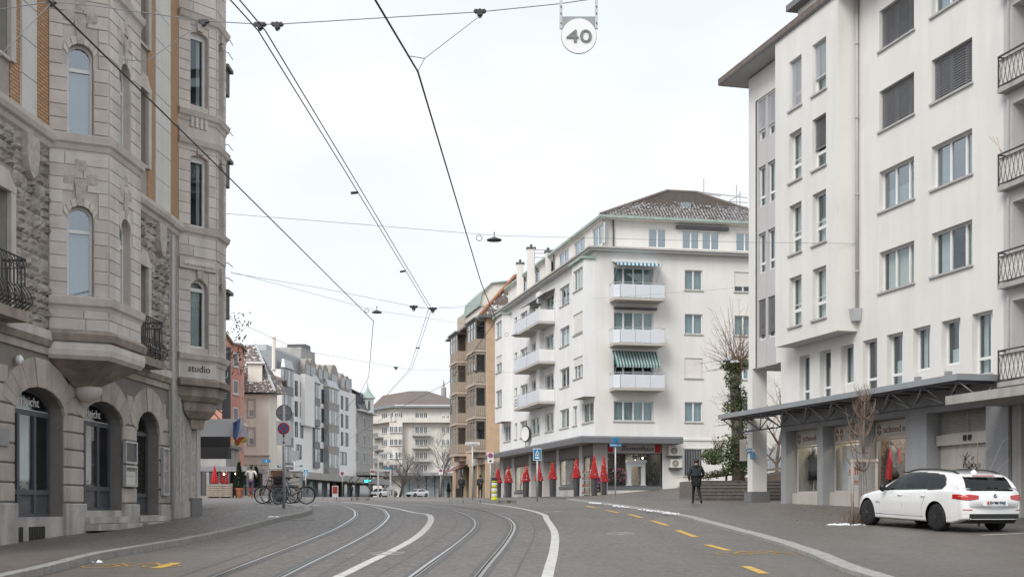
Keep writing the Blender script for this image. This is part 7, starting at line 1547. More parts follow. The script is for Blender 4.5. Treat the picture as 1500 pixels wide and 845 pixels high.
# ---------------------------------------------------------------- steps, ramp and bank behind the office pillar
def steps():
    F = Fc((at(1010, 0, 58.6).x, 58.6), (1, .12)); e = empty('stone_steps', F.P(3, 2.2, 0), 'dark weathered stone steps behind the white pillar', 'steps'); L_ = 8.5
    for i in range(6): MB().fbox(F, .25+i*.12, L_, 1.9, 2.28+i*.165, -i*.36-.36-(3 if i == 5 else 0), -i*.36).build('step', 'step_stone', e)
    for i in range(6): block(F, .25+i*.12, L_, 2.24+i*.165, 2.285+i*.165, .03, 'step_stone', e, name='nosing', d=-i*.36+.0)
    # ramp to the left with kerb
    b = MB(); b.hexa([F.P(-.9, 1.9, .1), F.P(.3, 1.9, 0), F.P(L_, 1.9, -3), F.P(-.9, 1.9, -3), F.P(-.9, 1.95, .1), F.P(.3, 2.05, 0), F.P(L_, 3.2, -3), F.P(-1.2, 2.1, -3)]); tag(b.build('ramp', 'asphalt_pave', kind='structure'))
    # planted bank and wooden rail
    b = MB(); b.hexa([F.P(1.2, 2.2, -3.2), F.P(L_, 2.9, -3.2), F.P(L_, 2.9, -7), F.P(1.9, 2.2, -7), F.P(1.3, 2.55, -3.5), F.P(L_, 3.5, -3.5), F.P(L_, 4.1, -6.4), F.P(2.1, 2.9, -6.4)]); bank = b.build('planted_bank', 'soil', kind='structure')
    e2 = empty('wooden_rail', F.P(2, 3, -3.3), 'grey wooden handrail above the planted bank', 'rail'); MB().beam(F.P(.9, 3.2, -3.3), F.P(L_, 4.1, -3.3), .09, .11).build('rail', 'wood_rail', e2)
    for i in range(4): x = 1.1+i*1.6; MB().beam(F.P(x, 2.4+i*.1, -3.3), F.P(x, 3.22+i*.17, -3.3), .1).build('post', 'wood_rail', e2)
    # low wall and railing beyond the passage
    w = tag(MB().fbox(F, 5.4, 9, 2.3, 3.35, -7.4, -7.2).build('low_wall', 'steel_dark'), 'dark low wall at the top of the steps behind the pillar', 'wall'); e3 = empty('passage_railing', F.P(6, 3.3, -5), 'grey metal railing with a white notice seen through the passage', 'railing')
    b = MB(); 
    for i in range(26): x = 4.2+i*.14; b.tube([F.P(x, 3.1, -5), F.P(x, 4.15, -5)], .012, 5)
    b.build('bars', 'steel_grey', e3, kind='stuff'); MB().beam(F.P(4.1, 4.17, -5), F.P(7.9, 4.35, -5), .05).build('top_rail', 'steel_grey', e3); MB().fbox(F, 4.75, 5.1, 3.5, 4.0, -4.98, -4.95).build('notice', 'white_enamel', e3)
    e4 = empty('garden_wall', F.P(6, 3, -9), 'pale rear wall seen through the passage', 'wall'); MB().fbox(F, 7.0, 14, 2.2, 6.4, -13, -12.8).build('wall', 'plaster_mid', e4); MB().fbox(F, 7.0, 14, 4.0, 5.2, -12.8, -12.75).build('shutter_panel', 'steel_light', e4)
steps()
p = at(1091, 660, 56.6); e = empty('projecting_box_sign', p, 'small pale projecting sign on the left side of the pillar', 'sign'); MB().box((p.x-.22, p.y-.05, p.z-.45), (p.x+.06, p.y+.02, p.z+.5)).build('panel', 'beige_panel', e); MB().tube([(p.x-.3, p.y, p.z+.75), (p.x+.12, p.y, p.z+.75)], .02, 5).build('arm', 'steel_dark', e)
# ---------------------------------------------------------------- people
def skin(edges, pts, rad, name, m, parent, sub=1, root=0):
    me = bpy.data.meshes.new('tmp'); me.from_pydata([tuple(p) for p in pts], edges, []); o = bpy.data.objects.new('tmp', me); COL.objects.link(o); md = o.modifiers.new('s', 'SKIN'); md.use_smooth_shade = True
    for i, sv in enumerate(me.skin_vertices[0].data): sv.radius = rad[i] if hasattr(rad[i], '__len__') else (rad[i], rad[i]); sv.use_root = i == root
    o.modifiers.new('d', 'SUBSURF').levels = sub; dg = bpy.context.evaluated_depsgraph_get(); r = bpy.data.meshes.new_from_object(o.evaluated_get(dg)); bpy.data.objects.remove(o)
    r.materials.clear(); r.materials.append(M[m]); r.name = name; r.polygons.foreach_set('use_smooth', [True]*len(r.polygons)); q = bpy.data.objects.new(name, r); COL.objects.link(q); q.parent = parent; ORG[q.name] = V(0, 0, 0); return q
def person(loc, rz, H, lb, pose, coat, trouser, hair, coatlen=.0, hood=False, longhair=False, shoe='black', group='people on the pavements', red=None, sleeve=True):
    """figure faces local +Y; pose gives joints in units of height"""
    e = empty('person', (0, 0, 0), lb, 'person', group); s = H
    J = dict(pel=(0, 0, .52), waist=(0, 0, .6), chest=(0, .0, .72), neck=(0, .0, .83), head=(0, .012, .90), top=(0, .012, .975), shL=(-.105, 0, .795), shR=(.105, 0, .795), elL=(-.13, -.02, .64), elR=(.13, -.02, .64), haL=(-.13, .04, .49), haR=(.13, .04, .49), hiL=(-.048, 0, .50), hiR=(.048, 0, .50), knL=(-.055, .02, .28), knR=(.055, .02, .28), anL=(-.055, 0, .045), anR=(.055, 0, .045), toL=(-.06, .095, .02), toR=(.06, .095, .02)); J.update(pose); P = {k: V(*v)*s for k, v in J.items()}
    names = ['pel', 'waist', 'chest', 'neck', 'head', 'top', 'shL', 'elL', 'haL', 'shR', 'elR', 'haR', 'hiL', 'knL', 'anL', 'toL', 'hiR', 'knR', 'anR', 'toR']; ix = {n: i for i, n in enumerate(names)}; pts = [P[n] for n in names]
    rr = dict(pel=(.075, .055), waist=(.065, .05), chest=(.08, .055), neck=.03, head=(.042, .052), top=.03, shL=.032, elL=.024, haL=.016, shR=.032, elR=.024, haR=.016, hiL=.047, knL=.032, anL=.022, toL=.018, hiR=.047, knR=.032, anR=.022, toR=.018); rad = [tuple(x*s for x in (rr[n] if hasattr(rr[n], '__len__') else (rr[n],)*2)) for n in names]
    ed = [('pel', 'waist'), ('waist', 'chest'), ('chest', 'neck'), ('neck', 'head'), ('head', 'top'), ('chest', 'shL'), ('shL', 'elL'), ('elL', 'haL'), ('chest', 'shR'), ('shR', 'elR'), ('elR', 'haR'), ('pel', 'hiL'), ('hiL', 'knL'), ('knL', 'anL'), ('anL', 'toL'), ('pel', 'hiR'), ('hiR', 'knR'), ('knR', 'anR'), ('anR', 'toR')]; E = [(ix[a], ix[b]) for a, b in ed]
    for sd, sg in (('L', -1), ('R', 1)):       # five fingers a hand
        h, el = P['ha'+sd], P['el'+sd]; d = (h-el).normalized(); sx = d.cross(V(1, 0, 0)); sx = sx.normalized() if sx.length > .1 else V(0, 1, 0)
        for k, (o, l) in enumerate(((-.018, .05), (-.006, .056), (.006, .053), (.018, .042))): pts += [h+d*.02*s+sx*o*s, h+d*(.02+l)*s+sx*o*1.2*s+V(0, .01*s, 0)]; n = len(pts); E += [(ix['ha'+sd], n-2), (n-2, n-1)]; rad += [(.006*s,)*2, (.005*s,)*2]
        pts += [h+sx*.03*s+d*.01*s]; E.append((ix['ha'+sd], len(pts)-1)); rad.append((.006*s,)*2)
    skin(E, pts, rad, 'body', 'skin', e)
    hd, tp = P['head'], P['top']; c = (hd*.45+tp*.55); MB().lathe(c-V(0, 0, .045*s), [(.02*s, -.012*s), (.042*s, 0), (.055*s, .03*s), (.056*s, .06*s), (.045*s, .088*s), (.02*s, .1*s)], 14).build('hair', hair, e, smooth=True, org=(0, 0, 0))
    b = MB(); f = P['head']+V(0, .052*s, .012*s); b.lathe(f+V(0, 0, -.005*s), [(.008*s, 0), (.003*s, .012*s)], 6, (0, 1, -.3)); b.build('nose', 'skin', e, org=(0, 0, 0))
    if longhair: MB().tube([c+V(0, -.035*s, .03*s), c+V(0, -.05*s, -.03*s), c+V(.01*s, -.05*s, -.1*s)], [.03*s, .045*s, .015*s], 8).build('hair', hair, e, smooth=True, org=(0, 0, 0))
    g = ['pel', 'waist', 'chest', 'neck', 'shL', 'elL', 'haL', 'shR', 'elR', 'haR']; gi = {n: i for i, n in enumerate(g)}; gp = [P[n] for n in g]; gp[3] = P['neck']-V(0, 0, .02*s); k = (1.62 if hood else 1.4) if coatlen else 1.12; gr = [tuple(x*s*k for x in (rr[n] if hasattr(rr[n], '__len__') else (rr[n],)*2)) for n in g]; gr[6] = gr[9] = (.021*s,)*2
    for a, q in (('haL', 'elL'), ('haR', 'elR')): gp[gi[a]] = P[a].lerp(P[q], .12)
    ge = [(gi[a], gi[b]) for a, b in ed if a in gi and b in gi]
    if coatlen: gp.append(P['pel']-V(0, 0, coatlen*s)); gr.append((.112*s, .088*s)); ge.append((0, len(gp)-1))
    skin(ge, gp, gr, 'coat' if coatlen else 'shirt', coat, e)
    if hood: MB().lathe(P['neck']+V(0, -.01*s, -.02*s), [(.075*s, -.02*s), (.085*s, .015*s), (.06*s, .045*s), (.02*s, .05*s)], 12).build('hood', coat, e, smooth=True, org=(0, 0, 0))
    t = ['pel', 'hiL', 'knL', 'anL', 'hiR', 'knR', 'anR']; ti = {n: i for i, n in enumerate(t)}; skin([(ti[a], ti[b]) for a, b in ed if a in ti and b in ti], [P[n] for n in t], [tuple(x*s*1.1 for x in (rr[n] if hasattr(rr[n], '__len__') else (rr[n],)*2)) for n in t], 'trousers', trouser, e)
    for sd in 'LR': MB().tube([P['an'+sd]+V(0, -.02*s, -.01*s), P['an'+sd].lerp(P['to'+sd], .5)+V(0, 0, .002*s), P['to'+sd]+V(0, .02*s, .004*s)], [.026*s, .028*s, .018*s], 8).build('shoe', shoe, e, smooth=True, org=(0, 0, 0))
    if red: MB().tube([P['an'+red].lerp(P['kn'+red], .25), P['an'+red].lerp(P['kn'+red], .85)], [.029*s, .037*s], 10).build('legging_patch', 'legging_red', e, org=(0, 0, 0))
    e.location = loc; e.rotation_euler[2] = rz; return e
def onpave(px, py, Y, lift): p = at(px, py, Y); return (p.x, p.y, zg(p.x, p.y)+lift)
person(onpave(1020, 735, 51.5, .065), R(-8), 1.84, 'person in a black hooded coat and black trousers walking away near the steps', dict(knL=(-.06, .10, .29), anL=(-.075, .13, .045), toL=(-.08, .22, .03), knR=(.055, .0, .28), anR=(.10, -.15, .09), toR=(.11, -.09, .02), elL=(-.16, -.05, .63), elR=(.165, .04, .65), haL=(-.155, -.03, .49), haR=(.12, .11, .58), neck=(0, .02, .83), head=(.004, .035, .895), top=(.004, .04, .97)), 'coat_black', 'trouser_black', 'hair_dark', coatlen=.15, hood=True)
person(onpave(368, 728, 67, .12), R(-5), 1.74, 'person in a white top and patterned leggings running away past the conifers', dict(elL=(-.17, -.06, .68), haL=(-.12, .06, .64), elR=(.18, -.08, .69), haR=(.15, .05, .62), knL=(-.05, .08, .3), anL=(-.05, -.06, .12), toL=(-.05, -.08, .03), knR=(.04, .0, .28), anR=(.02, -.05, .06), toR=(.02, .03, .02)), 'shirt_white', 'leggings', 'hair_dark', longhair=True, shoe='orange', red='L')
person(onpave(676, 729, 97, .06), R(190), 1.76, 'person in a dark jacket pulling a suitcase by the tan house', dict(haL=(-.16, -.05, .5)), 'black_soft', 'trouser_black', 'hair_dark', coatlen=.05)
person(onpave(703.5, 730, 96, .06), R(170), 1.74, 'person in a long black coat standing by the tan house shop', dict(elL=(-.14, .05, .66), haL=(-.06, .12, .6)), 'coat_black', 'trouser_black', 'hair_dark', coatlen=.17)
person(onpave(515, 728, 190, .1), R(185), 1.75, 'distant dark figure beside the far white car', {}, 'black_soft', 'trouser_black', 'hair_dark', coatlen=.1)
p = at(671.5, 730, 96.5); z = zg(p.x, p.y)+.06; e = empty('suitcase', (p.x, p.y, z), 'black wheeled suitcase beside the person in a dark jacket', 'suitcase'); MB().box((p.x-.2, p.y-.13, z+.06), (p.x+.2, p.y+.13, z+.72)).build('case', 'black', e); MB().tube([(p.x-.12, p.y+.1, z+.7), (p.x-.12, p.y+.1, z+1.0), (p.x+.12, p.y+.1, z+1.0), (p.x+.12, p.y+.1, z+.7)], .012, 5).build('handle', 'steel_dark', e)
for sx in (-.15, .15): MB().lathe((p.x+sx, p.y-.08, z+.04), [(.04, -.02), (.04, .02)], 10, (1, 0, 0)).build('wheel', 'rubber', e)
# dressed mannequins in the fashion shop window
def mannequin(s_, lb, m_, scarf=False):
    p = RF.P(s_, 2.45, -1.15); e = empty('mannequin', p, lb, 'mannequin', 'shop window mannequins'); MB().lathe(p, [(.2, 0), (.2, .02), (.03, .04), (.03, .5)], 12).build('stand', 'steel_light', e)
    MB().lathe(p+V(0, 0, .5), [(.26, 0), (.24, .25), (.17, .55), (.21, .8), (.23, .95), (.08, 1.07), (.06, 1.14)], 14).build('garment', m_, e, smooth=True); MB().lathe(p+V(0, 0, 1.62), [(.04, 0), (.09, .08), (.09, .17), (.03, .24)], 12).build('head', 'steel_dark', e, smooth=True)
    if scarf: MB().tube([p+V(-.1, -.2, 1.5), p+V(-.16, -.24, 1.0), p+V(-.2, -.26, .4)], [.06, .1, .12], 8).build('scarf', 'red_bright', e); MB().tube([p+V(.2, -.2, 1.5), p+V(.22, -.24, 1.0)], .05, 8).build('scarf', 'red_bright', e)
mannequin(RF.spx(1306, -1.15), 'grey mannequin with red scarf in the shop window nearest the car', 'granite_dark', True); mannequin(RF.spx(1192, -1.15), 'black-dressed mannequin in the farthest fashion shop window', 'black')
# ---------------------------------------------------------------- cars: one dense skin cut into paint, glass and lamps
def cr1(xs, ys, x):          # monotone-ish cubic through control points
    xs = np.asarray(xs, float); ys = np.asarray(ys, float); m = np.gradient(ys, xs); x = np.clip(x, xs[0], xs[-1]); i = np.clip(np.searchsorted(xs, x)-1, 0, len(xs)-2); h = xs[i+1]-xs[i]; t = (x-xs[i])/h
    return (2*t**3-3*t**2+1)*ys[i]+(t**3-2*t**2+t)*h*m[i]+(-2*t**3+3*t**2)*ys[i+1]+(t**3-t**2)*h*m[i+1]
def inpoly(x, z, P):
    c = False; n = len(P); j = n-1
    for i in range(n):
        if (P[i][1] > z) != (P[j][1] > z) and x < (P[j][0]-P[i][0])*(z-P[i][1])/(P[j][1]-P[i][1])+P[i][0]: c = not c
        j = i
    return c
def car(name, lb, L_, Wd, top, belt, side_glass, front_glass, rear_glass, wheels, wr, paint, group, lamps=True, nx=230, plan=None, roofw=.56, kind='wagon', detail=True, bottom=.2, dlo=None):
    """x from nose (0) to tail (L); top: roofline [(x,z)], belt: shoulder line [(x,z)]"""
    e = empty(name, (0, 0, 0), lb, 'car', group); xs = np.linspace(0, L_, nx); zt = cr1(*zip(*top), xs); zb = cr1(*zip(*belt), xs); zb = np.minimum(zb, zt-.02)
    hw = Wd/2; pl = plan or [(0, .62), (.12, .74), (.4, .86), (.9, .935), (1.6, .95), (3.4, .95), (4.2, .93), (L_-.25, .86), (L_-.06, .80), (L_, .72)]; W_ = cr1(*zip(*pl), xs)/.95*hw
    bo = np.full(nx, bottom); bo = np.where(xs < .35, bottom+.1*(1-xs/.35), bo); bo = np.where(xs > L_-.5, bottom+.12*(xs-L_+.5)/.5, bo)
    nv = 64; V_ = np.linspace(0, 1, nv); G = np.zeros((nx, nv, 3))
    for i in range(nx):
        gh = max(0.0, zt[i]-zb[i]); k = min(1, gh/.42); w = W_[i]; rw = w*(1-(1-roofw/.95*1.0)*k*.62) if gh > .05 else w*.9
        # control ring from sill to roof centre
        C = [(0, w*.80, bo[i]), (.06, w*.93, bo[i]+.02), (.16, w*.975, bo[i]+.12), (.30, w*1.0, (bo[i]+zb[i])*.5+.02), (.40, w*.995, zb[i]-.14*min(1, (zb[i]-bo[i])/.5)), (.47, w*.975, zb[i]-.03), (.50, w*.955, zb[i])]
        if gh > .08: C += [(.60, w*.955+(rw-w*.955)*.36, zb[i]+gh*.40), (.70, w*.955+(rw-w*.955)*.78, zb[i]+gh*.76), (.76, rw*.97, zb[i]+gh*.90), (.83, rw*.80, zb[i]+gh*.975), (.92, rw*.42, zb[i]+gh*.995), (1, 0, zt[i])]
        else: C += [(.60, w*.86, zb[i]+gh*.5+.008), (.72, w*.66, zb[i]+gh*.8+.01), (.86, w*.34, zb[i]+gh*.95+.01), (1, 0, zt[i]+.012)]
        c = np.array(C); G[i, :, 0] = xs[i]; G[i, :, 1] = cr1(c[:, 0], c[:, 1], V_); G[i, :, 2] = cr1(c[:, 0], c[:, 2], V_)
    # round nose and tail in plan so that the ends bulge
    for i in range(nx):
        for j in range(nv):
            f = (G[i, j, 1]/hw)**2
            if xs[i] < .9: G[i, j, 0] += .20*f*(1-xs[i]/.9)
            if xs[i] > L_-.7: G[i, j, 0] -= .12*f*(xs[i]-L_+.7)/.7
    for a in wheels:
        for i in range(nx):
            if abs(xs[i]-a) > .5: continue
            for j in range(nv):
                dx, dz = G[i, j, 0]-a, G[i, j, 2]-wr; r = math.hypot(dx, dz); Ra = wr+.055
                if abs(r-Ra) < .026 and G[i, j, 1] > hw*.5 and dz > -.1: G[i, j, 0] = a+dx*Ra/r; G[i, j, 2] = wr+dz*Ra/r
    groups = {k: MB() for k in ('paint', 'side', 'screen', 'trim')}
    def emit(key, q): groups[key].add(q, [(0, 1, 2, 3)])
    for i in range(nx-1):
        for j in range(nv-1):
            q = G[[i, i+1, i+1, i], [j, j, j+1, j+1]]; c = q.mean(0); x, y, z = c; key = 'paint'
            if any((x-a)**2+(z-wr)**2 < (wr+.055)**2 and y > hw*.5 for a in wheels): continue
            n = np.cross(q[1]-q[0], q[3]-q[0]); n /= np.linalg.norm(n)+1e-9
            if any(inpoly(x, z, p) for p in side_glass) and V_[j] > .49 and V_[j] < .80: key = 'side'
            elif dlo and V_[j] > .485 and V_[j] < .82 and inpoly(x, z, dlo): key = 'trim'
            elif V_[j] > .62 and any(a < x < b_ and zt[i]-.02-abs(y)*0 > 0 and z > zb[i]+.05 and abs(y) < W_[i]*.80 for a, b_ in (front_glass,)): key = 'screen'
            elif rear_glass(x, y, z): key = 'screen'
            for s_ in (1, -1): emit(key, [(p[0], p[1]*s_, p[2]) for p in (q if s_ > 0 else q[::-1])])
    for end in (0, nx-1):     # close nose and tail
        r = [(G[end, j, 0], G[end, j, 1], G[end, j, 2]) for j in range(nv)]
        for j in range(nv-1):
            a, b_ = r[j], r[j+1]; groups['paint'].add([a, b_, (b_[0], -b_[1], b_[2]), (a[0], -a[1], a[2])], [(0, 1, 2, 3)])
    def weld(o):
        bm = bmesh.new(); bm.from_mesh(o.data); bmesh.ops.remove_doubles(bm, verts=bm.verts, dist=.0008); bmesh.ops.recalc_face_normals(bm, faces=bm.faces); bm.to_mesh(o.data); bm.free(); o.data.polygons.foreach_set('use_smooth', [True]*len(o.data.polygons))
    body = groups['paint'].build('body', paint, e, smooth=True, org=(0, 0, 0)); weld(body)
    for k, nm in (('side', 'side_windows'), ('screen', 'windscreens'), ('trim', 'pillar_trim')):
        o = groups[k].build(nm, 'car_trim' if k == 'trim' else 'car_glass', e, smooth=True, org=(0, 0, 0)); 
        if o: weld(o)
    # dark tub inside, floor and wheel wells
    b = MB(); b.box((.5, -hw*.82, bottom+.02), (L_-.45, hw*.82, .62)); b.build('floor_pan', 'car_trim', e, org=(0, 0, 0))
    b = MB(); b.box((1.9, -hw*.62, .6), (2.1, hw*.62, 1.12)); b.box((2.75, -hw*.62, .6), (2.95, hw*.62, 1.08)); b.build('seats', 'car_trim', e, org=(0, 0, 0))
    for a in wheels:
        for s_ in (1, -1):
            y = s_*(hw-.04); w = MB().lathe((a, y-s_*.22, wr), [(wr*.72, 0), (wr*.97, .015), (wr, .05), (wr, .17), (wr*.97, .215), (wr*.73, .225)], 32, (0, s_, 0)).build('wheel', 'rubber', e, smooth=True, org=(0, 0, 0)); r = MB(); r.lathe((a, y-s_*.1, wr), [(wr*.74, 0), (wr*.74, .1), (wr*.68, .1), (wr*.66, .02), (.02, .0)], 28, (0, s_, 0))
            for k in range(10):
                t = 6.283*k/10; r.beam((a+.05*math.cos(t), y+s_*.0, wr+.05*math.sin(t)), (a+wr*.68*math.cos(t), y-s_*.01, wr+wr*.68*math.sin(t)), .035, .03)
            r.lathe((a, y-s_*.03, wr), [(.07, 0), (.065, .04), (.01, .045)], 14, (0, s_, 0)); r.build('rim', 'rim_black' if paint == 'car_white' and detail else 'steel_grey', w, org=(0, 0, 0))
            b = MB(); n = 20; vs = []
            for k in range(n+1):
                t = math.pi*1.12*k/n-.19
                for d in (0, -.3): vs.append((a+(wr+.056)*math.cos(t), s_*(hw-.06+d), wr+(wr+.056)*math.sin(t)))
            b.add(vs, [(2*k, 2*k+1, 2*k+3, 2*k+2) for k in range(n)]); b.build('wheel_arch', 'car_trim', e, org=(0, 0, 0))
    return e, body, G, xs, V_
def place(e, p, rz): e.location = p; e.rotation_euler[2] = rz
def wagon():
    L_, Wd = 4.9, 1.86; top = [(0, .60), (.08, .68), (.35, .78), (.8, .87), (1.32, .955), (1.5, 1.0), (1.9, 1.22), (2.25, 1.385), (2.6, 1.445), (3.1, 1.462), (3.7, 1.445), (4.15, 1.40), (4.38, 1.345), (4.52, 1.24), (4.72, 1.0), (4.80, .93), (4.87, .82), (4.9, .6)]
    belt = [(0, .58), (.35, .74), (.8, .82), (1.35, .90), (1.6, .915), (2.6, .95), (3.6, .985), (4.3, 1.01), (4.6, .98), (4.78, .90), (4.9, .6)]
    sg = [[(1.62, .945), (2.12, 1.25), (2.42, 1.355), (2.47, 1.365), (2.47, .985)], [(2.53, .985), (2.53, 1.37), (3.0, 1.385), (3.42, 1.375), (3.42, 1.01)], [(3.47, 1.012), (3.47, 1.37), (3.85, 1.335), (4.02, 1.25), (4.09, 1.12), (4.02, 1.04), (3.9, 1.022)]]
    def rear(x, y, z): return x > 4.22 and .985 < z < 1.315 and abs(y) < .665-.30*(z-.985) and x > 4.36-.0
    e, body, G, xs, V_ = car('estate_car', 'white estate car with black wheels parked beside the young tree', L_, Wd, top, belt, sg, (1.46, 2.2), rear, (.88, 3.85), .335, 'car_white', 'cars', dlo=[(1.54, .915), (2.08, 1.275), (2.45, 1.39), (3.0, 1.412), (3.5, 1.40), (3.92, 1.355), (4.08, 1.27), (4.15, 1.12), (4.06, 1.0), (3.6, .985), (2.5, .955)])
    hw = Wd/2; from mathutils.bvhtree import BVHTree; bv = BVHTree.FromPolygons([v.co for v in body.data.vertices]+[], [tuple(p.vertices) for p in body.data.polygons])
    def tail(y, z):
        h = bv.ray_cast(V(7, y, z), V(-1, 0, 0))[0]; return h.x if h else L_-.1
    def flank(x, z, s_):
        h = bv.ray_cast(V(x, 3*s_, z), V(0, -s_, 0))[0]; return h.y if h else s_*hw
    def patch(name, m, ys, zs, par, off=.006, wrap=0.0, sgn=1):
        ny, nz = 14, 5; b = MB(); vs = []
        for j in range(nz+1):
            for i in range(ny+1):
                t = i/ny; z0 = zs[0][0]+(zs[0][1]-zs[0][0])*t; z1 = zs[1][0]+(zs[1][1]-zs[1][0])*t; z = z0+(z1-z0)*j/nz
                if wrap:      # radial projection round the rear corner, ys in degrees
                    a = R(ys[0]+(ys[1]-ys[0])*t); d = V(math.cos(a), math.sin(a), 0); h = bv.ray_cast(V(L_-.5, .5, z)+d*3, -d)[0]; p = (h if h else V(L_-.1, .8, z))+d*off; vs.append((p.x, p.y*sgn, z))
                else: y = ys[0]+(ys[1]-ys[0])*t; vs.append((tail(y, z)+off, y*sgn, z))
        b.add(vs, [(j*(ny+1)+i, j*(ny+1)+i+1, (j+1)*(ny+1)+i+1, (j+1)*(ny+1)+i) for j in range(nz) for i in range(ny)]); return b.build(name, m, par, smooth=True, org=(0, 0, 0))
    for s_ in (1, -1):
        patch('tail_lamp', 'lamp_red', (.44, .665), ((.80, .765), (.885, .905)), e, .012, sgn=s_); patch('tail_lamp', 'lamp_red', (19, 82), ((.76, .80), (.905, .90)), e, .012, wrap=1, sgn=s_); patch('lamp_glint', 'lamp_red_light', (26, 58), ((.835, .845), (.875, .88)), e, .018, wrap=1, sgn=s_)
        patch('reflector', 'lamp_red', (.60, .80), ((.535, .535), (.555, .555)), e, .012, sgn=s_)
    patch('brake_light', 'lamp_red', (-.3, .3), ((1.335, 1.335), (1.352, 1.352)), e, .03)
    patch('bumper_insert', 'car_trim', (-.68, .68), ((.335, .335), (.45, .45)), e, .010); MB().hexa([(4.3, -.66, .2), (4.72, -.66, .22), (4.72, .66, .22), (4.3, .66, .2), (4.3, -.7, .36), (4.80, -.7, .36), (4.80, .7, .36), (4.3, .7, .36)]).build('diffuser', 'car_trim', e, org=(0, 0, 0)); patch('plate', 'white_enamel', (-.27, .27), ((.655, .655), (.775, .775)), e, .02); patch('plate_recess', 'car_white', (-.34, .34), ((.64, .64), (.80, .80)), e, .008)
    x = tail(0, .71)+.03; Fq = Fc((x, 0), (0, 1)); fz = .675
    def fl(F, t, s0, z, h, m_, w): o = text(F, t, s0, z, h, m_, e, d=.004, width=w); return o
    ORG[e.name] = V(0, 0, 0); fl(Fq, 'ZH 960 976', -.19, fz+.008, .07, 'black', .38); MB().box((x-.004, -.25, fz), (x+.003, -.205, fz+.075)).build('plate_badge', 'sign_red', e, org=(0, 0, 0)); MB().box((x-.004, .205, fz), (x+.003, .25, fz+.075)).build('plate_badge', 'sign_blue', e, org=(0, 0, 0))
    xb = tail(0, .87)+.012; MB().lathe((xb, 0, .875), [(.043, 0), (.043, .01), (.036, .014)], 20, (1, 0, .15)).build('badge_ring', 'black', e, org=(0, 0, 0)); b = MB(); b2 = MB()
    for k in range(4):
        q = [(xb+.017, 0, .875)]+[(xb+.017, .03*math.cos(k*math.pi/2+t), .875+.03*math.sin(k*math.pi/2+t)) for t in np.linspace(0, math.pi/2, 6)]; (b if k % 2 else b2).add(q, [tuple(range(7))])
    b.build('badge_blue', 'sign_blue', e, org=(0, 0, 0)); b2.build('badge_white', 'white_enamel', e, org=(0, 0, 0))
    for s_ in (1, -1):
        m = MB(); m.lathe((1.78, s_*(hw+.10), 1.0), [(.02, -.1), (.075, -.06), (.085, .0), (.07, .07), (.02, .1)], 12, (0, 0, 1)); m.beam((1.8, s_*(hw-.06), .96), (1.8, s_*(hw+.06), .97), .05, .04); m.build('mirror', 'car_trim', e, smooth=True, org=(0, 0, 0))
        for x0, x1 in ((2.32, 2.5), (3.28, 3.46)): MB().tube([(x0, flank(x0, .83, s_), .83), (x0+.03, flank(x0, .83, s_)+s_*.03, .832), (x1-.03, flank(x0, .83, s_)+s_*.03, .835), (x1, flank(x1, .83, s_), .835)], .014, 6).build('door_handle', 'car_white', e, smooth=True, org=(0, 0, 0))
        rl = []
        for x_ in np.linspace(2.0, 4.25, 12): h = bv.ray_cast(V(x_, s_*.56, 3), V(0, 0, -1))[0]; rl.append((x_, s_*.56, (h.z if h else 1.4)+(.0 if x_ in (2.0, 4.25) else .035)))
        MB().tube(rl, .022, 6).build('roof_rail', 'car_trim', e, smooth=True, org=(0, 0, 0))
        # door gaps and sill line
        def seam(pts, r=.004):
            b = MB(); q = []
            for x_, z_ in pts:
                q.append((x_, flank(x_, z_, s_)+s_*.001, z_))
            b.tube(q, r, 4); b.build('panel_gap', 'black_soft', e, org=(0, 0, 0))
        seam([(2.50, .30), (2.50, .6), (2.50, .93)]); seam([(3.44, .93), (3.40, .75), (3.30, .55), (3.28, .32)]); seam([(1.52, .32), (1.5, .6), (1.56, .88)]); seam([(1.3, .33), (2.4, .33), (3.35, .33)], .005)
        fy = flank(1.4, .63, s_); MB().box((1.33, fy-.008, .62), (1.48, fy+.006, .645)).build('fender_trim', 'chrome', e, org=(0, 0, 0))
    MB().lathe((4.05, 0, 1.40), [(.09, 0), (.07, .03), (.02, .085), (.005, .09)], 10).build('antenna', 'car_white', e, smooth=True, org=(0, 0, 0)); MB().beam((4.62, -.25, 1.06), (4.55, .3, 1.08), .02).build('wiper', 'car_trim', e, org=(0, 0, 0))
    # stand on the ground: rear and front wheel of the near side
    A, B_ = V(.3317*30.8, 30.8), V(.2789*33.6, 33.6); d = (A-B_).normalized(); rz = math.atan2(d.y, d.x)      # local +x = nose to tail
    lat = V(-d.y, d.x)      # local +y ; near side of the car is the -lat? choose the side towards the road
    side = 1 if (lat.x < 0) else -1; c = B_-d*.88-lat*side*(hw-.1); zf, zr_ = zg(B_.x, B_.y)+.06, zg(A.x, A.y)+.06
    e.location = (c.x, c.y, zf+(zf-zr_)/2.97*.88); e.rotation_euler = (0, math.atan2(zf-zr_, 2.97), rz)
wagon()
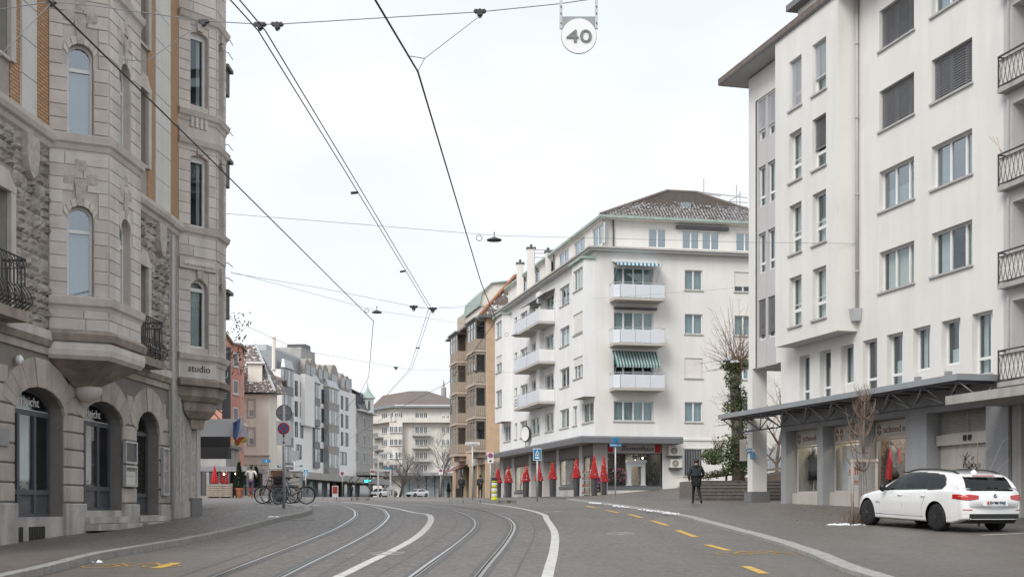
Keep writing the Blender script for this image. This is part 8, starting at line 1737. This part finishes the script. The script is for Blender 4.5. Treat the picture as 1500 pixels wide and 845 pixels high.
def sedan():
    top = [(0, .55), (.08, .64), (.35, .74), (.9, .84), (1.25, .92), (1.6, 1.12), (2.0, 1.33), (2.5, 1.44), (3.1, 1.41), (3.7, 1.26), (4.2, 1.08), (4.55, 1.02), (4.66, .9), (4.7, .6)]; belt = [(0, .53), (.35, .70), (.9, .80), (1.5, .90), (3.0, .96), (4.0, .99), (4.5, .96), (4.7, .58)]
    sg = [[(1.5, .93), (1.95, 1.22), (2.35, 1.36), (2.35, .97)], [(2.42, .97), (2.42, 1.37), (3.0, 1.34), (3.6, 1.16), (3.75, 1.02)]]
    def rg(x, y, z): return 3.35 < x < 4.25 and abs(y) < .55 and z > 1.04
    e, body, *_ = car('saloon_car', 'white saloon car driving left of the tram stop frame', 4.7, 1.85, top, belt, sg, (1.2, 2.1), rg, (.85, 3.73), .34, 'car_white', 'cars', nx=120, detail=False)
    for s_ in (1, -1): MB().hexa([(.12, s_*.5, .62), (.25, s_*.82, .66), (.6, s_*.84, .72), (.4, s_*.6, .72), (.13, s_*.5, .68), (.26, s_*.82, .73), (.6, s_*.83, .78), (.42, s_*.6, .78)]).build('headlamp', 'chrome', e, org=(0, 0, 0))
    MB().box((.0, -.5, .25), (.1, .5, .42)).build('grille', 'car_trim', e, org=(0, 0, 0)); MB().box((-.01, -.26, .43), (.06, .26, .53)).build('plate', 'white_enamel', e, org=(0, 0, 0)); return e
s1 = sedan(); p = at(549, 727, 205); c2 = dup(s1, label='white saloon car standing before the cream block glazing', group='cars'); c3 = dup(s1, label='dark car half hidden behind the tram stop frame', group='cars')
def drive(e, px, Y, rz): p = at(px, 0, Y); e.location = (p.x, Y, zg(p.x, Y)); e.rotation_euler[2] = rz
drive(s1, 547, 207, R(70)); drive(c2, 598, 225, R(52)); drive(c3, 556, 232, R(60))
for ch in [o for o in bpy.data.objects if o.parent == c3 and o.name.startswith('body')]:
    ch.data = ch.data.copy(); ch.data.materials.clear(); ch.data.materials.append(M['car_dark'])
# ---------------------------------------------------------------- trees and shrubs
def limbs(base, h, r0, seed, levels=4, n0=7, up=.55, spread=.8, crown=.35, droop=0.0, wig=.12, minr=.0035, lens=None, kids=4, thin=.62):
    rnd = random.Random(seed); tr = MB(); tw = MB()
    def grow(p, d, l, r, lv):
        pts = [p]; rr = [r]; n = 4
        for i in range(n):
            d = (d+V(rnd.gauss(0, wig), rnd.gauss(0, wig), rnd.gauss(0, wig*.6)+.05*up-droop*.1)).normalized(); p = p+d*l/n; pts.append(p); rr.append(max(minr, r*(1-(i+1)/n*.65)))
        (tr if lv == 0 else tw).tube(pts, rr, 6 if lv < 2 else 3)
        if lv < levels:
            for k in range(kids if lv else n0):
                t = rnd.uniform(crown if lv == 0 else .25, 1.0); q = pts[min(n, int(t*n))]; a = rnd.uniform(0, 6.283); e = V(math.cos(a), math.sin(a), 0)
                nd = (d*rnd.uniform(.35, .8)+e*spread*rnd.uniform(.5, 1)+V(0, 0, up*rnd.uniform(.2, 1))).normalized(); grow(q, nd, l*rnd.uniform(.42, .72)*thin/.62, max(minr, rr[min(n, int(t*n))]*.55), lv+1)
    grow(Vector(base), V(0, 0, 1), h, r0, 0); return tr, tw
def bare_tree(px, py, Y, hpx, seed, lb, trunk_m='bark', twig_m='twig_grey', group='bare trees at the end of the street', lift=0.0, **kw):
    p = at(px, py, Y); z = zg(p.x, p.y)+lift; h = (py-hpx)/FP*Y; e = empty('bare_tree', (p.x, p.y, z), lb, 'tree', group); tr, tw = limbs((p.x, p.y, z), h*.62, h*.028, seed, **kw); tr.build('trunk', trunk_m, e, smooth=True); tw.build('crown', twig_m, e); return e
bare_tree(586, 727, 215, 645, 2, 'largest bare tree, in front of the cream block bay', levels=4, n0=11, kids=4, spread=1.0, crown=.3, minr=.012)
bare_tree(645, 728, 200, 630, 3, 'bare tree right of the far white car', levels=4, n0=9, kids=4, spread=.9, crown=.35, minr=.012)
bare_tree(561, 727, 230, 665, 4, 'small bare tree beside the tram stop frame', levels=4, n0=9, kids=4, spread=1.0, minr=.012)
bare_tree(618, 727, 245, 665, 5, 'faint bare tree behind the far white car', levels=4, n0=9, kids=4, spread=1.0, minr=.012)
# young staked tree by the parked car
def young():
    p = at(1266, 766, 34.5); z = zg(p.x, p.y)+.06; e = empty('young_tree', (p.x, p.y, z), 'young bare street tree tied between three stakes beside the white car', 'tree'); rnd = random.Random(21); tr = MB(); tw = MB()
    H = 3.75; pts = [V(p.x+.02*math.sin(i), p.y, z+H*i/8) for i in range(9)]; tr.tube(pts, [.06*(1-i/8)**.8+.006 for i in range(9)], 8)
    for i in range(26):
        t = rnd.uniform(.42, .97); q = pts[int(t*8)]; a = rnd.uniform(0, 6.283); l = (1.15-t)*rnd.uniform(1.3, 2.1); e_ = V(math.cos(a), math.sin(a), 0); P = [q+e_*l*.55*(1-(1-f)**1.6)+V(0, 0, l*f*f*.95) for f in np.linspace(0, 1, 7)]; tw.tube(P, [.017*(1-f)+.004 for f in np.linspace(0, 1, 7)], 4)
        for k in range(6):
            f = rnd.uniform(.25, .95); c = P[int(f*6)]; b_ = rnd.uniform(0, 6.283); m = rnd.uniform(.15, .42); tw.tube([c, c+V(math.cos(b_)*m*.4, math.sin(b_)*m*.4, m*.55), c+V(math.cos(b_)*m*.5, math.sin(b_)*m*.5, m)], [.007, .005, .003], 3)
    tr.build('trunk', 'twig_grey', e, smooth=True); tw.build('crown', 'twig', e)
    st = empty('tree_stakes', (p.x, p.y, z), 'wooden stakes and crossbars holding the young street tree', 'stakes')
    C = [V(p.x-.36, p.y-.15, z), V(p.x+.3, p.y-.1, z), V(p.x, p.y+.4, z)]
    for c in C: MB().tube([c, c+V(0, 0, 1.72)], .045, 8).build('stake', 'stake', st, smooth=True)
    for i in range(3): MB().beam(C[i]+V(0, 0, 1.68), C[(i+1) % 3]+V(0, 0, 1.68), .05, .07).build('crossbar', 'stake', st)
    MB().lathe(C[1]+V(.0, -.06, 1.68), [(.04, 0), (.03, .05)], 8, (0, -1, 0)).build('knot', 'wood_light', st)
    b = MB()
    for i in range(160): a = rnd.uniform(0, 6.283); q = V(p.x-.05+rnd.gauss(0, .22), p.y+rnd.gauss(0, .15), z); b.tube([q, q+V(.05*math.cos(a), .05*math.sin(a), rnd.uniform(.05, .28)), q+V(.16*math.cos(a), .16*math.sin(a), rnd.uniform(.05, .4))], .004, 3)
    tag(b.build('dry_grass', 'twig', kind='stuff'), 'dry grass and twigs round the foot of the young tree', 'grass')
young()
p = at(1434, 745, 33.0); z = zg(p.x, p.y)+.06; e = empty('bare_shrub', (p.x, p.y, z), 'bare forked shrub sticking up behind the white car roof', 'shrub'); rnd = random.Random(5); b = MB()
for dx, h in ((-.55, .9), (-.25, 1.15), (-.05, 1.5), (.2, .95), (.62, 1.15), (.8, .7)):
    P = [V(p.x, p.y, z), V(p.x, p.y, z+1.05), V(p.x+dx*.5, p.y, z+1.1+h*.35), V(p.x+dx, p.y, z+1.05+h)]; b.tube(P, [.035, .025, .014, .005], 5)
    for k in range(3): c = P[2].lerp(P[3], rnd.random()); b.tube([c, c+V(rnd.uniform(-.25, .25), 0, rnd.uniform(.05, .3))], .005, 3)
b.build('branches', 'twig_grey', e)
# leaf clouds
def leaves(b, c, rad, n, size, rnd, flat=.0):
    for i in range(n):
        o = V(rnd.gauss(0, 1), rnd.gauss(0, 1), rnd.gauss(0, 1)).normalized()*(rnd.random()**.45); q = V(c[0]+o.x*rad[0], c[1]+o.y*rad[1], c[2]+o.z*rad[2]); s_ = size*rnd.uniform(.6, 1.3); a = V(rnd.gauss(0, .6), rnd.gauss(-.5, .6), rnd.gauss(.5, .5)).normalized(); x = a.orthogonal().normalized(); x = (x*math.cos(i)+a.cross(x)*math.sin(i))*s_; y = a.cross(x)*.7
        b.add([q-x, q-y*.6, q+x*.7, q+y*.6], [(0, 1, 2, 3)])
def ivytree():
    Y = 61.5; X = lambda p: (p-CX)/FP*Y; Z = lambda y: CZ+(HY-y)/FP*Y; z = 3.3; e = empty('ivy_tree', (X(1078), Y, z), 'pollarded tree wrapped in ivy with bare shoots beside the white pillar', 'tree'); rnd = random.Random(14)
    MB().tube([V(X(1082), Y, z-.5), V(X(1080), Y, Z(620)), V(X(1077), Y, Z(570)), V(X(1078), Y, Z(532))], [.32, .28, .25, .3], 10).build('trunk', 'bark', e, smooth=True)
    b = MB(); dark = MB()
    for (px, py, rx, rz, n) in ((1078, 536, .62, .35, 420), (1066, 536, .35, .3, 180), (1073, 556, .42, .55, 380), (1080, 580, .45, .6, 380), (1074, 598, .55, .5, 420), (1082, 620, .45, .5, 300), (1080, 640, .55, .6, 420), (1074, 655, .65, .5, 480), (1084, 668, .8, .5, 500), (1072, 674, .7, .4, 380), (1088, 600, .4, .8, 300), (1082, 684, .8, .4, 480)):
        leaves(b if rnd.random() < .75 else dark, (X(px), Y-.1, Z(py)), (rx*1.1, .45, rz), int(n*1.0), .085, rnd)
    b.build('ivy_leaves', 'ivy', e, kind='stuff'); dark.build('ivy_leaves', 'conifer', e, kind='stuff')
    tw = MB()
    for i in range(95):
        a = rnd.uniform(-1.65, 1.65); l = rnd.uniform(1.2, 3.6) if abs(a) < .9 else rnd.uniform(.8, 2.2); c = V(X(rnd.uniform(1064, 1092)), Y+rnd.uniform(-.4, .4), Z(rnd.uniform(525, 545))); ox = math.sin(a)*l*.75; P = [c+V(ox*f, rnd.gauss(0, .05), l*f*max(.12, math.cos(a))*.95-.25*f*f*abs(a)) for f in np.linspace(0, 1, 6)]; tw.tube(P, [.014*(1-f)+.005 for f in np.linspace(0, 1, 6)], 3)
        for k in range(3): q = P[rnd.randrange(2, 6)]; tw.tube([q, q+V(rnd.uniform(-.3, .3)+ox*.1, 0, rnd.uniform(-.1, .4))], .005, 3)
    for i in range(30):
        c = V(X(rnd.uniform(1050, 1070)), Y-.2, Z(rnd.uniform(575, 625))); tw.tube([c+V(1.2, 0, .3), c, c+V(rnd.uniform(-.5, .1), 0, rnd.uniform(-.2, .7))], .006, 3)
    tw.build('shoots', 'twig', e); sn = MB()
    for px, py, w in ((1062, 527, .22), (1074, 531, .26), (1085, 567, .12)): leaves(sn, (X(px), Y-.45, Z(py)), (w, .2, .06), 40, .08, rnd)
    sn.build('snow_cap', 'snow', e)
ivytree()
def shrub(px, py, Y, rx, rz, n, lb, m='ivy', seed=1, dry=False):
    p = at(px, py, Y); e = empty('shrub', (p.x, p.y, p.z-rz), lb, 'shrub'); rnd = random.Random(seed); b = MB(); leaves(b, p, (rx, .6, rz), n, .09, rnd); b.build('foliage', m, e, kind='stuff'); t = MB()
    for i in range(34): a = rnd.uniform(-1, 1); q = V(p.x+rnd.gauss(0, .1), p.y, p.z-rz); t.tube([q, q+V(a*rx*.5, rnd.uniform(-.2, .2), rz), q+V(a*rx, rnd.uniform(-.3, .3), rz*rnd.uniform(1.3, 2.3))], [.012, .008, .004], 3)
    t.build('stems', 'twig', e)
shrub(1044, 668, 63.5, .62, .42, 700, 'low green shrub left of the ivy tree', seed=2); shrub(1054, 652, 64, .4, .5, 60, 'reddish bare shrub standing over the low green shrub', 'ivy_dry', 3)
rnd = random.Random(31); b = MB()
for i in range(13): p = at(1036+i*5, 697-i*1.25, 61.9); leaves(b, p, (.3, .25, .22), 75, .06, rnd)
tag(b.build('ground_cover', 'hedge_dry', kind='stuff'), 'low dry ground cover on the bank beside the steps', 'ground cover')
# branches seen through the passage
p = at(1130, 575, 68); e = empty('rear_tree', (p.x, p.y, 3.2), 'bare tree seen through the passage behind the pillar', 'tree'); tr, tw = limbs((p.x+.3, p.y, 3.0), 4.6, .12, 8, levels=3, n0=10, kids=5, spread=1.1); tr.build('trunk', 'bark', e); tw.build('crown', 'twig', e)
# potted conifers at the terrace
def conifer(px, yb, yt, Y, w, lb, seed, pot='terracotta'):
    p = at(px, yb, Y); z = zg(p.x, p.y)+.12; e = empty('potted_conifer', (p.x, p.y, z), lb, 'potted tree', 'potted conifers'); rnd = random.Random(seed); hp = .5; k = Y/1875; h = (yb-yt)*k-hp
    MB().lathe((p.x, p.y, z), [(w*k*.55, 0), (w*k*.72, hp*.8), (w*k*.8, hp*.82), (w*k*.8, hp), (w*k*.7, hp-.03)], 16).build('pot', pot, e); MB().tube([(p.x, p.y, z+hp-.1), (p.x, p.y, z+hp+h*.9)], .03, 6).build('trunk', 'bark', e); b = MB()
    for i in range(900):
        f = rnd.random()**1.2; r_ = w*k*(1-f*.9)*(1-.5*max(0, .12-f)/.12)*rnd.uniform(.5, 1.15); a = rnd.uniform(0, 6.283); c = V(p.x+r_*math.cos(a), p.y+r_*math.sin(a), z+hp+f*h); s_ = rnd.uniform(.05, .11); o = V(math.cos(a), math.sin(a), 1.4).normalized(); x = o.cross(V(0, 0, 1)).normalized()*s_*.35; b.add([c-x, c+x, c+o*s_*1.5], [(0, 1, 2)])
    b.build('foliage', 'conifer', e, kind='stuff')
conifer(350, 728, 678, 66.5, 9, 'potted conifer in terracotta left of the running person', 1); conifer(375, 728, 684, 67.5, 7, 'potted conifer right of the running person', 2, 'wood_light'); conifer(657, 727, 706, 118, 3.5, 'far potted conifer by the tan house corner', 3, 'pot_grey')
